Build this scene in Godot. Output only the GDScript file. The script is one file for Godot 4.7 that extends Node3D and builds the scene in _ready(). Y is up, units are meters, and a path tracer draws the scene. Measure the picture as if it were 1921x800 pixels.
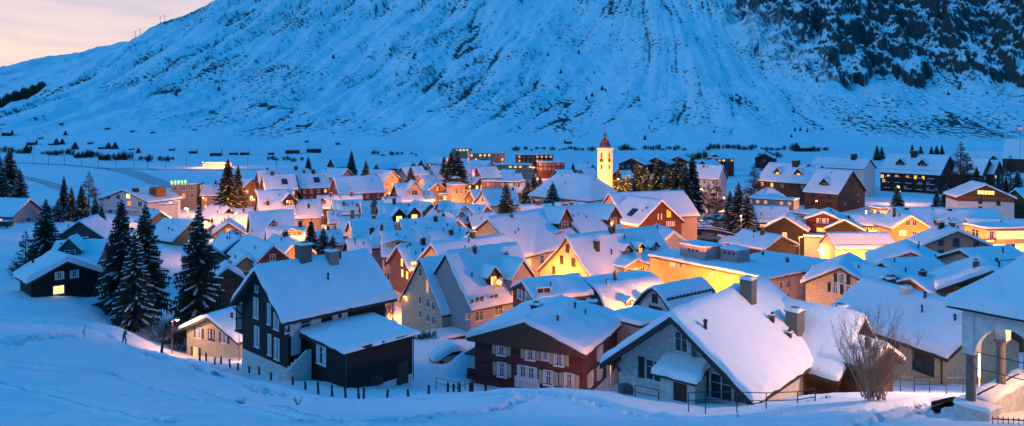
extends Node3D

# The place: an alpine village on a valley floor (height 0), seen from a snowy hillside 35 m above it.
const F := 1400.0
const HY := 225.0
const CX := 960.5
const H := 35.0
var rng := RandomNumberGenerator.new()
var M := {}
var taken := {}

func pt(px: float, py: float, d: float) -> Vector3:
	return Vector3((px - CX) / F * d, H - (py - HY) / F * d, -d)

func numbered(n: String) -> String:
	if not taken.has(n):
		taken[n] = 0
		return n
	taken[n] += 1
	return "%s_%03d" % [n, taken[n]]

func tag(o: Node, label: String, category: String, group := "", kind := "") -> void:
	if label != "": o.set_meta("label", label)
	if category != "": o.set_meta("category", category)
	if group != "": o.set_meta("group", group)
	if kind != "": o.set_meta("kind", kind)

func thing(called: String, at: Vector3, turn: float, label: String, category: String, group := "") -> Node3D:
	var o := Node3D.new()
	o.name = numbered(called)
	add_child(o)
	o.position = at
	o.rotation.y = turn
	tag(o, label, category, group)
	return o

func mesh_of(called: String, m: Mesh, mat: Material, parent: Node, at := Transform3D.IDENTITY) -> MeshInstance3D:
	var o := MeshInstance3D.new()
	o.name = called if parent != self else numbered(called)
	o.mesh = m
	o.material_override = mat
	o.transform = at
	parent.add_child(o, true)
	return o

func copy_of(o: Node3D, at: Vector3, turn: float, sc: Vector3, label: String, called := "") -> Node3D:
	var c: Node3D = o.duplicate()
	c.name = numbered(called if called != "" else String(o.get_meta("base_name", o.name)))
	add_child(c)
	c.visible = true
	c.position = at
	c.rotation = Vector3(0, turn, 0)
	c.scale = sc
	c.set_meta("label", label)
	return c

# ---------- shape helpers (all add to a SurfaceTool) ----------
func flat() -> SurfaceTool:
	var st := SurfaceTool.new()
	st.begin(Mesh.PRIMITIVE_TRIANGLES)
	st.set_smooth_group(-1)
	return st

func done(st: SurfaceTool) -> ArrayMesh:
	st.generate_normals()
	return st.commit()

func tri(st: SurfaceTool, a: Vector3, b: Vector3, c: Vector3) -> void:
	st.add_vertex(a); st.add_vertex(c); st.add_vertex(b)

func quad(st: SurfaceTool, a: Vector3, b: Vector3, c: Vector3, d: Vector3) -> void:
	tri(st, a, b, c)
	tri(st, a, c, d)

func box(st: SurfaceTool, lo: Vector3, hi: Vector3) -> void:
	var p := []
	for i in 8:
		p.append(Vector3(hi.x if i & 1 else lo.x, hi.y if i & 2 else lo.y, hi.z if i & 4 else lo.z))
	quad(st, p[4], p[5], p[7], p[6])
	quad(st, p[1], p[0], p[2], p[3])
	quad(st, p[5], p[1], p[3], p[7])
	quad(st, p[0], p[4], p[6], p[2])
	quad(st, p[6], p[7], p[3], p[2])
	quad(st, p[0], p[1], p[5], p[4])

func box_mesh(lo: Vector3, hi: Vector3) -> ArrayMesh:
	var st := flat()
	box(st, lo, hi)
	return done(st)

# a closed prism: outline in (u, y) extruded from w0 to w1; ax 0: outline in (z, y) along x, ax 1: outline in (x, y) along z
func prism(st: SurfaceTool, line: PackedVector2Array, w0: float, w1: float, ax: int) -> void:
	var f := func(p: Vector2, w: float) -> Vector3: return Vector3(w, p.y, p.x) if ax == 0 else Vector3(p.x, p.y, w)
	var n := line.size()
	for i in n:
		var a := line[i]
		var b := line[(i + 1) % n]
		quad(st, f.call(a, w0), f.call(b, w0), f.call(b, w1), f.call(a, w1))
	var t := Geometry2D.triangulate_polygon(line)
	for i in range(0, t.size(), 3):
		tri(st, f.call(line[t[i]], w0), f.call(line[t[i + 1]], w0), f.call(line[t[i + 2]], w0))
		tri(st, f.call(line[t[i]], w1), f.call(line[t[i + 2]], w1), f.call(line[t[i + 1]], w1))

func tube(st: SurfaceTool, a: Vector3, b: Vector3, ra: float, rb: float, n := 6, caps := true) -> void:
	var dirv := (b - a).normalized()
	var s := dirv.cross(Vector3.UP if absf(dirv.y) < 0.9 else Vector3.RIGHT).normalized()
	var t := dirv.cross(s)
	for i in n:
		var a0 := TAU * i / n
		var a1 := TAU * (i + 1) / n
		var u0 := s * cos(a0) + t * sin(a0)
		var u1 := s * cos(a1) + t * sin(a1)
		if rb > 0.0001:
			quad(st, a + u0 * ra, a + u1 * ra, b + u1 * rb, b + u0 * rb)
		else:
			tri(st, a + u0 * ra, a + u1 * ra, b)
		if caps:
			tri(st, a + u1 * ra, a + u0 * ra, a)
			if rb > 0.0001: tri(st, b + u0 * rb, b + u1 * rb, b)

# turned profile: list of (radius, y)
func lathe(st: SurfaceTool, prof: PackedVector2Array, n := 16, at := Vector3.ZERO, sq := 0.0) -> void:
	for k in prof.size() - 1:
		for i in n:
			var a0 := TAU * (i + sq) / n
			var a1 := TAU * (i + 1 + sq) / n
			var p := prof[k]
			var q := prof[k + 1]
			quad(st, at + Vector3(cos(a0) * p.x, p.y, sin(a0) * p.x), at + Vector3(cos(a1) * p.x, p.y, sin(a1) * p.x), at + Vector3(cos(a1) * q.x, q.y, sin(a1) * q.x), at + Vector3(cos(a0) * q.x, q.y, sin(a0) * q.x))

func grid_mesh(rows: int, cols: int, verts: PackedVector3Array, colors := PackedColorArray()) -> ArrayMesh:
	var normals := PackedVector3Array()
	normals.resize(verts.size())
	for r in rows:
		for c in cols:
			var i := r * cols + c
			var dx := verts[i + (1 if c < cols - 1 else 0)] - verts[i - (1 if c > 0 else 0)]
			var dy := verts[i + (cols if r < rows - 1 else 0)] - verts[i - (cols if r > 0 else 0)]
			var nn := dx.cross(dy).normalized()
			normals[i] = nn if nn.y >= 0 else -nn
	var idx := PackedInt32Array()
	idx.resize((rows - 1) * (cols - 1) * 6)
	var k := 0
	var flip := (verts[1] - verts[0]).cross(verts[cols] - verts[0]).y < 0.0
	for r in rows - 1:
		for c in cols - 1:
			var i := r * cols + c
			if flip:
				idx[k] = i; idx[k + 1] = i + 1; idx[k + 2] = i + cols
				idx[k + 3] = i + 1; idx[k + 4] = i + cols + 1; idx[k + 5] = i + cols
				k += 6
				continue
			idx[k] = i; idx[k + 1] = i + cols; idx[k + 2] = i + 1
			idx[k + 3] = i + 1; idx[k + 4] = i + cols; idx[k + 5] = i + cols + 1
			k += 6
	var arr := []
	arr.resize(Mesh.ARRAY_MAX)
	arr[Mesh.ARRAY_VERTEX] = verts
	arr[Mesh.ARRAY_NORMAL] = normals
	if colors.size(): arr[Mesh.ARRAY_COLOR] = colors
	arr[Mesh.ARRAY_INDEX] = idx
	var m := ArrayMesh.new()
	m.add_surface_from_arrays(Mesh.PRIMITIVE_TRIANGLES, arr)
	return m

# ---------- materials ----------
func lin(r: float, g: float, b: float) -> Color:
	return Color(r, g, b).linear_to_srgb()

func noise_tex(sz: int, freq: float, seed_: int, lo: Color, hi: Color, octs := 4, kind := FastNoiseLite.TYPE_SIMPLEX_SMOOTH) -> ImageTexture:
	var n := FastNoiseLite.new()
	n.seed = seed_
	n.noise_type = kind
	n.frequency = freq
	n.fractal_octaves = octs
	var im := n.get_seamless_image(sz, sz)
	im.convert(Image.FORMAT_RGB8)
	for y in sz:
		for x in sz:
			var v := im.get_pixel(x, y).r
			im.set_pixel(x, y, lo.lerp(hi, v))
	return ImageTexture.create_from_image(im)

func mat(name_: String, c: Color, rough := 0.85, tex: Texture2D = null, scale_ := 0.3, bump: Texture2D = null, bump_cm := 0.0) -> StandardMaterial3D:
	var m := StandardMaterial3D.new()
	m.resource_name = name_
	m.albedo_color = c
	m.roughness = rough
	if tex or bump:
		m.uv1_triplanar = true
		m.uv1_scale = Vector3.ONE * scale_
		if tex: m.albedo_texture = tex
		if bump:
			m.heightmap_enabled = true
			m.heightmap_texture = bump
			m.heightmap_scale = bump_cm
	M[name_] = m
	return m

func glow(name_: String, c: Color, e: float) -> StandardMaterial3D:
	var m := StandardMaterial3D.new()
	m.resource_name = name_
	m.albedo_color = Color(0.1, 0.08, 0.05)
	m.roughness = 0.3
	m.emission_enabled = true
	m.emission = c
	m.emission_energy_multiplier = e
	M[name_] = m
	return m

func materials() -> void:
	var grain := noise_tex(256, 0.02, 3, Color(0.80, 0.80, 0.80), Color(1, 1, 1), 5)
	var snow_b := noise_tex(512, 0.012, 5, Color(0, 0, 0), Color(1, 1, 1), 5)
	# planks: long streaks with darker seams that run along y
	var im := Image.create(256, 256, false, Image.FORMAT_RGB8)
	var r2 := RandomNumberGenerator.new()
	r2.seed = 8
	var tone := []
	for i in 16: tone.append(r2.randf_range(0.68, 1.0))
	var nz := FastNoiseLite.new()
	nz.frequency = 0.05
	for y in 256:
		for x in 256:
			var v: float = tone[y / 16] * (0.9 + 0.12 * nz.get_noise_2d(x * 0.25, y * 4.0))
			if y % 16 == 0: v *= 0.55
			im.set_pixel(x, y, Color(v, v, v))
	var planks := ImageTexture.create_from_image(im)
	var snow_t := noise_tex(256, 0.01, 21, Color(0.955, 0.96, 0.965), Color(1, 1, 1), 4)
	mat("snow", lin(0.86, 0.87, 0.88), 0.9, snow_t, 0.25, snow_b, 5.0)
	mat("roof_snow", lin(0.86, 0.87, 0.88), 0.9, snow_t, 0.3, snow_b, 4.0)
	var ms := mat("mountain", Color(1, 1, 1), 0.95)
	ms.vertex_color_use_as_albedo = true
	for c in [["white", 0.74, 0.71, 0.67], ["cream", 0.68, 0.54, 0.34], ["yellow", 0.66, 0.50, 0.17], ["beige", 0.56, 0.46, 0.31], ["ochre", 0.48, 0.30, 0.11], ["grey", 0.38, 0.37, 0.37],
			["lilac", 0.46, 0.37, 0.37], ["pink", 0.52, 0.36, 0.31], ["salmon", 0.50, 0.24, 0.15], ["red", 0.36, 0.06, 0.035], ["tan", 0.42, 0.30, 0.19], ["concrete", 0.28, 0.27, 0.25], ["slate", 0.10, 0.11, 0.12], ["plum", 0.16, 0.085, 0.085]]:
		mat(c[0], lin(c[1], c[2], c[3]), 0.9, grain, 0.35, grain, 0.6)
	for c in [["black_wood", 0.010, 0.009, 0.009], ["brown_wood", 0.15, 0.038, 0.032], ["dark_wood", 0.06, 0.03, 0.02], ["wood", 0.15, 0.065, 0.028], ["orange_wood", 0.30, 0.13, 0.045], ["red_wood", 0.20, 0.035, 0.02]]:
		mat(c[0], lin(c[1], c[2], c[3]), 0.8, planks, 0.33, planks, 1.2)
	mat("trim_white", lin(0.66, 0.66, 0.66), 0.6)
	mat("trim_dark", lin(0.025, 0.022, 0.022), 0.7)
	mat("trim_brown", lin(0.07, 0.035, 0.02), 0.7)
	mat("shutter_cream", lin(0.42, 0.36, 0.26), 0.7)
	mat("shutter_brown", lin(0.06, 0.022, 0.016), 0.7)
	mat("shutter_blue", lin(0.05, 0.07, 0.09), 0.7)
	mat("glass_dark", lin(0.03, 0.035, 0.04), 0.06)
	mat("curtain", lin(0.55, 0.55, 0.54), 0.8)
	mat("pale_twig", lin(0.30, 0.20, 0.13), 0.9)
	mat("copper", lin(0.13, 0.035, 0.028), 0.6)
	mat("metal", lin(0.03, 0.03, 0.033), 0.5)
	mat("steel", lin(0.16, 0.16, 0.16), 0.5)
	mat("brick", lin(0.12, 0.05, 0.04), 0.9, grain, 0.8)
	mat("stone", lin(0.16, 0.15, 0.14), 0.9, grain, 0.8, grain, 2.0)
	mat("bark", lin(0.035, 0.024, 0.018), 0.95, grain, 0.8, grain, 2.0)
	mat("twig", lin(0.06, 0.035, 0.024), 0.95)
	mat("larch_twig", lin(0.07, 0.04, 0.028), 0.95)
	var nd := mat("needles", lin(0.020, 0.032, 0.021), 0.9)
	nd.backlight_enabled = true
	nd.backlight = lin(0.012, 0.02, 0.012)
	mat("water", lin(0.01, 0.014, 0.02), 0.12)
	mat("ice_road", lin(0.60, 0.61, 0.63), 0.8, grain, 0.2)
	glow("lit_warm", lin(1.0, 0.50, 0.075), 1.5)
	glow("lit_bright", lin(1.0, 0.62, 0.14), 2.6)
	glow("lit_orange", lin(1.0, 0.30, 0.03), 1.1)
	glow("lit_lamp", lin(1.0, 0.55, 0.15), 12.0)
	glow("lit_string", lin(1.0, 0.45, 0.08), 3.5)
	glow("neon_green", lin(0.45, 1.0, 0.14), 1.6)
	glow("neon_pink", lin(1.0, 0.35, 0.55), 1.8)
	glow("lit_red", lin(1.0, 0.02, 0.01), 3.0)
	mat("sign_red", lin(0.40, 0.02, 0.015), 0.5)

# ---------- terrain ----------
var CP := []      # control points (x, distance) and height
var CW := []
var tn := FastNoiseLite.new()
var tn2 := FastNoiseLite.new()
var RIVER := [Vector2(104, 372), Vector2(93, 335), Vector2(84, 300), Vector2(76, 278), Vector2(66, 258), Vector2(60, 240), Vector2(56, 222), Vector2(54, 195)]

func prepare_ground() -> void:
	tn.seed = 11
	tn.frequency = 1.0
	tn.fractal_octaves = 4
	tn2.seed = 12
	tn2.frequency = 1.0
	tn2.fractal_octaves = 2
	for c in [[0, 800, 26], [0, 700, 42], [0, 620, 66], [0, 560, 95], [150, 800, 25], [300, 772, 30], [300, 720, 46], [300, 682, 64], [200, 640, 77], [100, 592, 92], [240, 618, 90], [60, 530, 118], [180, 568, 100],
			[450, 800, 27], [620, 800, 29], [560, 762, 40], [420, 736, 54], [400, 692, 70], [480, 715, 66], [620, 742, 58], [700, 752, 55], [880, 742, 51], [530, 712, 67], [660, 738, 61], [785, 722, 67], [850, 692, 82], [930, 690, 85],
			[1000, 739, 48], [1110, 737, 48], [960, 800, 33], [1200, 800, 33], [1170, 740, 55], [1290, 772, 47], [1420, 770, 44], [1520, 752, 46], [1500, 800, 33], [1650, 742, 43], [1750, 752, 42], [1650, 800, 31], [1800, 790, 33], [1910, 800, 30],
			[1700, 722, 60], [1810, 722, 60], [790, 618, 120], [345, 679, 86], [440, 662, 90], [300, 655, 94]]:
		var p := pt(c[0], c[1], c[2])
		CP.append(Vector3(p.x, c[2], p.y))
	for c in [[0, 0, 33.2], [-25, 0, 32.5], [25, 0, 31.5], [0, -40, 44], [-70, -30, 42], [70, -30, 40], [-70, 30, 24], [-90, 70, 16], [70, 40, 19], [85, 60, 13], [47, 107, 5], [85, 112, 4], [62, 85, 9], [120, 100, 6], [10, 110, 2.5], [25, 95, 5], [-2, 78, 7.6], [8, 72, 8.0],
			[-40, 150, 1], [0, 150, 0], [40, 150, 0], [90, 160, 0], [140, 170, 0], [0, 200, 0], [60, 210, 0], [120, 240, 0], [-50, 210, 1], [-110, 190, 8.5], [-82, 187, 5], [-64, 150, 5], [-120, 150, 12], [-160, 230, 7], [-45, 122, 3], [-20, 102, 4.5], [-80, 120, 8.6], [0, 280, 0], [-100, 280, 2], [100, 290, 0]]:
		CP.append(Vector3(c[0], c[1], c[2]))
	# solve the multiquadric weights (plus a constant) by elimination
	var n := CP.size()
	var A := []
	for i in n:
		var row := PackedFloat64Array()
		row.resize(n + 1)
		for j in n:
			row[j] = phi(CP[i].x - CP[j].x, CP[i].y - CP[j].y)
		row[i] += 0.4 * (1 if i > -1 else 0) * -1.0
		row[n] = CP[i].z
		A.append(row)
	for i in n:
		var best := i
		for r in range(i, n):
			if absf(A[r][i]) > absf(A[best][i]): best = r
		var t = A[i]; A[i] = A[best]; A[best] = t
		for r in range(i + 1, n):
			var f: float = A[r][i] / A[i][i]
			if f != 0.0:
				var ri: PackedFloat64Array = A[r]
				var pi: PackedFloat64Array = A[i]
				for c in range(i, n + 1): ri[c] -= f * pi[c]
				A[r] = ri
	CW.resize(n)
	for i in range(n - 1, -1, -1):
		var s: float = A[i][n]
		for c in range(i + 1, n): s -= A[i][c] * CW[c]
		CW[i] = s / A[i][i]

func phi(dx: float, dy: float) -> float:
	return sqrt(dx * dx + dy * dy + 25.0)

func gy(x: float, d: float) -> float:
	var y := 0.0
	if d < 330.0:
		var cx := clampf(x, -190, 190)
		for i in CP.size():
			var c: Vector3 = CP[i]
			var dx := cx - c.x
			var dy := d - c.y
			y += CW[i] * sqrt(dx * dx + dy * dy + 25.0)
		y = lerpf(y, 0.0, smoothstep(240.0, 330.0, d))
		if d > 105.0: y = maxf(y, -0.4 if x > -60 else y)
	if d > 190.0 and d < 385.0 and x > 40 and x < 120:
		y -= 3.2 * (1.0 - smoothstep(3.5, 9.0, river_dist(x, d)))
	return y

func river_dist(x: float, d: float) -> float:
	var best := 1e9
	for i in RIVER.size() - 1:
		var q := Geometry2D.get_closest_point_to_segment(Vector2(x, d), RIVER[i], RIVER[i + 1])
		best = minf(best, q.distance_to(Vector2(x, d)))
	return best

func bumps(x: float, d: float) -> float:
	var y := 0.13 * tn.get_noise_2d(x * 0.25, d * 0.25) + 0.07 * tn.get_noise_2d(x * 0.12 + d * 0.35, d * 0.9) + 0.34 * tn2.get_noise_2d(x * 0.05 + 40, d * 0.05)
	if d > 330: return y * 1.5 + 1.1 * tn2.get_noise_2d(x * 0.012, d * 0.012) * smoothstep(600, 900, d)
	return y

func put_on(px: float, d: float) -> Vector3:
	var x := (px - CX) / F * d
	return Vector3(x, gy(x, d), -d)

# rays of a pixel row on to the flat valley floor
func floor_at(px: float, py: float, y := 0.0) -> Vector3:
	return pt(px, py, F * (H - y) / (py - HY))

var mn := FastNoiseLite.new()
var mr := FastNoiseLite.new()
func mountain_y(x: float, d: float) -> float:
	var d0 := 955.0 + 25.0 * mn.get_noise_2d(x * 0.004, 3.0) + 60.0 * smoothstep(300, 800, x)
	var t := d - d0
	if t < 0.0: return 0.0
	var front := 0.10 * t + 0.00056 * t * t if t < 460.0 else 0.10 * 460 + 0.00056 * 460 * 460 + 0.615 * (t - 460.0)
	front *= lerpf(0.25, 1.0, smoothstep(-1000.0, -700.0, x))
	var q := x - 0.42 * t * (1.0 - smoothstep(200, 500, x))
	var up := smoothstep(30.0, 320.0, t)
	# spurs and gullies run down the fall line
	var g1 := absf(mr.get_noise_2d(q * 0.0075, t * 0.0011))
	var g2 := absf(mr.get_noise_2d(q * 0.021 + 50, t * 0.0034))
	var soft := 1.0 - 0.62 * smoothstep(-60.0, 160.0, x)
	front += up * (30.0 * g1 * soft + 7.5 * g2 * soft - 9.0 * soft)
	front += up * 16.0 * mn.get_noise_2d(x * 0.006, t * 0.006) + up * 2.4 * mn.get_noise_2d(x * 0.05, d * 0.05)
	# cliffs on the upper slope to the east: buttresses split by snow gullies
	var cl := smoothstep(490.0, 640.0, x + 0.35 * (t - 300.0) + 110.0 * mn.get_noise_2d(x * 0.006 + 9, t * 0.006))
	if cl > 0.0:
		var line := 345.0 + 70.0 * mn.get_noise_2d(x * 0.007, 77.0) + 45.0 * mn.get_noise_2d(x * 0.025, 17.0)
		var u := t - line
		if u > 0.0:
			var butt := 0.5 + 0.5 * mn.get_noise_2d(x * 0.013 + t * 0.004 + 3.0, t * 0.004)
			var steps := 0.0
			for k in 4:
				var w := 26.0 + 9.0 * k
				var at := 50.0 * k + 55.0 * mn.get_noise_2d(x * 0.009 + 13.0 * k, t * 0.006 + 5.0 * k) + 14.0 * mn.get_noise_2d(x * 0.04, 3.0 * k)
				steps += 21.0 * smoothstep(at, at + w * 0.4, u) * smoothstep(-0.35, 0.15, mn.get_noise_2d(x * 0.012 + 40.0 * k, t * 0.01))
			front += cl * (steps * (0.45 + 0.9 * butt) + 16.0 * butt * smoothstep(0.0, 30.0, u) + 5.0 * mn.get_noise_2d(x * 0.07 + t * 0.05, t * 0.06) * smoothstep(0.0, 20.0, u))
	var cap := 50.0 + 0.85 * (x + 960.0) + 9.0 * mn.get_noise_2d(x * 0.01, 5.0)
	var k := clampf(0.5 + 0.5 * (cap - front) / 22.0, 0.0, 1.0)
	return lerpf(cap, front, k) - 22.0 * k * (1.0 - k)

func far_y(x: float, dd: float) -> float:
	var crest := 293.0 + 0.22 * (x + 2607.0) + 22.0 * mn.get_noise_2d(x * 0.002, 8.0) + 12.0 * mn.get_noise_2d(x * 0.012, 8.0)
	var k := clampf((dd - 2550.0) / 1250.0, 0.0, 1.0)
	return crest * pow(k, 0.9) * (1.0 - 0.3 * smoothstep(3900.0, 4700.0, dd)) + 30.0 * mn.get_noise_2d((x - dd * 0.4) * 0.006, dd * 0.001) * k + 6.0 * mn.get_noise_2d(x * 0.03, dd * 0.03) * k

func build_ground() -> void:
	# one sheet: fine rings near the viewer, coarser ones far out; it runs on behind the viewer up the hillside
	var rows := 530
	var cols := 340
	var v := PackedVector3Array()
	v.resize(rows * cols)
	var ds := PackedFloat32Array()
	var d := 14.0
	for r in rows:
		ds.append(d)
		d *= 1.006 if r < 285 else 1.0112
		if d > 1010.0: d = 1010.0 + r * 0.01
	for r in rows:
		for c in cols:
			var u := lerpf(-0.86, 0.86, c / (cols - 1.0))
			var x := ds[r] * u
			var y := gy(x, ds[r]) + bumps(x, ds[r])
			if ds[r] < 110: y += tracks(x, ds[r])
			v[r * cols + c] = Vector3(x, y, -ds[r])
	var o := mesh_of("ground", grid_mesh(rows, cols, v), M.snow, self)
	tag(o, "", "", "", "structure")
	# the hillside beside and behind the viewer
	rows = 60; cols = 60
	v = PackedVector3Array()
	for r in rows:
		for c in cols:
			var x := lerpf(-160.0, 160.0, c / (cols - 1.0))
			var dd := lerpf(-120.0, 200.0, r / (rows - 1.0))
			var y := gy(x, clampf(dd, -45, 200)) + (0.12 * (-45 - dd) if dd < -45 else 0.0)
			if dd > 13.0 and absf(x) < dd * 0.84 : y -= 3.0
			v.append(Vector3(x, y, -dd))
	o = mesh_of("hillside", grid_mesh(rows, cols, v), M.snow, self)
	tag(o, "", "", "", "structure")

# trodden paths and ski tracks pressed into the snow
var TR := []
func tracks(x: float, d: float) -> float:
	var y := 0.0
	for t in TR:
		var p: PackedVector2Array = t[0]
		if x < t[3].x or x > t[3].y or d < t[3].z or d > t[3].w: continue
		var best := 1e9
		for i in p.size() - 1:
			var q := Geometry2D.get_closest_point_to_segment(Vector2(x, d), p[i], p[i + 1])
			best = minf(best, q.distance_squared_to(Vector2(x, d)))
		best = sqrt(best)
		if best < t[1] * 1.8:
			var rough: float = t[2]
			y -= (0.34 + rough * (0.5 * tn.get_noise_2d(x * 0.9, d * 0.9) + 0.55 * tn2.get_noise_2d(x * 2.3, d * 1.7))) * (1.0 - smoothstep(t[1] * 0.6, t[1] * 1.3, best)) - 0.16 * exp(-pow((best - t[1] * 1.4) / (t[1] * 0.3), 2.0))
	return y

func prepare_tracks() -> void:
	for t in [[[[0, 655, 58], [150, 640, 74], [232, 645, 80], [330, 690, 68], [420, 712, 64], [520, 735, 58], [660, 762, 51], [800, 770, 47], [960, 752, 47], [1100, 760, 45], [1250, 785, 39]], 1.1, 1.0],
			[[[330, 668, 78], [400, 700, 66], [470, 728, 60], [600, 770, 46]], 0.8, 0.9],
			[[[1250, 785, 40], [1400, 790, 38], [1560, 780, 38], [1680, 765, 39], [1770, 755, 41]], 0.9, 1.0],
			[[[1600, 800, 31], [1700, 780, 36], [1760, 770, 38]], 0.6, 1.0],
			[[[0, 690, 48], [200, 715, 48], [420, 770, 36], [560, 800, 30]], 0.35, 0.1],
			[[[0, 675, 51], [200, 695, 54], [380, 740, 46], [620, 800, 31]], 0.3, 0.1],
			[[[0, 600, 78], [150, 612, 84], [240, 640, 82]], 0.4, 0.2],
			[[[0, 730, 37], [150, 755, 33], [300, 790, 27]], 0.3, 0.1],
			[[[700, 800, 30], [860, 778, 37], [1000, 750, 46]], 0.5, 1.0]]:
		var p := PackedVector2Array()
		var lo := Vector2(1e9, 1e9)
		var hi := -lo
		for c in t[0]:
			var q := Vector2((c[0] - CX) / F * c[2], c[2])
			p.append(q)
			lo = lo.min(q); hi = hi.max(q)
		var w: float = t[1] * 2
		TR.append([p, t[1], t[2], Vector4(lo.x - w, hi.x + w, lo.y - w, hi.y + w)])

func build_mountain() -> void:
	mn.seed = 31; mn.frequency = 1.0; mn.fractal_octaves = 4
	mr.seed = 33; mr.frequency = 1.0; mr.fractal_octaves = 3
	var rows := 400
	var cols := 900
	var v := PackedVector3Array()
	v.resize(rows * cols)
	var ds := PackedFloat32Array()
	for r in rows:
		var t := r / (rows - 1.0)
		ds.append(930.0 + 760.0 * t + 900.0 * pow(maxf(0.0, t - 0.86) / 0.14, 2.0))
	for r in rows:
		for c in cols:
			var u := lerpf(-0.80, 0.80, c / (cols - 1.0))
			var x := ds[r] * u
			v[r * cols + c] = Vector3(x, mountain_y(x, ds[r]) + (-0.6 if r == 0 else 0.0) + bumps(x, ds[r]) * 0.8 - 0.25, -ds[r])
	var col := PackedColorArray()
	col.resize(rows * cols)
	var pn := FastNoiseLite.new()
	pn.seed = 41; pn.frequency = 1.0; pn.fractal_octaves = 3
	var snow := Color(0.86, 0.87, 0.88)
	for r in rows:
		for c in cols:
			var i := r * cols + c
			var p := v[i]
			var d := -p.z
			var a := v[i + (1 if c < cols - 1 else 0)] - v[i - (1 if c > 0 else 0)]
			var b := v[i + (cols if r < rows - 1 else 0)] - v[i - (cols if r > 0 else 0)]
			var n := a.cross(b).normalized()
			var steep := 1.0 - absf(n.y)
			var t := d - 955.0
			var q := p.x - 0.42 * t * (1.0 - smoothstep(200, 500, p.x))
			# bare heath, scrub and rock that stick out of the snow, in bands across the slope and along gullies
			var fine := pn.get_noise_2d(p.x * 0.10, p.y * 0.26)
			var mid := pn.get_noise_2d(q * 0.012 + 7, t * 0.005)
			var patch := pn.get_noise_2d(p.x * 0.0035 + 20, p.y * 0.012)
			var gul := 1.0 - smoothstep(0.0, 0.10, absf(mr.get_noise_2d(q * 0.0075, t * 0.0011)))
			var gul2 := 1.0 - smoothstep(0.0, 0.07, absf(mr.get_noise_2d(q * 0.021 + 50, t * 0.0034)))
			var up := smoothstep(40, 160, t)
			var s := fine * 1.0 + 0.35 * mid + 0.45 * patch + 0.46 * gul * up * smoothstep(-0.15, 0.25, patch + 0.6 * mid + 0.12) + 0.22 * gul2 * up + smoothstep(0.17, 0.5, steep) * 0.35
			var talus := smoothstep(420, 560, p.x) * smoothstep(60, 130, t) * (1.0 - smoothstep(330, 420, t))
			s += 0.24 * talus
			var run := pn.get_noise_2d(q * 0.006 + 60, t * 0.0045)
			var cut1 := 1.0 - smoothstep(0.012, 0.034, absf(mr.get_noise_2d(q * 0.0075, t * 0.0011)))
			var cut2 := 1.0 - smoothstep(0.010, 0.026, absf(mr.get_noise_2d(q * 0.012 + 31, t * 0.0022 + 9)))
			var lower := smoothstep(25, 110, t) * (1.0 - smoothstep(330, 460, p.x))
			s += lower * (cut1 * smoothstep(-0.05, 0.2, run) * 0.55 + cut2 * smoothstep(0.0, 0.22, -run + 0.1) * 0.5)
			s -= 0.10
			var dark := smoothstep(0.44, 0.58, s) * up
			# rock faces: bare where the slope is too steep to hold snow
			var cl := smoothstep(500.0, 640.0, p.x + 0.35 * (t - 300.0) + 60.0 * fine)
			if cl > 0.0 and t > 190.0:
				var ledge := pn.get_noise_2d(p.x * 0.018 + p.y * 0.034, p.y * 0.045 - p.x * 0.016)
				var face := smoothstep(0.45, 0.51, steep + 0.24 * ledge + 0.09 * fine)
				dark = maxf(dark, face * cl)
			var rockc := Color(0.016, 0.016, 0.016).lerp(Color(0.055, 0.05, 0.046), clampf(0.5 + pn.get_noise_2d(p.x * 0.09 + 99, p.y * 0.09), 0, 1))
			col[i] = snow.lerp(rockc, dark * 0.97)
	var o := mesh_of("mountain", grid_mesh(rows, cols, v, col), M.mountain, self)
	tag(o, "", "", "", "structure")
	# the far range beyond the valley's end
	rows = 70; cols = 160
	v = PackedVector3Array(); col = PackedColorArray()
	for r in rows:
		for c in cols:
			var x := lerpf(-3600.0, -900.0, c / (cols - 1.0))
			var dd := lerpf(2500.0, 4700.0, r / (rows - 1.0))
			var y := far_y(x, dd)
			v.append(Vector3(x, y, -dd))
			var dk := smoothstep(0.25, 0.4, pn.get_noise_2d(x * 0.012, dd * 0.012)) * 0.3
			col.append(snow.lerp(Color(0.06, 0.06, 0.06), dk))
	o = mesh_of("mountain", grid_mesh(rows, cols, v, col), M.mountain, self)
	tag(o, "", "", "", "structure")

# ---------- houses ----------
var frame_cache := {}
var hn := FastNoiseLite.new()

func frame_mesh(w: float, h: float, bars: int, t := 0.09) -> ArrayMesh:
	var key := "%.1f_%.1f_%d" % [w, h, bars]
	if not frame_cache.has(key):
		var st := flat()
		var a := w / 2
		var b := h / 2
		box(st, Vector3(-a - t, -b - t, -0.04), Vector3(-a, b + t, 0.07))
		box(st, Vector3(a, -b - t, -0.04), Vector3(a + t, b + t, 0.07))
		box(st, Vector3(-a, b, -0.04), Vector3(a, b + t, 0.069))
		box(st, Vector3(-a, -b - t, -0.04), Vector3(a, -b, 0.069))
		for i in bars:
			var x := -a + w * (i + 1) / (bars + 1)
			box(st, Vector3(x - 0.035, -b, -0.03), Vector3(x + 0.035, b, 0.05))
		if bars > 0 and h > 0.9:
			box(st, Vector3(-a, b * 0.3 - 0.02, -0.03), Vector3(a, b * 0.3 + 0.02, 0.046))
		box(st, Vector3(-a - t * 1.6, -b - t * 1.7, -0.04), Vector3(a + t * 1.6, -b - t, 0.13))
		frame_cache[key] = done(st)
	return frame_cache[key]

func pane_mesh(w: float, h: float) -> ArrayMesh:
	var key := "p%.1f_%.1f" % [w, h]
	if not frame_cache.has(key):
		frame_cache[key] = box_mesh(Vector3(-w / 2, -h / 2, -0.03), Vector3(w / 2, h / 2, 0.012))
	return frame_cache[key]

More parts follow.
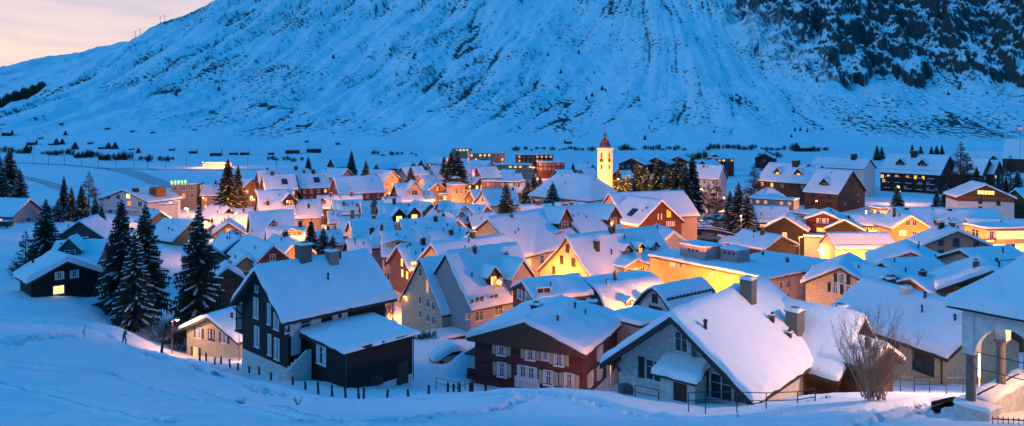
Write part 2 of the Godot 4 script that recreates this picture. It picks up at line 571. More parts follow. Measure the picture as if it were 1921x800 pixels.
# a window set on a wall: centre p, turned so that +z is the wall's outward normal
func window(parent: Node, p: Vector3, turn: float, w: float, h: float, lit: String, trim := "trim_white", shut := "", bars := 1) -> void:
	var o := mesh_of("window", frame_mesh(snappedf(w, 0.1), snappedf(h, 0.1), bars), M[trim], parent, Transform3D(Basis(Vector3.UP, turn), p))
	mesh_of("pane", pane_mesh(snappedf(w, 0.1), snappedf(h, 0.1)), M["glass_dark" if lit == "curtain" else lit], o)
	if lit == "curtain":
		var ck := "c%.1f_%.1f" % [w, h]
		if not frame_cache.has(ck):
			var cs := flat()
			for sg in [-1.0, 1.0]:
				for i in 3:
					var x0: float = sg * (w / 2 - w * 0.30 * i / 3.0)
					var x1: float = sg * (w / 2 - w * 0.30 * (i + 1) / 3.0)
					prism(cs, PackedVector2Array([Vector2(minf(x0, x1), -h / 2 + 0.01), Vector2(minf(x0, x1), h / 2 - 0.01), Vector2(maxf(x0, x1), h / 2 - 0.01), Vector2(maxf(x0, x1), -h / 2 + 0.02 + 0.04 * i)]), 0.013, 0.02 + 0.006 * (i % 2), 1)
			frame_cache[ck] = done(cs)
		mesh_of("curtain", frame_cache[ck], M.curtain, o)
	if shut != "":
		var key := "s%.1f_%.1f" % [w, h]
		if not frame_cache.has(key):
			var st := flat()
			box(st, Vector3(-w * 0.22, -h / 2 - 0.05, -0.02), Vector3(w * 0.22, h / 2 + 0.05, 0.04))
			for i in 5:
				var y := -h / 2 + h * (i + 0.5) / 5
				box(st, Vector3(-w * 0.16, y - h * 0.035, 0.035), Vector3(w * 0.16, y + h * 0.035, 0.06))
			frame_cache[key] = done(st)
		for s in [-1, 1]:
			mesh_of("shutter", frame_cache[key], M[shut], o, Transform3D(Basis.IDENTITY, Vector3(s * (w * 0.77 + 0.12), 0, 0)))

func edge_in(t: float) -> float:
	# how full the snow is at t metres from the roof's rim
	if t <= 0.0: return 0.0
	if t < 0.03: return 0.62 * t / 0.03
	return minf(1.0, 0.62 + 0.38 * sqrt(1.0 - pow(1.0 - minf(1.0, t / 0.5), 2.0)))

func cuts(half: float) -> PackedFloat32Array:
	var out := PackedFloat32Array()
	for a in [0.0, 0.03, 0.12, 0.28, 0.55]:
		if a < half: out.append(-half + a)
	var inner := half - 0.55
	var n := clampi(int(inner / 0.65), 2, 11)
	for i in range(1, n): out.append(lerpf(-inner, 0.0, i / float(n)))
	out.append(0.0)
	for i in range(out.size() - 2, -1, -1): out.append(-out[i])
	return out

# snow lying on a roof whose height is given by surf(x, z); half sizes a (x) and b (z)
func snow_sheet(a: float, b: float, surf: Callable, thick: float, seed_: float) -> ArrayMesh:
	var xs := cuts(a)
	var zs := cuts(b)
	var v := PackedVector3Array()
	for z in zs:
		for x in xs:
			var e := edge_in(a - absf(x)) * edge_in(b - absf(z))
			var t := thick * (1.0 + 0.30 * hn.get_noise_2d(x * 0.3 + seed_ * 17.0, z * 0.3 + seed_ * 5.0) + 0.16 * hn.get_noise_2d(x * 0.25 + seed_ * 3.0, z * 1.1)) * e
			var wob := 0.2 * hn.get_noise_2d(x * 0.8 + seed_, z * 0.8) if e < 0.99 else 0.0
			var big := Vector3(x * (1.0 + 0.05 / a) + signf(x) * (wob if absf(x) > a - 0.2 else 0.0), 0, z * (1.0 + 0.05 / b) + signf(z) * (wob if absf(z) > b - 0.2 else 0.0))
			big.y = surf.call(x, z) + t + 0.004
			v.append(big)
	return grid_mesh(zs.size(), xs.size(), v)

func solve(ax: float, ay: float, bx: float, byaw: float, ex: float, ey: float, h: float, dist: float, wfix := 0.0, lfix := 0.0) -> Dictionary:
	var da := dist if dist > 0 else F * (H - h) / (ay - HY)
	var A := pt(ax, ay, da)
	var r: Vector2
	if byaw > 200:
		var B := pt(bx, byaw, F * (H - A.y) / (byaw - HY))
		r = Vector2(B.x - A.x, -B.z + A.z).normalized()
	else:
		r = Vector2(cos(deg_to_rad(byaw)), sin(deg_to_rad(byaw)))
	var kb := (bx - CX) / F
	var L := (kb * da - A.x) / (r.x - kb * r.y)
	L = clampf(absf(L), 3.0, 34.0) if lfix <= 0.0 else lfix
	var g := Vector2(r.y, -r.x)
	if g.y > 0: g = -g       # towards the viewer
	var ke := (ex - CX) / F
	var s := (ke * da - A.x) / (g.x - ke * g.y)
	if wfix > 0.0: s = wfix * signf(s)
	var de := da + s * g.y
	var ye := H - (ey - HY) * de / F
	if r.x < 0:              # keep the viewer's side on +z
		A += Vector3(r.x, 0, -r.y) * L
		r = -r
	return {"A": A, "r": r, "L": L, "w": clampf(absf(s), 1.6, 12.0), "yr": A.y, "ye": ye}

# o: options. Returns the house node; its local x runs along the ridge from the near gable, z towards the viewer's side
func house(called: String, label: String, s: Dictionary, style: Array, o := {}) -> Node3D:
	var L: float = o.get("L", s.L)
	var w: float = o.get("w", s.w)
	var rise: float = o.get("rise", s.yr - s.ye)
	rise = clampf(rise, o.get("pitch", 0.25) * w, 1.45 * w)
	var r: Vector2 = s.r
	var A: Vector3 = s.A
	var mid := A + Vector3(r.x, 0, -r.y) * (L / 2)
	var ground := 1e9
	for i in [-0.5, 0.5]:
		for j in [-1.0, 1.0]:
			var q: Vector2 = Vector2(mid.x, -mid.z) + r * (L * 0.9 * i) + Vector2(r.y, -r.x) * (w * 0.85 * j)
			ground = minf(ground, gy(q.x, q.y))
	ground = minf(ground - 0.3, s.yr - rise - 1.2)
	if o.has("ground"): ground = o.ground
	var n := thing(called, Vector3(mid.x, ground, mid.z), atan2(r.y, r.x), label, o.get("cat", "house"), o.get("group", ""))
	var yr: float = s.yr - ground
	var oe: float = o.get("oe", 0.55)
	var og: float = o.get("og", 0.55)
	var pw: float = o.get("pw", 1.0)
	var th := 0.3
	var hipa: float = o.get("hipa", 0.0)
	var hipb: float = o.get("hipb", 0.0)
	var a := L / 2
	var surf := func(x: float, z: float) -> float:
		var v := pow(minf(absf(z) / w, 1.0), pw)
		if hipa > 0.0: v = maxf(v, (-x - a + hipa) / hipa)
		if hipb > 0.0: v = maxf(v, (x - a + hipb) / hipb)
		return yr - rise * v
	n.set_meta("surf", surf)
	n.set_meta("dims", [a, w, rise, yr, oe, og])
	# walls
	var st := flat()
	var line := PackedVector2Array([Vector2(-w + oe, 0), Vector2(-w + oe, surf.call(0.0, w - oe) - th)])
	if hipa > 0.0 or hipb > 0.0:
		line.append(Vector2(w - oe, surf.call(0.0, w - oe) - th))
	else:
		var seg := 1 if pw == 1.0 else 5
		for i in range(-seg, seg + 1):
			if absi(i) < seg: line.append(Vector2((w - oe) * i / seg, surf.call(0.0, (w - oe) * i / seg) - th))
		line.append(Vector2(w - oe, surf.call(0.0, w - oe) - th))
	line.append(Vector2(w - oe, 0))
	prism(st, line, -a + og, a - og, 0)
	var wall := mesh_of("wall", done(st), M[style[0]], n)
	if style.size() > 2 and style[2] != "":     # a plinth or a lower storey of another finish
		st = flat()
		var hb: float = o.get("plinth", 1.6)
		box(st, Vector3(-a + og - 0.03, 0, -w + oe - 0.03), Vector3(a - og + 0.03, hb, w - oe + 0.03))
		mesh_of("plinth", done(st), M[style[2]], n)
	# roof slab
	st = flat()
	if hipa > 0.0 or hipb > 0.0:
		var xs := [-a, -a + maxf(hipa, 0.01), a - maxf(hipb, 0.01), a]
		for j in 2:
			var sg := -1.0 if j == 0 else 1.0
			quad(st, Vector3(xs[0], surf.call(xs[0], w), sg * w), Vector3(xs[3], surf.call(xs[3], w), sg * w), Vector3(xs[2], yr, 0), Vector3(xs[1], yr, 0))
		tri(st, Vector3(xs[0], yr - rise, -w), Vector3(xs[0], yr - rise, w), Vector3(xs[1], yr, 0))
		tri(st, Vector3(xs[3], yr - rise, -w), Vector3(xs[3], yr - rise, w), Vector3(xs[2], yr, 0))
		box(st, Vector3(-a, yr - rise - th, -w), Vector3(a, yr - rise - 0.004, w))
	else:
		var seg := 1 if pw == 1.0 else 6
		var up := PackedVector2Array()
		var dn := PackedVector2Array()
		for i in range(-seg, seg + 1):
			var z := w * i / seg
			up.append(Vector2(z, surf.call(0.0, z)))
			dn.append(Vector2(z, surf.call(0.0, z) - th))
		dn.reverse()
		up.append_array(dn)
		prism(st, up, -a, a, 0)
	var roof := mesh_of("roof", done(st), M[style[1]], n)
	if not o.get("bare", false):
		mesh_of("roof_snow", snow_sheet(a, w, surf, o.get("snow", 0.3 + 0.28 * absf(sin(mid.x * 3.7))), mid.x), M.roof_snow, n)
	# chimneys: [along 0..1, across -1..1, height, size]
	for c in o.get("chim", []):
		chimney(n, lerpf(-a, a, c[0]), c[1] * w, c[2], c[3], c[4] if c.size() > 4 else "brick")
	# small flues that poke through the snow, and snow guards above some eaves
	if o.get("cat", "house") != "barn" and mid.z > -420.0:
		for k in rng.randi_range(1, 3) if mid.z < -60.0 else 1:
			var vx := rng.randf_range(-a * 0.8, a * 0.8)
			var vz := rng.randf_range(0.12, 0.6) * w
			st = flat()
			var vy: float = surf.call(vx, vz)
			var vr := rng.randf_range(0.07, 0.14)
			tube(st, Vector3(vx, vy - 0.2, vz), Vector3(vx, vy + 1.0, vz), vr, vr, 7)
			tube(st, Vector3(vx, vy + 1.0, vz), Vector3(vx, vy + 1.14, vz), vr * 1.6, vr * 0.9, 7)
			mesh_of("flue", done(st), M.metal, n)
		if rng.randf() < 0.35 and hipa == 0.0 and mid.z < -105.0:
			st = flat()
			var gv := 0.84 * w
			var gyy: float = surf.call(0.0, gv) + 0.42
			tube(st, Vector3(-a + 0.4, gyy, gv), Vector3(a - 0.4, gyy, gv), 0.05, 0.05, 5)
			mesh_of("snow_guard", done(st), M.metal, n)
	for dm in o.get("dorm", []):
		dormer(n, lerpf(-a, a, dm[0]), dm[1], dm[2], dm[3], dm[4] if dm.size() > 4 else "glass_dark", dm[5] if dm.size() > 5 else style[0], dm[6] if dm.size() > 6 else 1.15)
	if o.has("win"): auto_windows(n, s, o.win, o.get("lit", 0), o.get("litmat", "lit_warm"), o.get("trim", "trim_white"), o.get("shut", ""))
	return n

func chimney(n: Node3D, x: float, z: float, h: float, sz: float, mm := "brick") -> void:
	var surf: Callable = n.get_meta("surf")
	var y: float = surf.call(x, z)
	var st := flat()
	box(st, Vector3(x - sz / 2, y - 0.6, z - sz / 2), Vector3(x + sz / 2, y + h, z + sz / 2))
	box(st, Vector3(x - sz / 2 - 0.07, y + h, z - sz / 2 - 0.07), Vector3(x + sz / 2 + 0.07, y + h + 0.1, z + sz / 2 + 0.07))
	box(st, Vector3(x - sz / 4, y + h + 0.1, z - sz / 4), Vector3(x + sz / 4, y + h + 0.35, z + sz / 4))
	var c := mesh_of("chimney", done(st), M[mm], n)
	var top := y + h + 0.1
	st = SurfaceTool.new()
	mesh_of("snow_cap", snow_sheet(sz / 2 + 0.05, sz / 2 + 0.05, func(_x: float, _z: float) -> float: return 0.0, 0.22 if sz > 0.7 else 0.12, x), M.roof_snow, c, Transform3D(Basis.IDENTITY, Vector3(x, top, z)))

# a gabled dormer on the side facing the viewer; v: 0 ridge .. 1 eave of its front face
func dormer(n: Node3D, x: float, v: float, wd: float, hw: float, lit: String, wallm: String, pitch := 1.15, kind := "") -> void:
	var dims: Array = n.get_meta("dims")
	var surf: Callable = n.get_meta("surf")
	var z: float = v * dims[1]
	var y0: float = surf.call(0.0, z)
	var rz: float = wd / 2 * pitch
	var st := flat()
	var line := PackedVector2Array([Vector2(x - wd / 2 + 0.15, y0 - 0.5), Vector2(x - wd / 2 + 0.15, y0 + hw), Vector2(x, y0 + hw + rz - 0.18), Vector2(x + wd / 2 - 0.15, y0 + hw), Vector2(x + wd / 2 - 0.15, y0 - 0.5)])
	prism(st, line, maxf(0.0, z - (hw + rz) * 1.3 - 0.6), z, 1)
	var d := mesh_of("dormer", done(st), M[wallm], n)
	st = flat()
	var t := 0.12
	var roofl := PackedVector2Array([Vector2(x - wd / 2 - 0.2, y0 + hw - 0.1), Vector2(x, y0 + hw + rz + 0.06), Vector2(x + wd / 2 + 0.2, y0 + hw - 0.1), Vector2(x + wd / 2 + 0.2, y0 + hw - 0.1 - t), Vector2(x, y0 + hw + rz + 0.06 - t), Vector2(x - wd / 2 - 0.2, y0 + hw - 0.1 - t)])
	var back := maxf(0.02, z - (hw + rz) * 1.5 - 0.8)
	prism(st, roofl, back, z + 0.45, 1)
	mesh_of("dormer_roof", done(st), M.trim_dark, d)
	var hw2 := wd / 2 + 0.2
	var hl := (z + 0.45 - back) / 2
	mesh_of("snow", snow_sheet(hw2, hl, func(xx: float, _z: float) -> float: return -(rz + 0.16) * absf(xx) / hw2, 0.3, x), M.roof_snow, d, Transform3D(Basis.IDENTITY, Vector3(x, y0 + hw + rz + 0.06, (z + 0.45 + back) / 2)))
	if lit != "":
		window(n, Vector3(x, y0 + hw * 0.55 + 0.1, z), 0.0, maxf(0.6, wd * 0.42), maxf(0.7, hw * 0.85), lit, "trim_brown" if lit != "glass_dark" else "trim_white")

func auto_windows(n: Node3D, s: Dictionary, cfg: Array, nlit: int, litmat: String, trim: String, shut: String) -> void:
	# cfg: [gable columns, side columns, storeys from the eave down, window width, window height, gable attic windows]
	var dims: Array = n.get_meta("dims")
	var a: float = dims[0]; var w: float = dims[1]; var rise: float = dims[2]; var yr: float = dims[3]; var oe: float = dims[4]; var og: float = dims[5]
	var ye := yr - rise
	var spots := []
	var to_cam := n.to_local(Vector3(0, H, 0))
	var gx := -a + og if to_cam.x < 0 else a - og
	var gturn := -PI / 2 if to_cam.x < 0 else PI / 2
	var sz := w - oe if to_cam.z > 0 else -w + oe
	var sturn := 0.0 if to_cam.z > 0 else PI
	var ww: float = cfg[3]
	var hh: float = cfg[4]
	for f in cfg[2]:
		var y: float = ye - 0.6 - hh / 2 - f * 2.7
		if y < 1.2: break
		for c in cfg[0]:
			spots.append([Vector3(gx, y, (w - oe) * (-1.0 + 2.0 * (c + 0.5) / cfg[0])), gturn])
		for c in cfg[1]:
			spots.append([Vector3((a - og) * (-1.0 + 2.0 * (c + 0.5) / cfg[1]), y, sz), sturn])
	for c in cfg[5]:
		var z: float = 0.0 if cfg[5] == 1 else w * 0.25 * (-1 + 2 * c)
		if rise > 2.4: spots.append([Vector3(gx, ye + minf(rise * 0.33, rise - hh - 0.6), z), gturn])
	var order := range(spots.size())
	for i in order.size():
		var j := rng.randi_range(i, order.size() - 1)
		var t = order[i]; order[i] = order[j]; order[j] = t
	for k in order.size():
		var sp: Array = spots[order[k]]
		var lm := "glass_dark"
		if k < nlit: lm = litmat
		elif rng.randf() < 0.16: lm = ["lit_warm", "lit_orange", "lit_warm"][rng.randi() % 3]
		elif rng.randf() < 0.18: lm = "curtain"
		window(n, sp[0], sp[1], ww, hh, lm, trim, shut)

# a window where the photograph shows one: the ray of (px, py) meets the wall face of this house
func window_at(n: Node3D, face: String, px: float, py: float, w: float, h: float, lit: String, trim := "trim_white", shut := "", bars := 1, out := 0.0) -> void:
	var p := on_face(n, face, px, py, out)
	var turn: float = {"a": -PI / 2, "b": PI / 2, "s": 0.0, "n": PI}[face]
	window(n, p, turn, w, h, lit, trim, shut, bars)

func on_face(n: Node3D, face: String, px: float, py: float, out := 0.0) -> Vector3:
	var dims: Array = n.get_meta("dims")
	var o := n.to_local(Vector3(0, H, 0))
	var q := n.to_local(pt(px, py, 50.0))
	var dv := q - o
	var t := 0.0
	match face:
		"a": t = (-dims[0] + dims[5] - out - o.x) / dv.x
		"b": t = (dims[0] - dims[5] + out - o.x) / dv.x
		"s": t = (dims[1] - dims[4] + out - o.z) / dv.z
		"n": t = (-dims[1] + dims[4] - out - o.z) / dv.z
	return o + dv * t

# a flat-roofed block: near top corner (px, py) at height h, one face running to pixel xl, the other to xr; yaw of the right-hand face
func block(called: String, label: String, nx: float, ny: float, xl: float, xr: float, yaw: float, h: float, style: Array, o := {}) -> Node3D:
	var d := F * (H - h) / (ny - HY)
	if o.has("D"): d = o.D
	var N := pt(nx, ny, d)
	var r := Vector2(cos(deg_to_rad(yaw)), sin(deg_to_rad(yaw)))
	var g := Vector2(-r.y, r.x)
	var kr := (xr - CX) / F
	var kl := (xl - CX) / F
	var lr: float = clampf(absf((kr * d - N.x) / (r.x - kr * r.y)), 2.0, 60.0)
	var ll: float = clampf(absf((kl * d - N.x) / (g.x - kl * g.y)), 2.0, 60.0)
	lr = o.get("lr", lr)
	ll = o.get("ll", ll)
	var mid := Vector2(N.x, d) + r * lr / 2 + g * ll / 2
	var ground := minf(gy(mid.x, mid.y), gy(N.x, d)) - 0.3
	ground = minf(ground, N.y - 2.2)
	if o.has("ground"): ground = o.ground
	var n := thing(called, Vector3(mid.x, ground, -mid.y), atan2(r.y, r.x), label, o.get("cat", "building"), o.get("group", ""))
	var top := N.y - ground
	var a := lr / 2
	var b := ll / 2
	var oh: float = o.get("oh", 0.15)
	var tilt: float = o.get("tilt", 0.0)
	n.set_meta("surf", func(x: float, _z: float) -> float: return top + tilt * (x / a))
	n.set_meta("dims", [a, b, 0.3, top + 0.3, oh, oh])
	var st := flat()
	box(st, Vector3(-a + oh, 0, -b + oh), Vector3(a - oh, top - 0.25 - absf(tilt), b - oh))
	if tilt != 0.0:
		prism(st, PackedVector2Array([Vector2(-a + oh, top - 0.26 - absf(tilt)), Vector2(-a + oh, top - 0.25 - tilt), Vector2(a - oh, top - 0.25 + tilt), Vector2(a - oh, top - 0.26 - absf(tilt))]), -b + oh, b - oh, 1)
	mesh_of("wall", done(st), M[style[0]], n)
	st = flat()
	prism(st, PackedVector2Array([Vector2(-a, top - tilt - 0.25), Vector2(-a, top - tilt), Vector2(a, top + tilt), Vector2(a, top + tilt - 0.25)]), -b, b, 1)
	mesh_of("roof", done(st), M[style[1]], n)
	mesh_of("roof_snow", snow_sheet(a, b, n.get_meta("surf"), o.get("snow", 0.45), mid.x), M.roof_snow, n)
	for c in o.get("chim", []):
		chimney(n, lerpf(-a, a, c[0]), c[1] * b, c[2], c[3], c[4] if c.size() > 4 else "brick")
	if o.has("win"): auto_windows(n, {}, o.win, o.get("lit", 0), o.get("litmat", "lit_warm"), o.get("trim", "trim_white"), o.get("shut", ""))
	return n

# name, label, gable peak (px, py), other ridge end px, yaw or py of that end, eave corner (px, py), ridge height, [wall, roof edge, plinth], options
func village() -> Array:
	var W := [2, 3, 2, 0.9, 1.2, 1]
	var S := [2, 2, 1, 0.8, 1.0, 0]
	return [
	# western edge
	["house", "low pale house at the left edge with two lit windows", 56, 375, -45, 168.0, 47, 389, 0.0, ["lilac", "trim_dark"], {"D": 186, "w": 5.0, "win": [1, 6, 1, 1.3, 1.1, 0], "lit": 2}],
	["guest_house", "wide low-pitched guest house with balconies behind the spruces", 229, 357, 262, 68.0, 277, 371, 12.5, ["white", "trim_dark"], {"w": 11.0, "L": 14, "rise": 3.6, "chim": [[0.15, 0.3, 1.6, 1.4, "trim_dark"], [0.6, -0.5, 1.4, 1.2, "trim_dark"]], "cat": "guest house"}],
	["house", "brown pink house with snowy verges half hidden among bare shrubs", 147, 416, 166, 100.0, 197, 433, 0.0, ["plum", "trim_brown"], {"D": 152, "L": 10, "win": S}],
	["house", "grey house with a small cross gable behind the black cottage", 104, 456, 200, 12.0, 97, 484, 0.0, ["slate", "trim_dark"], {"D": 126, "w": 5.0, "rise": 3.0, "dorm": [[0.42, 0.7, 3.6, 1.2, "glass_dark"]], "chim": [[0.55, -0.1, 0.9, 0.7]], "win": [2, 3, 1, 0.9, 1.1, 0]}],
	["house", "ochre house behind the tall single spruce, brown shutters", 360, 418, 326, 150.0, 323, 436, 0.0, ["ochre", "trim_brown"], {"D": 178, "L": 11, "win": [2, 2, 1, 1.0, 1.3, 0], "shut": "shutter_brown"}],
	["house", "small house with a snow-loaded roof near the parking place", 300, 398, 278, 140.0, 276, 408, 8.0, ["tan", "trim_brown"], {"D": 190, "L": 7, "w": 3.4, "win": S}],
	["house", "beige house with one tall orange window in its gable", 428, 419, 412, 110.0, 396, 438, 0.0, ["ochre", "trim_brown"], {"D": 172, "L": 9, "win": [2, 0, 2, 1.0, 1.4, 1], "lit": 2, "litmat": "lit_orange"}],
	["house", "dark gabled house just below the twin tall spruces", 430, 391, 405, 140.0, 446, 404, 9.0, ["dark_wood", "trim_dark"], {"L": 11, "w": 4.2, "win": S, "chim": [[0.3, 0.0, 1.2, 0.7]]}],
	["house", "small white house right of the twin spruces, low snowy ridge", 427, 396, 474, 25.0, 432, 405, 8.0, ["white", "trim_dark"], {"w": 4.0, "win": S, "chim": [[0.6, 0.2, 1.0, 0.6], [0.2, -0.1, 0.9, 0.5]]}],
	["house", "long low roof below the twin spruces", 398, 405, 465, 12.0, 402, 416, 7.5, ["grey", "trim_dark"], {"w": 4.4, "win": S, "chim": [[0.55, 0.0, 1.2, 0.5]]}],
	["house", "small ochre house with a dark verge below the orange-window house", 400, 423, 380, 130.0, 388, 436, 7.5, ["ochre", "trim_brown"], {"L": 7, "w": 3.2, "win": S, "chim": [[0.8, 0.0, 1.3, 0.6, "stone"]]}],
	["house", "blue grey house with a steep gable and a tiny yellow lamp", 449, 450, 428, 120.0, 412, 476, 0.0, ["grey", "trim_dark"], {"D": 143, "L": 11, "win": [1, 2, 1, 0.8, 1.0, 0], "chim": [[0.5, -0.1, 0.9, 0.7]]}],
	["house", "low white house with a dark gable end left of the big purple roof", 468, 437, 500, 30.0, 474, 446, 8.5, ["white", "trim_dark"], {"w": 3.6, "win": S}],
	["house", "house with a purple snowy roof above the salmon one", 460, 460, 506, 28.0, 468, 477, 0.0, ["dark_wood", "trim_dark"], {"D": 140, "w": 3.8, "win": S}],
	["chalet", "dark brown chalet with a wide gable behind the black house", 513, 462, 478, 128.0, 476, 500, 0.0, ["brown_wood", "trim_brown"], {"D": 128, "L": 14, "win": [3, 0, 1, 0.8, 1.0, 1], "cat": "chalet"}],
	["house", "small salmon house with a slate side wall", 462, 483, 452, 118.0, 448, 497, 0.0, ["salmon", "trim_brown"], {"D": 126, "L": 6, "w": 2.6, "win": [1, 1, 1, 0.9, 0.7, 0], "oe": 0.3, "og": 0.3}],
	["shed", "little brown plank shed under snow behind the big spruce", 427, 504, 418, 115.0, 412, 513, 0.0, ["wood", "trim_brown"], {"D": 120, "L": 6, "w": 2.6, "oe": 0.3, "og": 0.3, "cat": "shed", "chim": [[0.4, -0.2, 0.8, 0.6, "pink"]]}],
	["house", "small ochre gabled house beside a yellow lamp", 559, 454, 530, 135.0, 541, 468, 0.0, ["ochre", "trim_brown"], {"D": 143, "L": 10, "w": 4.0, "win": S, "chim": [[0.5, 0.0, 1.4, 0.7, "trim_dark"]]}],
	["house", "roof with a wide shed dormer left of the dark spruces", 498, 431, 574, 22.0, 503, 452, 10.0, ["dark_wood", "trim_dark"], {"w": 5.0, "dorm": [[0.62, 0.5, 4.5, 1.4, "glass_dark", "dark_wood", 0.25]], "chim": [[0.85, 0.0, 1.5, 0.8]]}],
	["house", "white gabled house with a broad purple roof and one dark dormer", 466, 400, 550, 24.0, 472, 437, 12.0, ["white", "trim_dark"], {"w": 7.5, "win": [3, 0, 2, 0.8, 1.1, 1], "dorm": [[0.5, 0.62, 1.9, 1.0, "glass_dark", "brown_wood"]]}],
	["house", "tall white gable with rows of tiny windows and a huge roof", 481, 360, 548, 24.0, 496, 401, 14.0, ["white", "trim_dark"], {"w": 8.5, "win": [4, 0, 3, 0.6, 0.8, 1], "dorm": [[0.85, 0.66, 4.0, 1.6, "glass_dark", "dark_wood"]], "chim": [[0.25, 0.6, 1.5, 0.9, "trim_dark"]]}],
	["house", "white-gabled house joined to the huge roof's right end", 537, 379, 600, 26.0, 544, 396, 11.0, ["white", "trim_dark"], {"w": 5.5, "win": S, "chim": [[0.25, 0.2, 1.4, 0.8, "trim_dark"], [0.6, 0.5, 1.3, 0.6]]}],
	["workshop", "long brown wall under a flat snowy roof, middle left", 550, 398, 602, 14.0, 551, 407, 8.0, ["tan", "trim_brown"], {"w": 5.0, "rise": 1.4, "cat": "workshop", "og": 0.2}],
	["hut", "small snow-roofed hut between the big spruce and the blue grey house", 394, 464, 376, 138.0, 382, 476, 0.0, ["tan", "trim_brown"], {"D": 138, "L": 6, "w": 2.8, "win": S, "cat": "hut"}],
	["house", "small white house with a flat-lit roof above the blue grey house", 470, 446, 440, 150.0, 455, 458, 0.0, ["white", "trim_dark"], {"D": 152, "L": 9, "w": 3.4, "win": S, "chim": [[0.4, 0.0, 1.0, 0.6]]}],
	["house", "narrow roof beside the shed-dormer house, right of it", 590, 436, 640, 22.0, 594, 454, 10.0, ["pink", "trim_brown"], {"w": 3.6, "win": S, "lit": 1, "chim": [[0.5, 0.0, 1.2, 0.6]]}],
	["house", "little roof below the hip-roofed house with a cream wall", 648, 452, 690, 24.0, 655, 468, 9.5, ["cream", "trim_brown"], {"w": 3.4, "win": S, "lit": 1}],
	["house", "low snowy roof tucked behind the slender spire", 716, 372, 752, 18.0, 720, 384, 10.5, ["tan", "trim_brown"], {"w": 4.0, "win": S, "chim": [[0.3, 0.0, 1.2, 0.6], [0.7, 0.0, 1.2, 0.6]]}],
	["house", "snowy roof left of the white broad gable, small dark dormer", 832, 398, 848, 26.0, 826, 414, 10.5, ["ochre", "trim_brown"], {"w": 4.0, "L": 8, "win": S, "dorm": [[0.5, 0.6, 2.0, 0.9, "glass_dark"]]}],
	["house", "tiny gable between the pink cross gable and the low shop", 790, 362, 812, 24.0, 796, 374, 10.0, ["wood", "trim_brown"], {"w": 3.6, "win": S, "lit": 1}],
	["house", "low roof before the curved brown building, chimney at its end", 938, 360, 968, 16.0, 934, 372, 9.5, ["cream", "trim_brown"], {"w": 4.0, "win": S, "lit": 1, "chim": [[0.8, 0.0, 1.2, 0.6]]}],
	# large chalets in a row
	["chalet", "leftmost of the big brown A-frame chalets in a row", 481, 321, 545, 27.0, 489, 346, 15.0, ["red_wood", "trim_brown"], {"w": 7.5, "L": 20, "win": [3, 3, 3, 0.9, 1.2, 1], "chim": [[0.75, 0.0, 1.4, 1.2, "trim_dark"], [0.2, 0.0, 1.0, 0.6]], "cat": "chalet", "group": "brown A-frame chalets in a row"}],
	["chalet", "second big brown A-frame chalet from the left, skylight in the roof", 491, 329, 553, 27.0, 502, 357, 14.5, ["red_wood", "trim_brown"], {"w": 7.0, "win": [3, 4, 3, 0.8, 1.1, 1], "chim": [[0.3, 0.05, 1.6, 1.2, "trim_dark"]], "sky": [[0.62, 0.55]], "cat": "chalet", "group": "brown A-frame chalets in a row"}],
	["chalet", "third big brown A-frame chalet from the left, dark skylight", 555, 326, 612, 27.0, 566, 354, 14.5, ["red_wood", "trim_brown"], {"w": 7.0, "win": [3, 4, 3, 0.8, 1.1, 1], "chim": [[0.55, 0.05, 1.6, 1.2, "trim_dark"], [0.25, 0.0, 1.2, 0.9]], "sky": [[0.6, 0.55]], "cat": "chalet", "group": "brown A-frame chalets in a row"}],
	["chalet", "rightmost brown A-frame chalet in the row, spruces before its roof", 625, 334, 678, 27.0, 636, 361, 14.5, ["red_wood", "trim_brown"], {"w": 7.0, "L": 17, "win": [3, 4, 3, 0.8, 1.1, 1], "lit": 1, "cat": "chalet", "group": "brown A-frame chalets in a row"}],
	["house", "pale lit house behind the A-frame chalets", 652, 318, 616, 150.0, 640, 330, 12.0, ["pink", "trim_brown"], {"L": 15, "w": 5, "win": W, "lit": 3}],
	["house", "orange-lit house left of the A-frame chalets", 473, 337, 452, 145.0, 456, 350, 11.5, ["pink", "trim_brown"], {"L": 12, "w": 4.5, "win": W, "lit": 2}],
	["barn", "large dark barn on the open snow behind the chalets", 620, 298, 658, 35.0, 611, 306, 10.0, ["black_wood", "trim_dark"], {"L": 15, "w": 7, "cat": "barn"}],
	["house", "little house with a brown gable right of the dark barn", 706, 308, 722, 40.0, 698, 317, 9.0, ["plum", "trim_brown"], {"L": 9, "w": 4, "win": S}],
	["house", "long yellow floodlit house with two tall dormers", 737, 321, 700, 150.0, 731, 334, 12.0, ["cream", "trim_brown"], {"L": 18, "w": 6, "win": [3, 5, 2, 1.0, 1.3, 1], "lit": 2, "dorm": [[0.3, 0.95, 3.2, 1.6, "glass_dark", "cream"], [0.75, 0.95, 3.2, 1.6, "glass_dark", "cream"]]}],
	["house", "pink house behind the long floodlit one", 752, 315, 775, 40.0, 746, 326, 12.0, ["pink", "trim_brown"], {"L": 12, "w": 5, "win": W, "lit": 1}],
	["house", "dark gable house with a pink cross gable on its roof", 739, 347, 784, 24.0, 750, 370, 13.0, ["brown_wood", "trim_brown"], {"w": 7.0, "dorm": [[0.68, 0.72, 4.6, 2.0, "glass_dark", "pink", 1.4]], "win": [2, 2, 2, 0.8, 1.0, 0]}],
	["house", "ochre gabled house beside the little cupola tower", 821, 344, 806, 115.0, 808, 354, 11.5, ["ochre", "trim_brown"], {"L": 10, "w": 4.2, "win": W, "lit": 1, "shut": "shutter_brown"}],
	["house", "house with a lit ground floor above the cupola tower", 806, 311, 832, 30.0, 798, 323, 12.0, ["cream", "trim_brown"], {"L": 13, "w": 6, "win": W, "lit": 3, "chim": [[0.5, 0.1, 1.2, 1.4, "dark_wood"]]}],
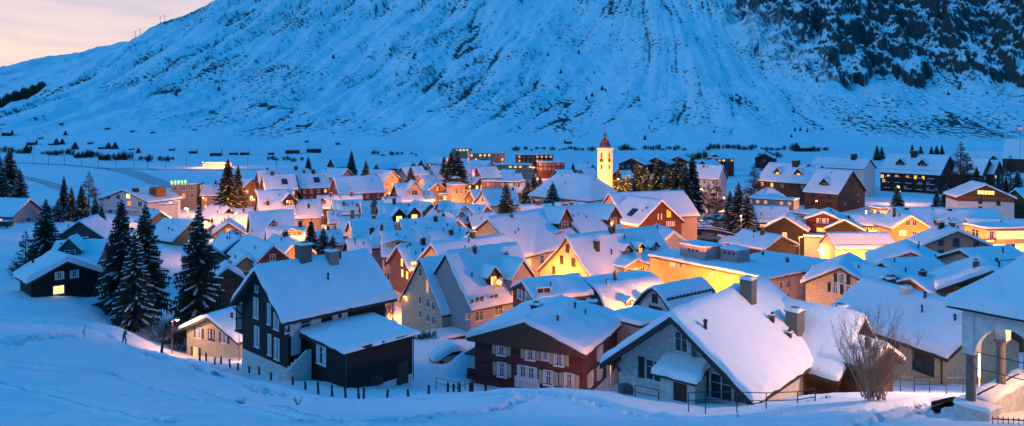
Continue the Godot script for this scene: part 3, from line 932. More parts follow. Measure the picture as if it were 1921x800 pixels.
	["house", "grey blue house left of the dense spruce group", 822, 327, 842, 15.0, 815, 336, 11.0, ["grey", "trim_dark"], {"L": 11, "w": 4, "win": W}],
	["house", "salmon brown gable with shutters in the middle of the village", 809, 384, 786, 125.0, 792, 401, 11.0, ["salmon", "trim_brown"], {"L": 11, "w": 4.8, "win": W, "shut": "shutter_brown"}],
	["house", "white house with a broad gable and a snowy side dormer", 872, 386, 846, 128.0, 847, 410, 12.0, ["white", "trim_brown"], {"L": 12, "w": 6.2, "win": [3, 2, 2, 0.9, 1.3, 1], "dorm": [[0.4, 0.6, 3.0, 1.3, "glass_dark"]]}],
	["house", "long snowy roof below the brown chalets", 594, 368, 680, 14.0, 596, 379, 10.0, ["dark_wood", "trim_dark"], {"w": 5.0, "chim": [[0.3, 0.1, 1.2, 0.8], [0.75, 0.1, 1.4, 0.8]], "dorm": [[0.12, 0.7, 2.4, 1.0, "glass_dark", "dark_wood"]]}],
	["house", "small brown gable lit from below, left of a matching one", 622, 379, 634, 20.0, 615, 394, 11.0, ["wood", "trim_brown"], {"L": 9, "w": 3.2, "win": [1, 0, 2, 0.9, 1.2, 1], "lit": 2}],
	["house", "brown gable with a long roof beside the lit brown gable", 633, 382, 678, 14.0, 639, 394, 11.0, ["wood", "trim_brown"], {"w": 3.8, "chim": [[0.25, 0.3, 1.4, 0.6], [0.8, 0.4, 1.0, 0.5]], "win": S}],
	["house", "dark gable house left of the slender spire", 675, 380, 720, 18.0, 681, 404, 12.0, ["dark_wood", "trim_dark"], {"w": 5.5, "win": S}],
	["house", "big roof with a yellow-lit gable and two lit dormers", 707, 385, 786, 20.0, 716, 409, 13.0, ["cream", "trim_brown"], {"w": 6.0, "win": [2, 0, 2, 0.9, 1.3, 1], "dorm": [[0.42, 0.92, 3.4, 1.7, "lit_bright", "wood"], [0.78, 0.88, 3.4, 1.7, "lit_bright", "wood"]], "chim": [[0.4, 0.0, 1.5, 0.8, "trim_dark"]]}],
	["house", "narrow white gable among snowy roofs left of centre", 613, 398, 640, 22.0, 619, 416, 10.5, ["white", "trim_dark"], {"w": 3.6, "win": [1, 1, 2, 0.8, 1.1, 0]}],
	["house", "white house with a dark verge and four gable windows", 653, 417, 734, 26.0, 669, 439, 11.0, ["white", "trim_dark"], {"w": 4.6, "win": [2, 2, 2, 0.8, 1.2, 1], "chim": [[0.6, -0.1, 1.4, 0.8]]}],
	["house", "roof between the white narrow gable and the hip roof", 632, 410, 662, 15.0, 628, 428, 11.0, ["grey", "trim_dark"], {"w": 5.0, "L": 12, "win": S, "chim": [[0.3, 0.1, 2.2, 0.9, "stone"]]}],
	["house", "orange-lit gable under a broad roof in the middle", 749, 415, 836, 22.0, 758, 433, 11.5, ["orange_wood", "trim_brown"], {"w": 4.8, "win": [1, 0, 2, 1.0, 1.4, 0], "lit": 2, "chim": [[0.75, 0.2, 1.5, 0.8, "trim_dark"]]}],
	["house", "dark gable right of the orange-lit gable", 774, 426, 856, 22.0, 786, 449, 12.0, ["brown_wood", "trim_brown"], {"w": 4.8, "win": S}],
	["house", "narrow orange wooden gable with a lit window at its foot", 801, 431, 868, 22.0, 813, 452, 11.5, ["orange_wood", "trim_brown"], {"w": 4.4, "win": [1, 0, 2, 1.0, 1.3, 0], "lit": 1, "chim": [[0.6, 0.4, 1.2, 0.8, "trim_dark"]]}],
	["house", "wide orange wooden gable facing right with one dark window", 879, 432, 848, 140.0, 895, 444, 10.0, ["orange_wood", "trim_brown"], {"L": 11, "w": 5.0, "win": [1, 2, 1, 1.0, 0.9, 1]}],
	["house", "hip-roofed house with two dark chimneys", 680, 428, 738, 16.0, 672, 444, 10.5, ["grey", "trim_dark"], {"w": 5.2, "hipa": 3.5, "hipb": 3.5, "chim": [[0.3, 0.0, 1.5, 1.0, "trim_dark"], [0.6, 0.2, 1.5, 0.6, "trim_dark"]]}],
	["house", "cream house with a long shed dormer beside the bare garden trees", 714, 438, 780, 12.0, 707, 467, 12.0, ["cream", "trim_brown"], {"w": 5.2, "win": [1, 3, 2, 0.9, 1.2, 0], "shut": "shutter_brown", "dorm": [[0.45, 0.72, 4.6, 1.5, "curtain", "cream", 0.25]]}],
	["house", "plum brown house with four yellow windows over a lit doorway", 745, 463, 806, 33.0, 766, 495, 0.0, ["plum", "trim_brown", "cream"], {"D": 138, "w": 5.0, "plinth": 3.2, "chim": [[0.75, 0.1, 1.6, 0.8, "trim_dark"], [0.35, 0.1, 0.8, 0.4, "steel"]]}],
	["house", "long blue roof just behind the beige gabled house", 808, 460, 946, 443.0, 822, 482, 0.0, ["cream", "trim_brown"], {"D": 132, "w": 5.4, "chim": [[0.55, 0.0, 1.4, 0.8, "trim_dark"]], "win": [1, 0, 1, 1.2, 1.0, 0]}],
	# round the church
	["house", "white house with a bell-shaped gable below the flat brown building", 903, 357, 936, 30.0, 886, 381, 12.5, ["white", "trim_dark"], {"w": 6.0, "L": 11, "pw": 0.75, "win": [2, 1, 2, 0.9, 1.2, 1], "chim": [[0.7, 0.1, 1.2, 0.5]]}],
	["house", "small brown gable right of the cupola tower", 880, 358, 894, 30.0, 868, 368, 10.5, ["wood", "trim_brown"], {"w": 4.2, "L": 9, "win": S}],
	["house", "orange gable lit from below between snowy roofs", 914, 388, 892, 140.0, 892, 399, 10.0, ["orange_wood", "trim_brown"], {"L": 10, "w": 5.0, "win": [2, 0, 1, 0.9, 1.0, 0], "lit": 1}],
	["house", "dark little gable and roof above the brightly lit alley", 878, 404, 928, 18.0, 886, 418, 10.0, ["dark_wood", "trim_dark"], {"w": 4.0, "win": S}],
	["house", "long low roof with a dark ridge vent in the middle", 858, 414, 893, 140.0, 895, 428, 10.5, ["brown_wood", "trim_brown"], {"L": 9, "w": 4.5}],
	["house", "grey gabled house by the pink neon sign", 894, 315, 912, 25.0, 880, 327, 13.0, ["slate", "trim_dark"], {"L": 10, "w": 6.0, "cat": "house"}],
	["house", "white chalet with a dark verge under the large hotel", 921, 303, 893, 145.0, 888, 312, 12.0, ["white", "trim_brown"], {"L": 14, "w": 6.0, "win": W, "chim": [[0.6, 0.0, 1.2, 0.8, "trim_dark"]]}],
	["house", "brightly lit little house under the pink neon sign", 901, 334, 890, 140.0, 892, 341, 10.0, ["orange_wood", "trim_brown"], {"L": 7, "w": 3.6, "win": [2, 1, 1, 1.3, 1.6, 0], "lit": 3, "litmat": "lit_bright"}],
	["house", "snowy house left of the dense spruce group's top", 841, 296, 812, 150.0, 836, 304, 11.0, ["ochre", "trim_brown"], {"L": 14, "w": 5.0, "win": W, "lit": 4}],
	["house", "small snowy house among the young spruces", 968, 320, 948, 145.0, 975, 327, 9.0, ["tan", "trim_dark"], {"L": 9, "w": 4.4, "win": S}],
	["house", "low roof with a plain snow slope left of the church", 930, 327, 962, 15.0, 925, 335, 8.5, ["grey", "trim_dark"], {"L": 13, "w": 5.0}],
	["house", "mid roof with pinkish snow before the church nave", 975, 386, 1035, 14.0, 967, 398, 11.0, ["pink", "trim_brown"], {"w": 5.0, "chim": [[0.55, 0.0, 1.3, 1.2, "trim_dark"]], "win": S}],
	["house", "snowy house with dark chimneys right of the pinkish roof", 1040, 383, 1100, 10.0, 1036, 396, 11.0, ["grey", "trim_dark"], {"w": 5.0, "chim": [[0.3, 0.2, 1.0, 1.4, "trim_dark"], [0.5, 0.2, 1.2, 0.8, "trim_dark"], [0.75, -0.2, 1.4, 0.7, "trim_dark"]]}],
	["town_house", "great house with a broad purple roof, two wooden dormers and cream walls", 914, 412, 1036, 392.0, 940, 480, 15.0, ["cream", "trim_brown"], {"w": 9.0, "cat": "house", "dorm": [[0.86, 0.62, 5.2, 2.0, "glass_dark", "wood"], [0.70, 0.72, 2.6, 1.0, "", "tan", 0.2]], "win": [3, 5, 2, 1.2, 1.5, 1], "lit": 5, "chim": [[0.3, 0.1, 1.0, 0.5]]}],
	["town_house", "grey-gabled great roof with one dormer, beside the purple one", 1047, 393, 1128, 383.0, 1073, 439, 15.0, ["grey", "trim_dark"], {"w": 8.5, "cat": "house", "dorm": [[0.8, 0.72, 5.0, 2.0, "glass_dark", "dark_wood"]], "chim": [[0.12, 0.1, 0.7, 0.6, "trim_dark"]]}],
	["house", "pink chalet with a long roof, behind a red-brown cross gable", 1142, 365, 1262, 20.0, 1158, 408, 14.5, ["pink", "trim_brown"], {"w": 8.0, "L": 24, "win": [3, 0, 3, 1.0, 1.3, 1], "lit": 2, "chim": [[0.3, -0.1, 1.4, 0.5, "trim_dark"]]}],
	["chalet", "red-brown wooden gable with a lit attic window", 1242, 378, 1216, 122.0, 1206, 419, 14.0, ["red_wood", "trim_brown", "cream"], {"w": 8.0, "L": 13, "plinth": 4.0, "cat": "chalet", "sky": [[0.55, 0.62]]}],
	["house", "small grey house with a white-edged gable beside the bridge", 1266, 436, 1256, 100.0, 1234, 457, 11.0, ["grey", "trim_white"], {"L": 11, "w": 5.0, "win": [1, 0, 1, 1.4, 1.0, 0], "chim": [[0.4, 0.3, 1.4, 0.4, "trim_dark"]]}],
	["house", "white house by the upper bridge with rows of windows", 1358, 312, 1318, 145.0, 1344, 338, 15.0, ["white", "trim_dark"], {"L": 17, "w": 6.0, "win": [3, 4, 3, 0.9, 1.2, 1], "lit": 1, "chim": [[0.5, 0.2, 0.9, 0.7]]}],
	# east: chalet resort
	["chalet", "brown chalet block with two lit dormers and a square chimney", 1543, 311, 1439, 131.0, 1518, 346, 16.0, ["wood", "trim_brown", "trim_brown"], {"L": 24, "trim": "trim_brown", "cat": "chalet", "plinth": 1.0, "win": [2, 5, 3, 1.2, 1.6, 0], "lit": 4, "dorm": [[0.33, 0.62, 3.6, 1.0, "lit_warm", "wood"], [0.72, 0.62, 3.6, 1.0, "lit_warm", "wood"]], "chim": [[0.55, 0.12, 2.6, 2.4, "trim_dark"], [0.78, 0.1, 0.8, 1.2, "trim_dark"]]}],
	["chalet", "brown chalet wing with a steep gable and a dark dormer", 1601, 321, 1552, 131.0, 1570, 366, 15.5, ["wood", "trim_brown"], {"L": 14, "trim": "trim_brown", "cat": "chalet", "win": [2, 2, 3, 1.4, 1.3, 1], "dorm": [[0.5, 0.72, 3.8, 1.0, "glass_dark", "dark_wood"]]}],
	["apartment_house", "apartment house with a blank white gable wall and flat snowy roof", 1634, 299, 1520, 131.0, 1619, 318, 17.0, ["white", "trim_dark"], {"L": 26, "w": 6.5, "cat": "apartment house", "chim": [[0.72, 0.1, 2.6, 2.0, "trim_dark"], [0.55, -0.2, 0.8, 1.6, "trim_dark"]]}],
	["chalet", "largest dark chalet block with a lit upper storey and two dormers", 1783, 292, 1655, 131.0, 1760, 330, 18.0, ["dark_wood", "trim_brown"], {"L": 28, "trim": "trim_brown", "cat": "chalet", "win": [2, 8, 4, 1.3, 1.6, 0], "lit": 0, "dorm": [[0.3, 0.62, 4.2, 1.1, "glass_dark", "dark_wood"], [0.66, 0.62, 4.2, 1.1, "glass_dark", "dark_wood"]], "chim": [[0.45, 0.12, 2.8, 2.4, "trim_dark"], [0.62, -0.1, 1.0, 1.2, "trim_dark"], [0.92, -0.1, 1.0, 2.0, "trim_dark"]]}],
	["chalet", "broad chalet with a brightly lit wooden gable and white lower walls", 1851, 348, 1889, 75.0, 1899, 374, 15.0, ["orange_wood", "trim_brown", "white"], {"L": 13, "w": 8.2, "plinth": 9.6, "cat": "chalet"}],
	["house", "low roof and wooden wall at the right edge beside the broad chalet", 1905, 356, 1960, 20.0, 1888, 388, 13.0, ["orange_wood", "trim_brown"], {"L": 16, "w": 7}],
	["chalet", "far brown twin-gabled chalet at the right, left gable", 1857, 298, 1842, 120.0, 1840, 330, 17.0, ["wood", "trim_brown"], {"L": 14, "w": 6.0, "cat": "chalet", "win": [2, 0, 3, 1.0, 1.2, 0]}],
	["chalet", "far brown twin-gabled chalet at the right, right gable", 1876, 302, 1862, 120.0, 1892, 326, 16.0, ["wood", "trim_brown"], {"L": 14, "w": 5.0, "cat": "chalet", "win": [2, 0, 2, 1.0, 1.2, 0], "lit": 1}],
	["chalet", "far roof rising out of the right edge above the twin gables", 1960, 262, 1900, 131.0, 1880, 302, 22.0, ["wood", "trim_brown"], {"L": 22, "w": 9.0, "cat": "chalet"}],
	["chalet", "far snow roof left of the twin gables", 1880, 284, 1840, 150.0, 1815, 318, 18.0, ["wood", "trim_brown"], {"L": 20, "w": 9.0, "cat": "chalet", "dorm": [[0.8, 0.5, 3.6, 0.8, "glass_dark", "wood"]]}],
	["house", "low brick-walled house with a long snow roof under the chalet wing", 1479, 389, 1415, 165.0, 1478, 411, 8.5, ["brick", "trim_brown"], {"w": 5.5, "win": [1, 3, 1, 1.0, 1.0, 0]}],
	["house", "small house with a hipped snow roof left of the resort", 1420, 355, 1444, 20.0, 1392, 372, 9.0, ["pink", "trim_brown"], {"w": 5.0, "L": 11, "hipa": 4.0, "hipb": 4.0}],
	["house", "dark gabled house with snow-laden verges, middle right", 1472, 408, 1500, 62.0, 1502, 436, 9.5, ["black_wood", "trim_dark"], {"L": 11, "w": 5.8, "win": [1, 0, 1, 1.0, 1.1, 0]}],
	["chalet", "red chalet with a balcony and a lit ground floor", 1546, 400, 1580, 60.0, 1577, 415, 10.5, ["red_wood", "trim_brown"], {"L": 10, "w": 5.0, "cat": "chalet"}],
	["house", "dark gable with a pinkish snowy verge below the red chalet", 1585, 414, 1598, 70.0, 1616, 435, 9.0, ["black_wood", "trim_dark"], {"L": 8, "w": 5.0, "win": [2, 0, 1, 0.9, 1.0, 0]}],
	["house", "house with a lamp-lit pink roof and light strings on its front", 1660, 405, 1622, 172.0, 1664, 425, 9.5, ["orange_wood", "trim_brown"], {"w": 4.4, "L": 9, "cat": "house", "chim": [[0.85, -0.2, 1.0, 0.7, "trim_dark"]]}],
	["house", "bright yellow house outlined by light strings", 1711, 406, 1700, 92.0, 1670, 430, 12.5, ["yellow", "trim_brown"], {"L": 8, "w": 4.8, "chim": [[0.5, 0.4, 2.6, 0.5, "trim_dark"]]}],
	["house", "large plain roof with several small chimneys right of the yellow house", 1872, 396, 1718, 168.0, 1855, 428, 13.0, ["cream", "trim_brown"], {"L": 24, "w": 8.5, "rise": 5.0, "chim": [[0.25, 0.75, 1.2, 1.0, "trim_dark"], [0.37, 0.7, 1.6, 1.2, "trim_dark"], [0.5, 0.72, 1.2, 1.0, "trim_dark"], [0.15, 0.1, 0.8, 0.8, "trim_dark"], [0.55, 0.1, 0.8, 0.8, "trim_dark"]]}],
	["house", "tan house with a wide frontal gable and blue-framed windows", 1798, 434, 1806, 84.0, 1857, 465, 0.0, ["tan", "trim_brown"], {"D": 138, "L": 7, "w": 6.4, "chim": [[0.55, -0.2, 1.6, 0.9, "trim_dark"]]}],
	["house", "pink-walled house with a wide dark gable and a band of windows", 1710, 474, 1728, 66.0, 1779, 499, 0.0, ["pink", "trim_dark"], {"D": 112, "L": 11, "w": 6.0}],
	["house", "low dark timber house with a hipped snow roof beside the river bridge", 1468, 444, 1424, 122.0, 1426, 459, 0.0, ["dark_wood", "trim_dark"], {"D": 150, "L": 10, "w": 5.5, "chim": [[0.35, 0.1, 1.8, 0.5, "trim_dark"], [0.6, 0.2, 1.8, 0.6, "trim_dark"]]}],
	["house", "cream gabled house with dark shutters behind the white house", 1576, 503, 1640, 60.0, 1610, 548, 0.0, ["cream", "trim_brown"], {"D": 92, "w": 4.6, "L": 11}],
	["house", "tan cross-gabled house right of the cream gable", 1675, 515, 1662, 112.0, 1650, 528, 0.0, ["ochre", "trim_brown"], {"D": 90, "w": 2.6, "L": 7, "rise": 1.3}],
	["house", "lavender roof strip between the tan cross gable and the pink house", 1655, 494, 1700, 20.0, 1640, 518, 0.0, ["cream", "trim_brown"], {"D": 97, "w": 4.2, "L": 9}],
	["house", "small house with an orange-lit verge behind the cream house", 1708, 524, 1766, 20.0, 1712, 548, 0.0, ["wood", "trim_brown"], {"D": 88, "w": 3.6, "L": 6.5, "chim": [[0.3, 0.0, 0.7, 0.6]]}],
	["chalet", "orange wooden chalet with a lit balcony left of the chapel roof", 1863, 508, 1890, 65.0, 1781, 545, 0.0, ["orange_wood", "trim_brown"], {"D": 82, "w": 5.4, "L": 9, "cat": "chalet", "chim": [[0.2, -0.25, 1.2, 0.6, "stone"]]}],
	["house", "grey blue roof with a white ridge end behind the wooden chalet", 1801, 470, 1876, 18.0, 1806, 500, 0.0, ["grey", "trim_dark"], {"D": 108, "w": 4.2, "L": 10, "win": [1, 2, 1, 1.0, 0.9, 0]}],
	["house", "lavender roof piled with snow at the foot of the pink house", 1750, 520, 1768, 40.0, 1742, 545, 0.0, ["wood", "trim_brown"], {"D": 90, "w": 3.0, "L": 5}],
	["house", "lit house at the far right with a glowing snowy roof", 1925, 414, 1885, 160.0, 1880, 442, 12.0, ["orange_wood", "trim_brown"], {"D": 172, "w": 6.0, "L": 12}],
	# far side of the village
	["chalet", "far dark chalet with a wide gable left of the tall spruces", 1185, 297, 1205, 60.0, 1165, 305, 11.0, ["brown_wood", "trim_dark"], {"L": 14, "w": 9, "rise": 4, "cat": "chalet", "win": [4, 0, 1, 1.2, 1.3, 0]}],
	["chalet", "far dark chalet with a wide gable above the tall spruces, first", 1230, 296, 1250, 60.0, 1212, 304, 11.0, ["brown_wood", "trim_dark"], {"L": 14, "w": 9, "rise": 4, "cat": "chalet"}],
	["chalet", "far dark chalet with a wide gable above the tall spruces, second", 1272, 294, 1290, 60.0, 1252, 303, 11.0, ["brown_wood", "trim_dark"], {"L": 14, "w": 9, "rise": 4, "cat": "chalet"}],
	["house", "far dark house with a snowy gable left of the resort roof", 1434, 288, 1448, 60.0, 1414, 297, 11.0, ["dark_wood", "trim_dark"], {"L": 12, "w": 7, "win": [1, 0, 1, 1.3, 1.3, 0]}],
	["house", "far dark house beside the red-lit hall", 1342, 290, 1356, 60.0, 1328, 299, 11.0, ["dark_wood", "trim_dark"], {"L": 12, "w": 7}],
	["house", "far house among trees right of the church tower's base", 1156, 322, 1172, 40.0, 1148, 334, 10.0, ["plum", "trim_brown"], {"L": 10, "w": 4.5, "win": S}],
	["house", "far snowy house behind the church roof", 1112, 309, 1102, 140.0, 1116, 320, 11.0, ["tan", "trim_brown"], {"L": 9, "w": 4.5, "win": S, "lit": 1}],
	["house", "far dark house right of the floodlit house", 790, 300, 810, 30.0, 781, 310, 9.0, ["dark_wood", "trim_dark"], {"L": 12, "w": 6}],
	["house", "far pink house right of the long floodlit house's roof", 775, 306, 760, 140.0, 768, 314, 9.5, ["salmon", "trim_brown"], {"L": 10, "w": 5, "win": S, "lit": 1}],
	["house", "pale far house with two lit windows right of the broad spruce", 788, 331, 806, 35.0, 780, 341, 10.5, ["cream", "trim_brown"], {"L": 10, "w": 4.6, "win": W, "lit": 2}],
	["house", "far timber house between the lit far house and the grey blue one", 806, 332, 822, 30.0, 799, 342, 10.0, ["wood", "trim_brown"], {"L": 9, "w": 4.4, "win": S, "lit": 1}],
	["house", "far brown house behind the dense spruces' left side", 822, 306, 838, 30.0, 815, 314, 10.0, ["brown_wood", "trim_brown"], {"L": 11, "w": 5, "win": S, "lit": 2}],
	["house", "far small timber house above the pale lit far house", 772, 322, 788, 30.0, 766, 331, 9.5, ["wood", "trim_brown"], {"L": 9, "w": 4.2, "win": S, "lit": 2}],
	["house", "far white house left of the low flat-roofed buildings", 872, 312, 888, 30.0, 865, 320, 11.0, ["white", "trim_brown"], {"L": 10, "w": 5, "win": W, "lit": 2}],
	["house", "far red-brown house before the brown flat-roofed building", 1042, 320, 1062, 30.0, 1034, 329, 9.5, ["red_wood", "trim_brown"], {"L": 10, "w": 4.6, "win": S, "lit": 2}],
	["house", "far tan house left of the church tower", 1090, 318, 1106, 35.0, 1083, 327, 10.0, ["tan", "trim_brown"], {"L": 9, "w": 4.6, "win": S, "lit": 1}],
	["house", "low brown house below the curved building, before the round young spruce", 955, 346, 984, 18.0, 950, 356, 8.5, ["brown_wood", "trim_brown"], {"w": 4.4, "win": S, "lit": 1}],
	["house", "far timber house right of the dark barn, by the small brown-gabled one", 728, 305, 746, 30.0, 722, 313, 9.0, ["wood", "trim_brown"], {"L": 10, "w": 4.6, "win": S, "lit": 2}],
	["house", "far snowy house before the riverside grove's right end", 1318, 302, 1336, 30.0, 1310, 311, 10.0, ["dark_wood", "trim_dark"], {"L": 11, "w": 5.5, "win": S, "lit": 1}],
	["house", "far timber house left of the red-lit hall", 1300, 312, 1312, 40.0, 1292, 322, 10.0, ["wood", "trim_brown"], {"L": 10, "w": 4.6, "win": S, "lit": 1}],
	["house", "roof between the twin spruces and the green-sign building", 378, 347, 414, 14.0, 381, 358, 11.0, ["pink", "trim_brown"], {"L": 12, "w": 5.0, "win": [1, 4, 2, 0.9, 1.1, 0], "lit": 1, "chim": [[0.4, 0.0, 1.2, 0.7, "trim_dark"], [0.7, 0.0, 1.2, 0.9, "trim_dark"]]}],
	]

func skylights(n: Node3D, list: Array) -> void:
	var dims: Array = n.get_meta("dims")
	var surf: Callable = n.get_meta("surf")
	for k in list:
		var x: float = lerpf(-dims[0], dims[0], k[0])
		var z: float = k[1] * dims[1]
		var y: float = surf.call(x, z) + 0.55
		var slope := atan2(dims[2], dims[1])
		var m := mesh_of("skylight", box_mesh(Vector3(-1.1, -0.5, -1.5), Vector3(1.1, 0.06, 1.5)), M.trim_dark, n, Transform3D(Basis(Vector3.RIGHT, slope), Vector3(x, y, z)))
		mesh_of("pane", box_mesh(Vector3(-0.9, 0.0, -1.3), Vector3(0.9, 0.09, 1.3)), M.glass_dark, m)

var by_label := {}
func build_village() -> void:
	for h in village():
		var o: Dictionary = h[10]
		var s := solve(h[2], h[3], h[4], h[5], h[6], h[7], h[8], o.get("D", 0.0), o.get("w", 0.0), o.get("L", 0.0))
		if not o.has("rise"): o.pitch = 0.75 if h[2] < 1300 else 0.42
		var n := house(h[0], h[1], s, h[9], o)
		dump.append("%s | D %.0f L %.1f w %.1f rise %.1f yr %.1f g %.1f" % [h[1].left(44), -n.position.z, o.get("L", s.L), o.get("w", s.w), o.get("rise", s.yr - s.ye), s.yr, n.position.y])
		if o.has("sky"): skylights(n, o.sky)
		by_label[h[1]] = n
var dump := []

# ---------- the near houses ----------
func part_box(n: Node, called: String, m: String, lo: Vector3, hi: Vector3) -> MeshInstance3D:
	return mesh_of(called, box_mesh(lo.min(hi), lo.max(hi)), M[m], n)

func black_house() -> void:
	var s := solve(476.8, 507.3, 690, 474.3, 528.6, 607, 0, 69.7)
	var n := house("black_house", "black timber house with white windows and a side wing, left of centre", s, ["black_wood", "trim_dark", "white"], {"og": 1.0, "oe": 0.7, "plinth": 1.9, "snow": 0.5, "cat": "house", "ground": 10.6,
		"chim": [[0.40, 0.0, 1.7, 1.2, "stone"], [0.62, 0.14, 1.35, 1.0, "concrete"]]})
	for q in [[480.4, 578, 0.8, 1.8], [505, 589.6, 0.5, 1.8], [518.5, 603, 0.8, 1.4], [482, 632, 0.8, 1.8], [506, 647, 0.5, 1.8], [519.6, 655, 0.8, 1.8]]:
		window_at(n, "a", q[0], q[1], q[2], q[3], "curtain", "trim_white", "", 1)
	window_at(n, "a", 481.5, 542, 0.5, 0.5, "curtain", "trim_white", "", 0)
	window_at(n, "s", 541, 617, 0.5, 0.6, "curtain", "trim_white", "", 0)
	window_at(n, "s", 573, 611, 3.0, 1.0, "curtain", "trim_white", "", 2)
	window_at(n, "s", 637, 602, 1.5, 1.7, "curtain", "trim_white", "", 2)
	# glazed balcony on the far left side
	var dims: Array = n.get_meta("dims")
	var st := flat()
	var x0: float = -dims[0] + dims[5]
	var z0: float = -dims[1] + dims[4]
	for i in 3:
		for j in 2:
			tube(st, Vector3(x0 + 1.2 * i, 3.4, z0 - 1.3 * j - 0.05), Vector3(x0 + 1.2 * i, 6.1, z0 - 1.3 * j - 0.05), 0.05, 0.05, 4)
	box(st, Vector3(x0 - 0.1, 3.3, z0 - 1.5), Vector3(x0 + 2.5, 3.45, z0))
	box(st, Vector3(x0 - 0.1, 4.5, z0 - 1.42), Vector3(x0 + 2.5, 4.58, z0 - 1.36))
	box(st, Vector3(x0 - 0.1, 6.1, z0 - 1.5), Vector3(x0 + 2.5, 6.2, z0))
	mesh_of("balcony", done(st), M.trim_dark, n)
	mesh_of("balcony_snow", snow_sheet(1.3, 0.75, func(_x: float, _z: float) -> float: return 0.0, 0.3, 3.0), M.roof_snow, n, Transform3D(Basis.IDENTITY, Vector3(x0 + 1.2, 6.2, z0 - 0.75)))
	for z in [z0 - 1.43, z0 - 0.02]:
		part_box(n, "balcony_pane", "curtain", Vector3(x0 + 0.05, 3.5, z), Vector3(x0 + 2.35, 6.05, z + 0.015))
	var st2 := flat()
	for sgn in [-1.0, 1.0]:
		tube(st2, Vector3(x0 - 0.85, dims[3] - dims[2] - 0.3, sgn * (dims[1] - 0.4)), Vector3(x0 + 0.02, dims[3] - dims[2] - 1.2, sgn * (dims[1] - 0.75)), 0.07, 0.07, 5)
	tube(st2, Vector3(dims[0] - 0.3, 1.2, dims[1] - 0.35), Vector3(dims[0] - 0.3, dims[3] - dims[2] - 0.15, dims[1] - 0.35), 0.06, 0.06, 6)
	mesh_of("brace", done(st2), M.trim_dark, n)
	# the wing, its steps and doors are parts of the same house
	var w := Node3D.new()
	w.name = "wing"
	n.add_child(w)
	var N := n.to_local(pt(646.4, 659.5, 63.0))
	var R := n.to_local(pt(798.6, 626.5, 63.0 * 434.5 / 401.5))
	var zb: float = dims[1] - dims[4]
	var top := N.y
	var lo := Vector3(N.x, 0, zb)
	var hi := Vector3(R.x, top, N.z)
	part_box(w, "wall", "black_wood", Vector3(lo.x + 0.45, 1.0, zb), Vector3(hi.x - 0.45, top - 0.25, hi.z - 0.45))
	part_box(w, "plinth", "white", Vector3(lo.x + 0.5, 0.0, zb), Vector3(hi.x - 0.5, 2.0, hi.z - 0.5))
	part_box(w, "roof", "trim_dark", Vector3(lo.x, top - 0.28, zb), Vector3(hi.x, top, hi.z))
	var cx := (lo.x + hi.x) / 2
	var cz := (zb + hi.z) / 2
	mesh_of("roof_snow", snow_sheet((hi.x - lo.x) / 2, (hi.z - zb) / 2, func(_x: float, z: float) -> float: return -z * 0.06, 0.36, 2.0), M.roof_snow, w, Transform3D(Basis.IDENTITY, Vector3(cx, top, cz)))
	window(w, Vector3(lo.x + 0.45, top - 1.35, lerpf(zb, hi.z, 0.42)), -PI / 2, 1.4, 1.5, "curtain", "trim_white", "", 2)
	part_box(w, "door", "trim_dark", Vector3(hi.x - 2.2, 0.3, hi.z - 0.52), Vector3(hi.x - 0.95, 2.3, hi.z - 0.40))
	part_box(w, "vent", "trim_dark", Vector3(lerpf(lo.x, hi.x, 0.36), 0.9, hi.z - 0.52), Vector3(lerpf(lo.x, hi.x, 0.53), 1.75, hi.z - 0.40))
	for k in 2:
		var st3 := flat()
		tube(st3, Vector3(lo.x + 0.4 if k == 0 else hi.x - 0.4, 0.4, hi.z - 0.38), Vector3(lo.x + 0.4 if k == 0 else hi.x - 0.4, top - 0.28, hi.z - 0.38), 0.05, 0.05, 6)
		mesh_of("drainpipe", done(st3), M.metal, w)
	# steps up to the door between wall and wing
	var st4 := flat()
	for i in 6:
		box(st4, Vector3(lo.x - 2.2 + i * 0.32, 0.5, zb + 0.25), Vector3(lo.x - 2.2 + (i + 1) * 0.32, 1.5 + i * 0.24, zb + 1.5))
	prism(st4, PackedVector2Array([Vector2(lo.x - 2.5, 0.4), Vector2(lo.x - 2.5, 2.0), Vector2(lo.x - 0.2, 3.7), Vector2(lo.x + 0.3, 3.7), Vector2(lo.x + 0.3, 0.4)]), zb + 1.5, zb + 1.72, 1)
	mesh_of("steps", done(st4), M.white, n)
	part_box(n, "door", "curtain", Vector3(lo.x - 0.75, 3.0, zb - 0.02), Vector3(lo.x + 0.2, 5.0, zb + 0.06))

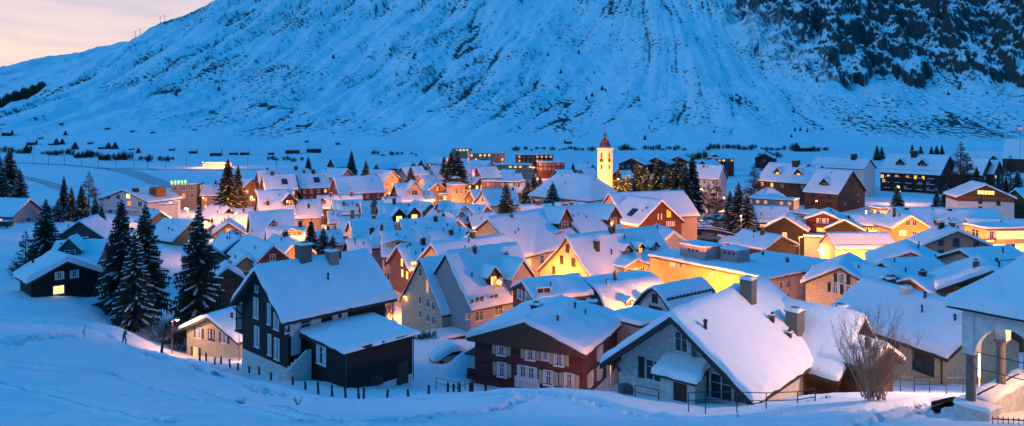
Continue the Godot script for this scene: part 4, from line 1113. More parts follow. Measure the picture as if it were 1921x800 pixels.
func white_house() -> void:
	var s := solve(1259.2, 594, 1436, 525.7, 1415, 760, 0, 51.25)
	var n := house("white_house", "large white gabled house with an entrance porch, lower right", s, ["white", "trim_dark"], {"og": 1.5, "oe": 0.7, "snow": 0.55, "ground": 13.6, "cat": "house",
		"chim": [[0.62, 0.2, 2.0, 0.95, "stone"]]})
	var dims: Array = n.get_meta("dims")
	window_at(n, "a", 1279, 642, 0.9, 1.3, "glass_dark", "trim_white")
	window_at(n, "a", 1227, 695.5, 1.2, 1.45, "glass_dark", "trim_white", "shutter_brown", 1)
	window_at(n, "a", 1354, 727, 1.5, 1.6, "glass_dark", "trim_white", "shutter_brown", 1)
	var ps := on_face(n, "a", 1286, 645)
	var sh := mesh_of("shutter", box_mesh(Vector3(-0.02, -0.7, 0), Vector3(0.03, 0.7, 0.5)), M.shutter_blue, n, Transform3D(Basis(Vector3.UP, -0.9), ps + Vector3(-0.05, 0.05, 0.5)))
	sh.set_meta("label", "blue shutter standing open")
	# porch
	var p1 := on_face(n, "a", 1240, 735, 1.7)
	var p2 := on_face(n, "a", 1304, 745, 1.7)
	var xw: float = -dims[0] + dims[5]
	var xf := xw - 1.75
	var base := 0.0
	var z1 := minf(p1.z, p2.z)
	var z2 := maxf(p1.z, p2.z)
	var roofy := on_face(n, "a", 1262, 706, 1.7).y
	var porch := Node3D.new()
	porch.name = "porch"
	n.add_child(porch)
	part_box(porch, "wall", "white", Vector3(xf, base, z1), Vector3(xw, roofy, z2))
	var st := flat()
	prism(st, PackedVector2Array([Vector2(xf - 0.45, roofy - 0.12), Vector2(xf - 0.45, roofy + 0.02), Vector2(xw, roofy + 0.85), Vector2(xw, roofy + 0.71)]), z1 - 0.4, z2 + 0.4, 1)
	mesh_of("roof", done(st), M.trim_dark, porch)
	mesh_of("roof_snow", snow_sheet(1.1, (z2 - z1) / 2 + 0.4, func(x: float, _z: float) -> float: return x / 1.1 * 0.41 , 0.42, 4.0), M.roof_snow, porch, Transform3D(Basis.IDENTITY, Vector3(xw - 1.1, roofy + 0.44, (z1 + z2) / 2)))
	var dz := on_face(n, "a", 1277, 742, 1.7).z
	part_box(porch, "door", "shutter_brown", Vector3(xf - 0.05, base, dz - 0.5), Vector3(xf + 0.1, roofy - 0.35, dz + 0.5))
	# purlins and struts under the deep verge
	for z in [-dims[1] + 0.75, 0.0, dims[1] - 0.75]:
		var y: float = dims[3] - dims[2] * absf(z) / dims[1] - 0.32
		var b := part_box(n, "purlin", "wood", Vector3(-dims[0] + 0.12, y - 0.22, z - 0.12), Vector3(xw + 0.3, y, z + 0.12))
		var st2 := flat()
		tube(st2, Vector3(xw - 0.9, y - 0.2, z), Vector3(xw + 0.05, y - 1.0, z), 0.09, 0.09, 4)
		mesh_of("strut", done(st2), M.wood, b)
	for sgn in [-1.0, 1.0]:
		var st3 := flat()
		var zz: float = sgn * dims[1]
		var ye: float = dims[3] - dims[2]
		prism(st3, PackedVector2Array([Vector2(0, dims[3] + 0.02), Vector2(zz, ye + 0.02), Vector2(zz, ye - 0.42), Vector2(0, dims[3] - 0.42)]), -dims[0] - 0.04, -dims[0] - 0.005, 0)
		mesh_of("bargeboard", done(st3), M.trim_dark, n)
	for q in [[0.62, 0.52, 0.5], [0.64, 0.72, 0.3]]:
		chimney(n, lerpf(-dims[0], dims[0], q[0]), q[1] * dims[1], q[2] + 0.5, 0.28, "brick")
	var pw := on_face(n, "s", 1512, 725)
	window(n, pw + Vector3(0, 0.3, 0), 0.0, 0.8, 1.2, "lit_warm", "trim_brown")
	st = flat()
	var gp: float = dims[3] - dims[2] - 0.2
	tube(st, Vector3(-dims[0] + 3.6, 0.2, dims[1] - 0.66), Vector3(-dims[0] + 3.6, gp, dims[1] - 0.66), 0.05, 0.05, 6)
	mesh_of("drainpipe", done(st), M.metal, n)

func brown_house() -> void:
	var s := solve(983, 605.2, 1058, 560.6, 1099.3, 666.5, 0, 72.5)
	var n := house("brown_house", "dark red-brown shingled house with cream shutters, centre foreground", s, ["brown_wood", "trim_brown", "white"], {"og": 0.7, "oe": 0.6, "L": 14.0, "plinth": 1.7, "snow": 0.6, "ground": 6.6, "cat": "house", "hipb": 4.0,
		"chim": [[0.34, -0.12, 0.8, 0.9, "trim_dark"], [0.97, 0.35, 1.3, 1.0, "steel"]]})
	var dims: Array = n.get_meta("dims")
	# the front is gabled: fill it
	var st := flat()
	var wz: float = dims[1] - dims[4]
	prism(st, PackedVector2Array([Vector2(-wz, dims[3] - dims[2] * wz / dims[1] - 0.21), Vector2(0, dims[3] - 0.21), Vector2(wz, dims[3] - dims[2] * wz / dims[1] - 0.21)]), -dims[0] + dims[5], dims[0] - 4.6, 0)
	mesh_of("gable", done(st), M.brown_wood, n)
	for q in [[940.6, 653.6, 0.9], [994.8, 662.4, 0.9], [1048.7, 673, 0.9], [941.7, 694, 0.9], [1029, 709.5, 0.9], [1068, 715, 0.9]]:
		window_at(n, "a", q[0], q[1], 0.9, 1.25, "curtain", "trim_white", "shutter_cream", 1)
	window_at(n, "a", 1022.9, 666, 0.7, 0.9, "curtain", "trim_white", "", 1)
	window_at(n, "a", 981.5, 700, 1.1, 1.3, "curtain", "trim_white", "", 1)
	window_at(n, "a", 996.5, 703, 1.1, 1.3, "curtain", "trim_white", "", 1)
	var pp := on_face(n, "a", 988.7, 715)
	part_box(n, "panel", "white", pp + Vector3(-0.03, -0.75, -1.35), pp + Vector3(0.02, 0.35, 1.35))
	for q in [[1125.5, 662], [1125, 698], [1108, 711], [1143, 690]]:
		window_at(n, "s", q[0], q[1], 0.9, 1.2, "curtain", "trim_white", "shutter_cream", 1)
	window_at(n, "s", 1142, 716, 1.0, 1.3, "lit_warm", "trim_white", "", 1)
	# bay with a balcony on the left side
	var xb: float = -dims[0] + dims[5] + 0.3
	part_box(n, "bay", "brown_wood", Vector3(xb, 1.9, -wz - 1.1), Vector3(xb + 2.4, 3.0, -wz))
	part_box(n, "bay_window", "curtain", Vector3(xb + 0.06, 3.0, -wz - 1.04), Vector3(xb + 2.34, 4.4, -wz))
	part_box(n, "bay_roof", "trim_dark", Vector3(xb - 0.15, 4.4, -wz - 1.3), Vector3(xb + 2.6, 4.55, -wz))

func near_houses() -> void:
	black_house()
	white_house()
	brown_house()
	var s := solve(388, 595, 468, 60.0, 446, 643.8, 0, 88)
	var n := house("house", "pale house with blue shutters just left of the black house", s, ["cream", "trim_dark"], {"L": 10.0, "og": 0.8, "ground": 5.6, "snow": 0.5})
	for q in [[372.5, 625], [420, 634.5]]: window_at(n, "a", q[0], q[1], 0.8, 1.1, "curtain", "trim_white", "shutter_blue", 1)
	window_at(n, "a", 396, 628, 0.9, 1.1, "curtain", "trim_brown", "", 1)
	window_at(n, "a", 367, 661, 0.8, 1.1, "lit_warm", "trim_white", "shutter_blue", 1)
	s = solve(125, 491, 97, 135.0, 64, 522, 0, 100, 4.6, 7.0)
	n = house("cottage", "small black timber cottage under thick snow, far left slope", s, ["black_wood", "trim_dark"], {"L": 7.0, "w": 4.6, "rise": 2.3, "ground": 9.6, "snow": 0.85, "cat": "cottage"})
	window_at(n, "b", 109, 544, 1.2, 1.0, "lit_bright", "trim_white", "", 1)
	window_at(n, "b", 110.5, 517, 0.9, 0.8, "curtain", "trim_white", "", 1)
	window_at(n, "b", 138.5, 514, 0.9, 0.8, "curtain", "trim_white", "", 1)
	part_box(n, "terrace", "stone", Vector3(3.4, -0.4, -5.0), Vector3(6.4, 0.9, 4.4))
	mesh_of("terrace_snow", snow_sheet(1.5, 4.7, func(_x: float, _z: float) -> float: return 0.9, 0.3, 1.0), M.roof_snow, n, Transform3D(Basis.IDENTITY, Vector3(4.9, 0, -0.3)))
	# cream house behind the large shrub
	s = solve(1862, 594, 1652, 108.0, 1783, 669, 0, 59.3, 4.6, 13.5)
	n = house("house", "cream house with a wide purple snow roof behind the bare shrub", s, ["cream", "trim_brown"], {"L": 13.5, "w": 4.6, "rise": 2.9, "oe": 0.8, "og": 0.7, "ground": 11.6, "snow": 0.55,
		"chim": [[0.42, 0.12, 0.9, 0.8, "white"], [0.2, -0.1, 1.0, 0.8, "trim_dark"]]})
	window_at(n, "s", 1733, 682, 1.9, 1.3, "glass_dark", "trim_brown", "", 1)
	window_at(n, "s", 1676, 642, 1.2, 1.0, "glass_dark", "trim_brown", "", 1)
	var dm: Array = n.get_meta("dims")
	var st := flat()
	tube(st, Vector3(dm[0] - 1.2, dm[3] - dm[2] - 0.1, dm[1] - 0.1), Vector3(dm[0] - 1.2, dm[3] - dm[2] - 0.6, dm[1] - 0.75), 0.06, 0.06, 6)
	tube(st, Vector3(dm[0] - 1.2, dm[3] - dm[2] - 0.6, dm[1] - 0.72), Vector3(dm[0] - 1.2, 0.5, dm[1] - 0.72), 0.06, 0.06, 6)
	mesh_of("drainpipe", done(st), M.metal, n)
	# wooden annexes between the white and the cream house
	s = solve(1623, 598, 1556, 128.0, 1590, 706, 0, 55, 3.6, 6.5)
	n = house("barn", "brown plank barn with a steep gable between the white and cream houses", s, ["wood", "trim_brown"], {"L": 6.5, "w": 3.6, "rise": 3.9, "ground": 13.0, "snow": 0.4, "cat": "barn", "chim": [[0.34, 0.62, 2.4, 1.0, "stone"], [0.62, -0.3, 1.3, 0.8, "stone"]]})
	s = solve(1668, 652, 1640, 122.0, 1650, 676, 0, 52.5, 2.0, 4.0)
	n = house("shed", "little wooden shed with a snowy gable behind the bare shrub", s, ["wood", "trim_brown"], {"L": 4.0, "w": 2.0, "rise": 1.3, "ground": 14.0, "snow": 0.35, "cat": "shed"})
	# beige house with the long steep roof
	s = solve(787.3, 488.2, 834, 40.0, 827.4, 588.2, 0, 118)
	n = house("house", "beige steep-gabled house with small windows, lit from its left", s, ["beige", "trim_dark"], {"L": 7.0, "og": 0.25, "oe": 0.35, "ground": 0.8, "w": 6.2, "rise": 7.6})
	for q in [[788.7, 511, 0.6, 1.2], [788, 563, 0.6, 1.1], [788.5, 589.5, 0.6, 1.1]]: window_at(n, "a", q[0], q[1], q[2], q[3], "glass_dark", "trim_white", "", 0)
	for q in [[803, 569], [813.5, 574.5], [803.5, 596], [813.8, 601.5]]: window_at(n, "a", q[0], q[1], 0.9, 1.2, "glass_dark", "trim_white", "", 1)
	window_at(n, "a", 802, 537, 0.6, 2.0, "lit_orange", "trim_white", "", 0)
	s = solve(834.5, 478, 970, 458.5, 873, 563, 0, 115)
	n = house("house", "lilac house with a steep broad roof, a dormer and a wall gable", s, ["lilac", "trim_dark"], {"og": 0.3, "oe": 0.4, "ground": 0.4, "w": 6.6, "rise": 7.4, "chim": [[0.36, 0.1, 1.4, 0.5, "trim_dark"], [0.72, 0.32, 1.6, 0.5, "trim_dark"]],
		"dorm": [[0.40, 0.70, 2.6, 1.7, "lit_warm", "trim_dark", 1.2]]})
	dm = n.get_meta("dims")
	dormer(n, dm[0] * 0.38, 0.97, 4.4, 3.2, "", "lilac", 1.25)
	for q in [[935, 532, 1.5, 1.2], [926, 561, 1.6, 1.2], [899, 566, 1.6, 1.3], [899, 593, 1.6, 1.3], [935, 583, 1.6, 1.2], [885, 567, 0.6, 0.7], [877.5, 594, 0.6, 0.7]]: window_at(n, "s", q[0], q[1], q[2], q[3], "glass_dark", "trim_white", "", 1)
	block("garage", "low red garage under a snow slab in front of the beige house", 822, 640, 796, 930, 36.0, 0, ["red", "trim_dark"], {"D": 108, "ll": 4.5, "lr": 11.0, "cat": "garage", "ground": 1.0})
	# yellow hotel with the great bell-cast roof
	s = solve(1062, 445, 1208, 430.0, 1112, 514, 0, 130)
	n = house("hotel", "yellow hotel with a huge lavender roof, dormers and balconies", s, ["cream", "trim_brown"], {"w": 9.0, "rise": 7.4, "pw": 0.86, "og": 0.5, "oe": 0.5, "ground": -0.4, "L": 21.0, "snow": 0.45, "cat": "hotel",
		"chim": [[0.22, 0.3, 1.9, 0.8, "trim_dark"], [0.47, 0.02, 1.3, 0.7, "trim_dark"], [0.5, 0.02, 1.4, 0.5, "trim_dark"], [0.55, 0.42, 1.6, 0.5, "trim_dark"]],
		"dorm": [[0.49, 0.46, 1.8, 1.2, "glass_dark", "dark_wood", 1.0], [0.64, 0.46, 1.8, 1.2, "lit_warm", "dark_wood", 1.0], [0.80, 0.46, 1.8, 1.2, "glass_dark", "dark_wood", 1.0], [0.42, 0.90, 5.4, 2.2, "", "tan", 0.35], [0.74, 0.90, 5.4, 2.2, "", "tan", 0.35]]})
	dm = n.get_meta("dims")
	for q in [[1065, 466, 0.9, 1.3], [1054, 487.5, 0.8, 1.3], [1076, 492.5, 0.9, 1.3], [1039, 507, 0.8, 1.2]]: window_at(n, "a", q[0], q[1], q[2], q[3], "glass_dark", "trim_brown", "", 1)
	for u in [0.42, 0.74]:
		var x: float = lerpf(-dm[0], dm[0], u)
		var surf: Callable = n.get_meta("surf")
		var y: float = surf.call(0.0, dm[1] * 0.9)
		for k in 3: window(n, Vector3(x - 1.5 + 1.5 * k, y + 0.9, dm[1] * 0.9), 0.0, 1.0, 1.7, "lit_warm" if k == 1 else "glass_dark", "trim_white")
		part_box(n, "balcony", "tan", Vector3(x - 2.7, y - 0.75, dm[1] * 0.9), Vector3(x + 2.7, y - 0.6, dm[1] * 0.9 + 1.3))
		for k in 12: part_box(n, "baluster", "trim_brown", Vector3(x - 2.7 + k * 0.48, y - 0.6, dm[1] * 0.9 + 1.2), Vector3(x - 2.62 + k * 0.48, y + 0.25, dm[1] * 0.9 + 1.26))
		part_box(n, "handrail", "trim_brown", Vector3(x - 2.7, y + 0.25, dm[1] * 0.9 + 1.17), Vector3(x + 2.7, y + 0.33, dm[1] * 0.9 + 1.29))
	for k in 6: window(n, Vector3(lerpf(-dm[0] + 2, dm[0] - 2, k / 5.0), dm[3] - dm[2] - 1.7, dm[1] - dm[4]), 0.0, 1.0, 1.5, "glass_dark", "trim_brown")
	# red house, mansard house, bell-gabled house
	s = solve(978, 530, 1060, 24.0, 955, 536, 0, 101, 4.0)
	n = house("house", "red house with a white window band behind the brown one", s, ["red", "trim_dark"], {"L": 9.0, "w": 4.0, "rise": 1.7, "ground": 2.0, "og": 0.3})
	window_at(n, "a", 976, 553, 1.6, 1.1, "curtain", "trim_white", "", 1)
	window_at(n, "a", 990, 557, 1.4, 1.1, "curtain", "trim_white", "", 1)
	window_at(n, "s", 1020, 553, 1.9, 1.7, "glass_dark", "trim_white", "", 1)
	s = solve(1094, 529, 1226, 30.0, 1102, 560, 0, 104, 5.4)
	n = house("house", "round-roofed house with a dark mansard and two little dormers", s, ["slate", "trim_dark"], {"L": 11.5, "w": 5.4, "rise": 3.4, "pw": 3.0, "ground": 2.0, "og": 0.3, "snow": 0.35, "chim": [[0.36, 0.35, 1.3, 0.35, "trim_dark"]], "dorm": [[0.34, 0.97, 1.1, 1.1, "glass_dark", "brick", 0.5], [0.56, 0.97, 1.1, 1.1, "lit_bright", "brick", 0.5]]})
	s = solve(1224, 541, 1306, 37.0, 1261, 581, 0, 88)
	n = house("house", "white house with a curved bell gable and snow fences on its roof", s, ["white", "trim_dark"], {"L": 9.0, "w": 4.4, "rise": 4.6, "pw": 1.5, "ground": 5.0, "og": 0.5, "oe": 0.3, "snow": 0.3})
	window_at(n, "a", 1229, 560, 0.7, 0.8, "glass_dark", "trim_dark", "", 1)
	window_at(n, "a", 1201, 580, 0.8, 1.0, "curtain", "trim_white", "", 1)
	window_at(n, "a", 1236, 590, 0.9, 1.5, "glass_dark", "trim_brown", "", 0)
	var pd := on_face(n, "a", 1224, 588)
	var dr := part_box(n, "door", "needles", pd + Vector3(-0.08, -1.0, -0.5), pd + Vector3(0.02, 0.9, 0.5))
	dr.set_meta("label", "green door")
	dm = n.get_meta("dims")
	for v in [0.45, 0.75]:
		var sf: Callable = n.get_meta("surf")
		var st2 := flat()
		for k in 34:
			var x: float = lerpf(-dm[0] + 0.4, dm[0] - 0.4, k / 33.0)
			box(st2, Vector3(x - 0.07, sf.call(x, v * dm[1]) + 0.15, v * dm[1] - 0.05), Vector3(x + 0.07, sf.call(x, v * dm[1]) + 0.5 + 0.1 * sin(k * 2.3), v * dm[1] + 0.08))
		mesh_of("snow_fence", done(st2), M.trim_dark, n)
	block("annex", "low annex with a flat snowy roof between the brown and bell-gabled houses", 1200, 612, 1166, 1236, 40.0, 0, ["grey", "trim_dark"], {"D": 78, "ll": 5.0, "lr": 5.5, "cat": "annex", "ground": 6.5})
	# flat-roofed yellow building
	n = block("apartment_building", "flat-roofed building with a floodlit yellow side and a lilac end", 1440, 525, 1232, 1512, 36.0, 0, ["yellow", "trim_brown"], {"D": 101, "ll": 22.0, "ground": 3.0, "cat": "building", "oh": 0.25, "snow": 0.4})
	dm = n.get_meta("dims")
	part_box(n, "end_wall", "lilac", Vector3(-dm[0] + 0.2, 0.0, dm[1] - 0.26), Vector3(dm[0] - 0.2, dm[3] - 0.6, dm[1] - 0.2))
	for q in [[1338, 511, 1.2, 1.3, "lit_warm"], [1370, 515, 1.0, 1.3, "lit_warm"], [1397, 537, 0.9, 1.2, "curtain"], [1278, 494, 1.0, 1.2, "curtain"], [1262, 492, 1.0, 1.2, "lit_warm"]]: window_at(n, "a", q[0], q[1], q[2], q[3], q[4], "trim_white", "", 1)
	for q in [[1465, 536], [1479, 533], [1478, 557]]: window_at(n, "s", q[0], q[1], 0.7, 0.9, "glass_dark", "trim_white", "", 1, 0.06)
	for q in [[-0.05, -0.35, 4.0, 5.0, 2.3], [0.35, 0.1, 3.0, 3.0, 2.2]]:
		var hx: float = q[0] * dm[0]
		var hz: float = q[1] * dm[1]
		var hut := part_box(n, "rooftop_hut", "lilac", Vector3(hx - q[2] / 2, dm[3] - 0.4, hz - q[3] / 2), Vector3(hx + q[2] / 2, dm[3] - 0.3 + q[4], hz + q[3] / 2))
		mesh_of("snow", snow_sheet(q[2] / 2 + 0.1, q[3] / 2 + 0.1, func(_x: float, _z: float) -> float: return 0.0, 0.3, hx), M.roof_snow, hut, Transform3D(Basis.IDENTITY, Vector3(hx, dm[3] - 0.3 + q[4], hz)))
		for k in 3: part_box(hut, "opening", "trim_dark", Vector3(hx - q[2] / 2 - 0.02, dm[3] + 1.2, hz - 0.9 + 0.8 * k), Vector3(hx - q[2] / 2 + 0.1, dm[3] + 1.55, hz - 0.5 + 0.8 * k))
	n = block("house", "low pink-walled house with a sloping blue snow roof behind the flat-roofed one", 1514, 513, 1436, 1582, 42.0, 0, ["pink", "trim_dark"], {"D": 112, "ll": 13.0, "lr": 11.5, "ground": 3.0, "cat": "house", "oh": 0.5, "chim": [[0.35, 0.2, 0.9, 0.35, "trim_dark"], [0.6, -0.7, 0.9, 0.3, "trim_dark"]]})
	window_at(n, "s", 1521, 523, 0.9, 1.0, "glass_dark", "trim_white", "", 1)
	# market-side house with the floodlit yellow wall
	s = solve(1552, 438, 1668, 3.0, 1550, 457, 0, 172, 4.0)
	n = house("house", "long house with a glowing yellow wall and a railed snow roof", s, ["cream", "trim_brown"], {"w": 4.2, "og": 0.2, "oe": 0.4, "snow": 0.3})
	block("shed", "small shed with a snowy lid beside the glowing yellow wall", 1548, 446, 1512, 1553, 70.0, 5.0, ["grey", "trim_dark"], {"cat": "shed", "ll": 5.0, "lr": 4.0})
	# windows of the houses that stand out
	n = by_label["bright yellow house outlined by light strings"]
	for q in [[1704, 418.5, 0.9, 1.1, "glass_dark"], [1716, 419, 0.9, 1.1, "glass_dark"], [1694, 437.5, 1.6, 1.1, "lit_bright"], [1716, 437.5, 0.9, 0.7, "glass_dark"], [1694, 455, 1.6, 0.9, "glass_dark"], [1716, 455, 0.9, 0.8, "glass_dark"]]: window_at(n, "b", q[0], q[1], q[2], q[3], q[4], "trim_white")
	n = by_label["tan house with a wide frontal gable and blue-framed windows"]
	for q in [[1766, 456, 0.8, 0.9, "glass_dark"], [1794.5, 455, 1.0, 1.5, "glass_dark"], [1832, 460, 0.9, 1.0, "glass_dark"], [1766, 474, 0.9, 0.9, "glass_dark"], [1793, 477, 1.0, 1.0, "lit_orange"]]: window_at(n, "a", q[0], q[1], q[2], q[3], q[4], "shutter_blue")
	n = by_label["pink-walled house with a wide dark gable and a band of windows"]
	for q in [[1707, 505, 1.0], [1715, 505, 1.0], [1723, 506, 1.0], [1747, 508, 1.0], [1754, 508.5, 1.0]]: window_at(n, "a", q[0], q[1], q[2], 1.1, "curtain", "trim_white", "", 1)
	for q in [[1696, 504], [1731, 506], [1741, 507], [1761, 509]]:
		var p := on_face(n, "a", q[0], q[1])
		part_box(n, "shutter", "trim_dark", p + Vector3(-0.06, -0.6, -0.4), p + Vector3(0.02, 0.6, 0.4))
	n = by_label["cream gabled house with dark shutters behind the white house"]
	for q in [[1580, 523], [1568, 540], [1592, 545]]: window_at(n, "a", q[0], q[1], 0.8, 1.1, "curtain", "trim_white", "trim_dark", 1)
	n = by_label["tan cross-gabled house right of the cream gable"]
	for q in [[1671, 533], [1674, 554]]: window_at(n, "b", q[0], q[1], 0.7, 1.0, "curtain", "trim_white", "", 1)
	n = by_label["plum brown house with four yellow windows over a lit doorway"]
	for q in [[754, 493], [763.5, 496], [755, 513], [764, 517]]: window_at(n, "a", q[0], q[1], 0.9, 1.4, "lit_bright", "trim_brown")
	window_at(n, "s", 776, 499, 1.0, 1.5, "lit_bright", "trim_brown")
	n = by_label["broad chalet with a brightly lit wooden gable and white lower walls"]
	for k in 5: window_at(n, "a", 1838 + 6.2 * k, 361 + 0.3 * k, 0.9, 1.1, "lit_bright", "trim_brown", "", 0)
	for q in [[1840, 378], [1874, 381], [1840, 392]]: window_at(n, "a", q[0], q[1], 0.9, 1.4, "glass_dark", "trim_brown", "", 0, 0.05)
	n = by_label["red chalet with a balcony and a lit ground floor"]
	for q in [[1540, 414.5, 1.8, "curtain"], [1551, 414.5, 1.0, "curtain"], [1540, 431.5, 1.8, "lit_warm"], [1551, 432, 1.0, "lit_warm"]]: window_at(n, "a", q[0], q[1], q[2], 1.1, q[3], "trim_white")
	var bp := on_face(n, "a", 1545, 423)
	part_box(n, "balcony", "red_wood", bp + Vector3(-1.0, -0.6, -2.2), bp + Vector3(0, 0.35, 2.2))
	n = by_label["largest dark chalet block with a lit upper storey and two dormers"]
	for q in [[1656, 331], [1668, 331.5], [1683, 332, 1], [1703, 333, 1], [1718, 333], [1732, 334]]: window_at(n, "s", q[0], q[1], 1.4, 1.7, "lit_orange" if q.size() > 2 else "lit_warm", "trim_dark", "", 1)
	var dm2: Array = n.get_meta("dims")
	for f in 3:
		for k in 5:
			var x: float = lerpf(-dm2[0] + 4, dm2[0] - 4, k / 4.0)
			var y: float = dm2[3] - dm2[2] - 1.9 - f * 2.7
			part_box(n, "balcony", "dark_wood", Vector3(x - 1.4, y - 0.9, dm2[1] - dm2[4]), Vector3(x + 1.4, y, dm2[1] - dm2[4] + 1.1))
			part_box(n, "balcony_snow", "roof_snow", Vector3(x - 1.4, y + 0.004, dm2[1] - dm2[4] + 0.6), Vector3(x + 1.4, y + 0.18, dm2[1] - dm2[4] + 1.1))
	n = by_label["red-brown wooden gable with a lit attic window"]
	window_at(n, "b", 1255, 401, 1.6, 2.0, "lit_orange", "trim_brown", "", 0)
	window_at(n, "b", 1238, 407, 1.6, 1.6, "curtain", "trim_brown", "", 1)
	for k in 4: window_at(n, "b", 1252 + 4 * k, 420, 0.6, 1.0, "curtain", "trim_white", "", 0)
	n = by_label["orange wooden chalet with a lit balcony left of the chapel roof"]
	window_at(n, "a", 1838, 535, 1.6, 1.4, "glass_dark", "trim_brown")
	bp = on_face(n, "a", 1815, 545)
	part_box(n, "balcony", "orange_wood", bp + Vector3(-1.1, -0.5, -1.2), bp + Vector3(0, 0.5, 3.4))
	n = by_label["wide low-pitched guest house with balconies behind the spruces"]
	for q in [[203, 370, "glass_dark"], [221, 370, "glass_dark"], [240, 368, "lit_bright"], [242, 382, "lit_orange"], [206, 396, "glass_dark"], [222, 384, "glass_dark"], [262, 383, "glass_dark"], [254, 394, "glass_dark"]]: window_at(n, "a", q[0], q[1], 1.6, 1.4, q[2], "trim_white")
	dm2 = n.get_meta("dims")
	for f in 2:
		var y: float = dm2[3] - dm2[2] - 2.0 - 2.7 * f
		part_box(n, "balcony", "white", Vector3(-dm2[0] + dm2[5] - 1.2, y - 0.8, -9.5), Vector3(-dm2[0] + dm2[5], y, 9.5))
	part_box(n, "rooftop_hut", "orange_wood", Vector3(-2, dm2[3] - 3.0, 6.0), Vector3(2, dm2[3] + 0.6, 9.0))

func blocks() -> void:
	var W := [2, 8, 3, 1.2, 1.3, 0]
	block("hotel", "large flat-roofed hotel block with many lit windows at the village's far side", 880, 288, 872, 947, 8.0, 14.0, ["salmon", "trim_brown"], {"ll": 14.0, "win": W, "lit": 12, "cat": "hotel"})
	block("apartment_building", "wide red apartment block with a snow-covered overhanging roof", 968, 291, 964, 1040, 5.0, 12.0, ["red_wood", "trim_brown"], {"ll": 14.0, "oh": 0.8, "win": [2, 8, 2, 1.3, 1.3, 0], "lit": 9, "litmat": "lit_orange"})
	block("building", "long low building with a white roof before the red apartment block", 924, 310, 920, 1000, 6.0, 9.0, ["tan", "trim_brown"], {"ll": 12.0, "win": [2, 8, 2, 1.5, 1.0, 0], "lit": 4})
	block("building", "brown flat-roofed building right of the long low one", 1010, 305, 1004, 1060, 6.0, 9.5, ["brown_wood", "trim_brown"], {"ll": 10.0, "win": [1, 6, 2, 1.3, 1.0, 0]})
	block("building", "curved brown flat-roofed building left of the church roof", 974, 342, 902, 980, 74.0, 9.5, ["plum", "trim_brown"], {"lr": 9.0, "win": [8, 2, 2, 1.0, 1.3, 0], "lit": 2})
	block("shop", "low shop with bright lamps under its flat roof", 822, 365, 815, 868, 6.0, 7.5, ["cream", "trim_brown"], {"ll": 8.0, "win": [1, 5, 2, 1.4, 1.4, 0], "lit": 5, "litmat": "lit_bright", "cat": "shop"})
	block("pavilion", "long flat snow roof with small lights under its edge, before the chalets", 1490, 377, 1414, 1517, 55.0, 6.5, ["concrete", "trim_dark"], {"ll": 17.0, "lr": 8.0, "win": [6, 0, 1, 1.0, 1.0, 0], "lit": 4, "litmat": "lit_orange"})
	block("pavilion", "low concrete pavilion with a broad snow roof behind the red chalet", 1513, 403, 1480, 1580, 25.0, 5.5, ["concrete", "trim_dark"], {"ll": 8.0, "lr": 12.0, "win": [3, 0, 1, 1.2, 0.8, 0], "lit": 2})
	by_green = block("building", "tan cube-like building carrying five green letters", 319, 347, 311, 369, 8.0, 11.5, ["tan", "trim_dark"], {"ll": 10.0, "win": [1, 3, 2, 1.0, 1.4, 0], "lit": 1})
	block("annex", "low flat annex at the foot of the green-lettered building", 352, 380, 330, 384, 30.0, 4.5, ["concrete", "trim_dark"], {"ll": 8.0, "cat": "annex"})
	block("kiosk", "white hut with an orange lit panel on the parking place", 297, 384, 288, 328, 10.0, 6.5, ["white", "trim_dark"], {"ll": 4.0, "cat": "kiosk", "D": 225})
	block("carport", "low flat carport with lamp-lit snow behind the tall spruce", 352, 455, 313, 366, 20.0, 0.0, ["ochre", "trim_brown"], {"D": 165, "ll": 6.0, "cat": "carport"})
	block("building", "far red-lit hall near the dark houses", 1346, 298, 1342, 1378, 8.0, 11.0, ["red", "trim_brown"], {"ll": 12.0, "win": [1, 4, 1, 1.6, 1.0, 0], "lit": 2, "litmat": "lit_orange"})
	block("building", "small flat building with lamp-lit windows beside the yellow house", 1652, 392, 1647, 1670, 12.0, 7.5, ["tan", "trim_dark"], {"ll": 5.0, "win": [1, 3, 1, 1.2, 1.5, 0], "lit": 4})
	block("hall", "far low hall with a dark roof behind the hotel block", 848, 279, 845, 886, 5.0, 9.0, ["tan", "trim_dark"], {"ll": 14.0, "win": [1, 6, 1, 1.8, 1.6, 0], "lit": 4, "cat": "hall"})
	var n := block("market", "market building with a red sign and glowing shop fronts at the right edge", 1852, 430, 1846, 1925, 6.0, 0.0, ["yellow", "trim_brown"], {"D": 158, "ll": 7.0, "win": [1, 4, 2, 2.0, 1.6, 0], "lit": 6, "litmat": "lit_bright", "cat": "shop"})
	var p := on_face(n, "s", 1857, 452)
	var sg := part_box(n, "sign", "sign_red", p + Vector3(-1.3, -0.45, 0), p + Vector3(1.3, 0.45, 0.25))
	for k in 6: part_box(sg, "letter", "lit_bright", p + Vector3(-0.95 + k * 0.33, -0.25, 0.25), p + Vector3(-0.72 + k * 0.33, 0.22 - 0.12 * (k % 2), 0.29))
	# the green letters
	n = by_green
	for i in 5:
		var q := pt(321.5 + 6.4 * i, 342.3 - 0.35 * i, 263.0)
		var st := flat()
		box(st, Vector3(-0.32, -0.5, -0.1), Vector3(0.32, 0.5, 0.1))
		tube(st, Vector3(0, -1.3, -0.15), Vector3(0, -0.5, -0.15), 0.06, 0.06, 4)
		var o := mesh_of("sign_letter", done(st), M.neon_green, self, Transform3D(Basis.IDENTITY, q))
		tag(o, "green glowing letter, number %s from the left on the tan building" % ["one", "two", "three", "four", "five"][i], "sign letter", "green roof letters")
var by_green: Node3D

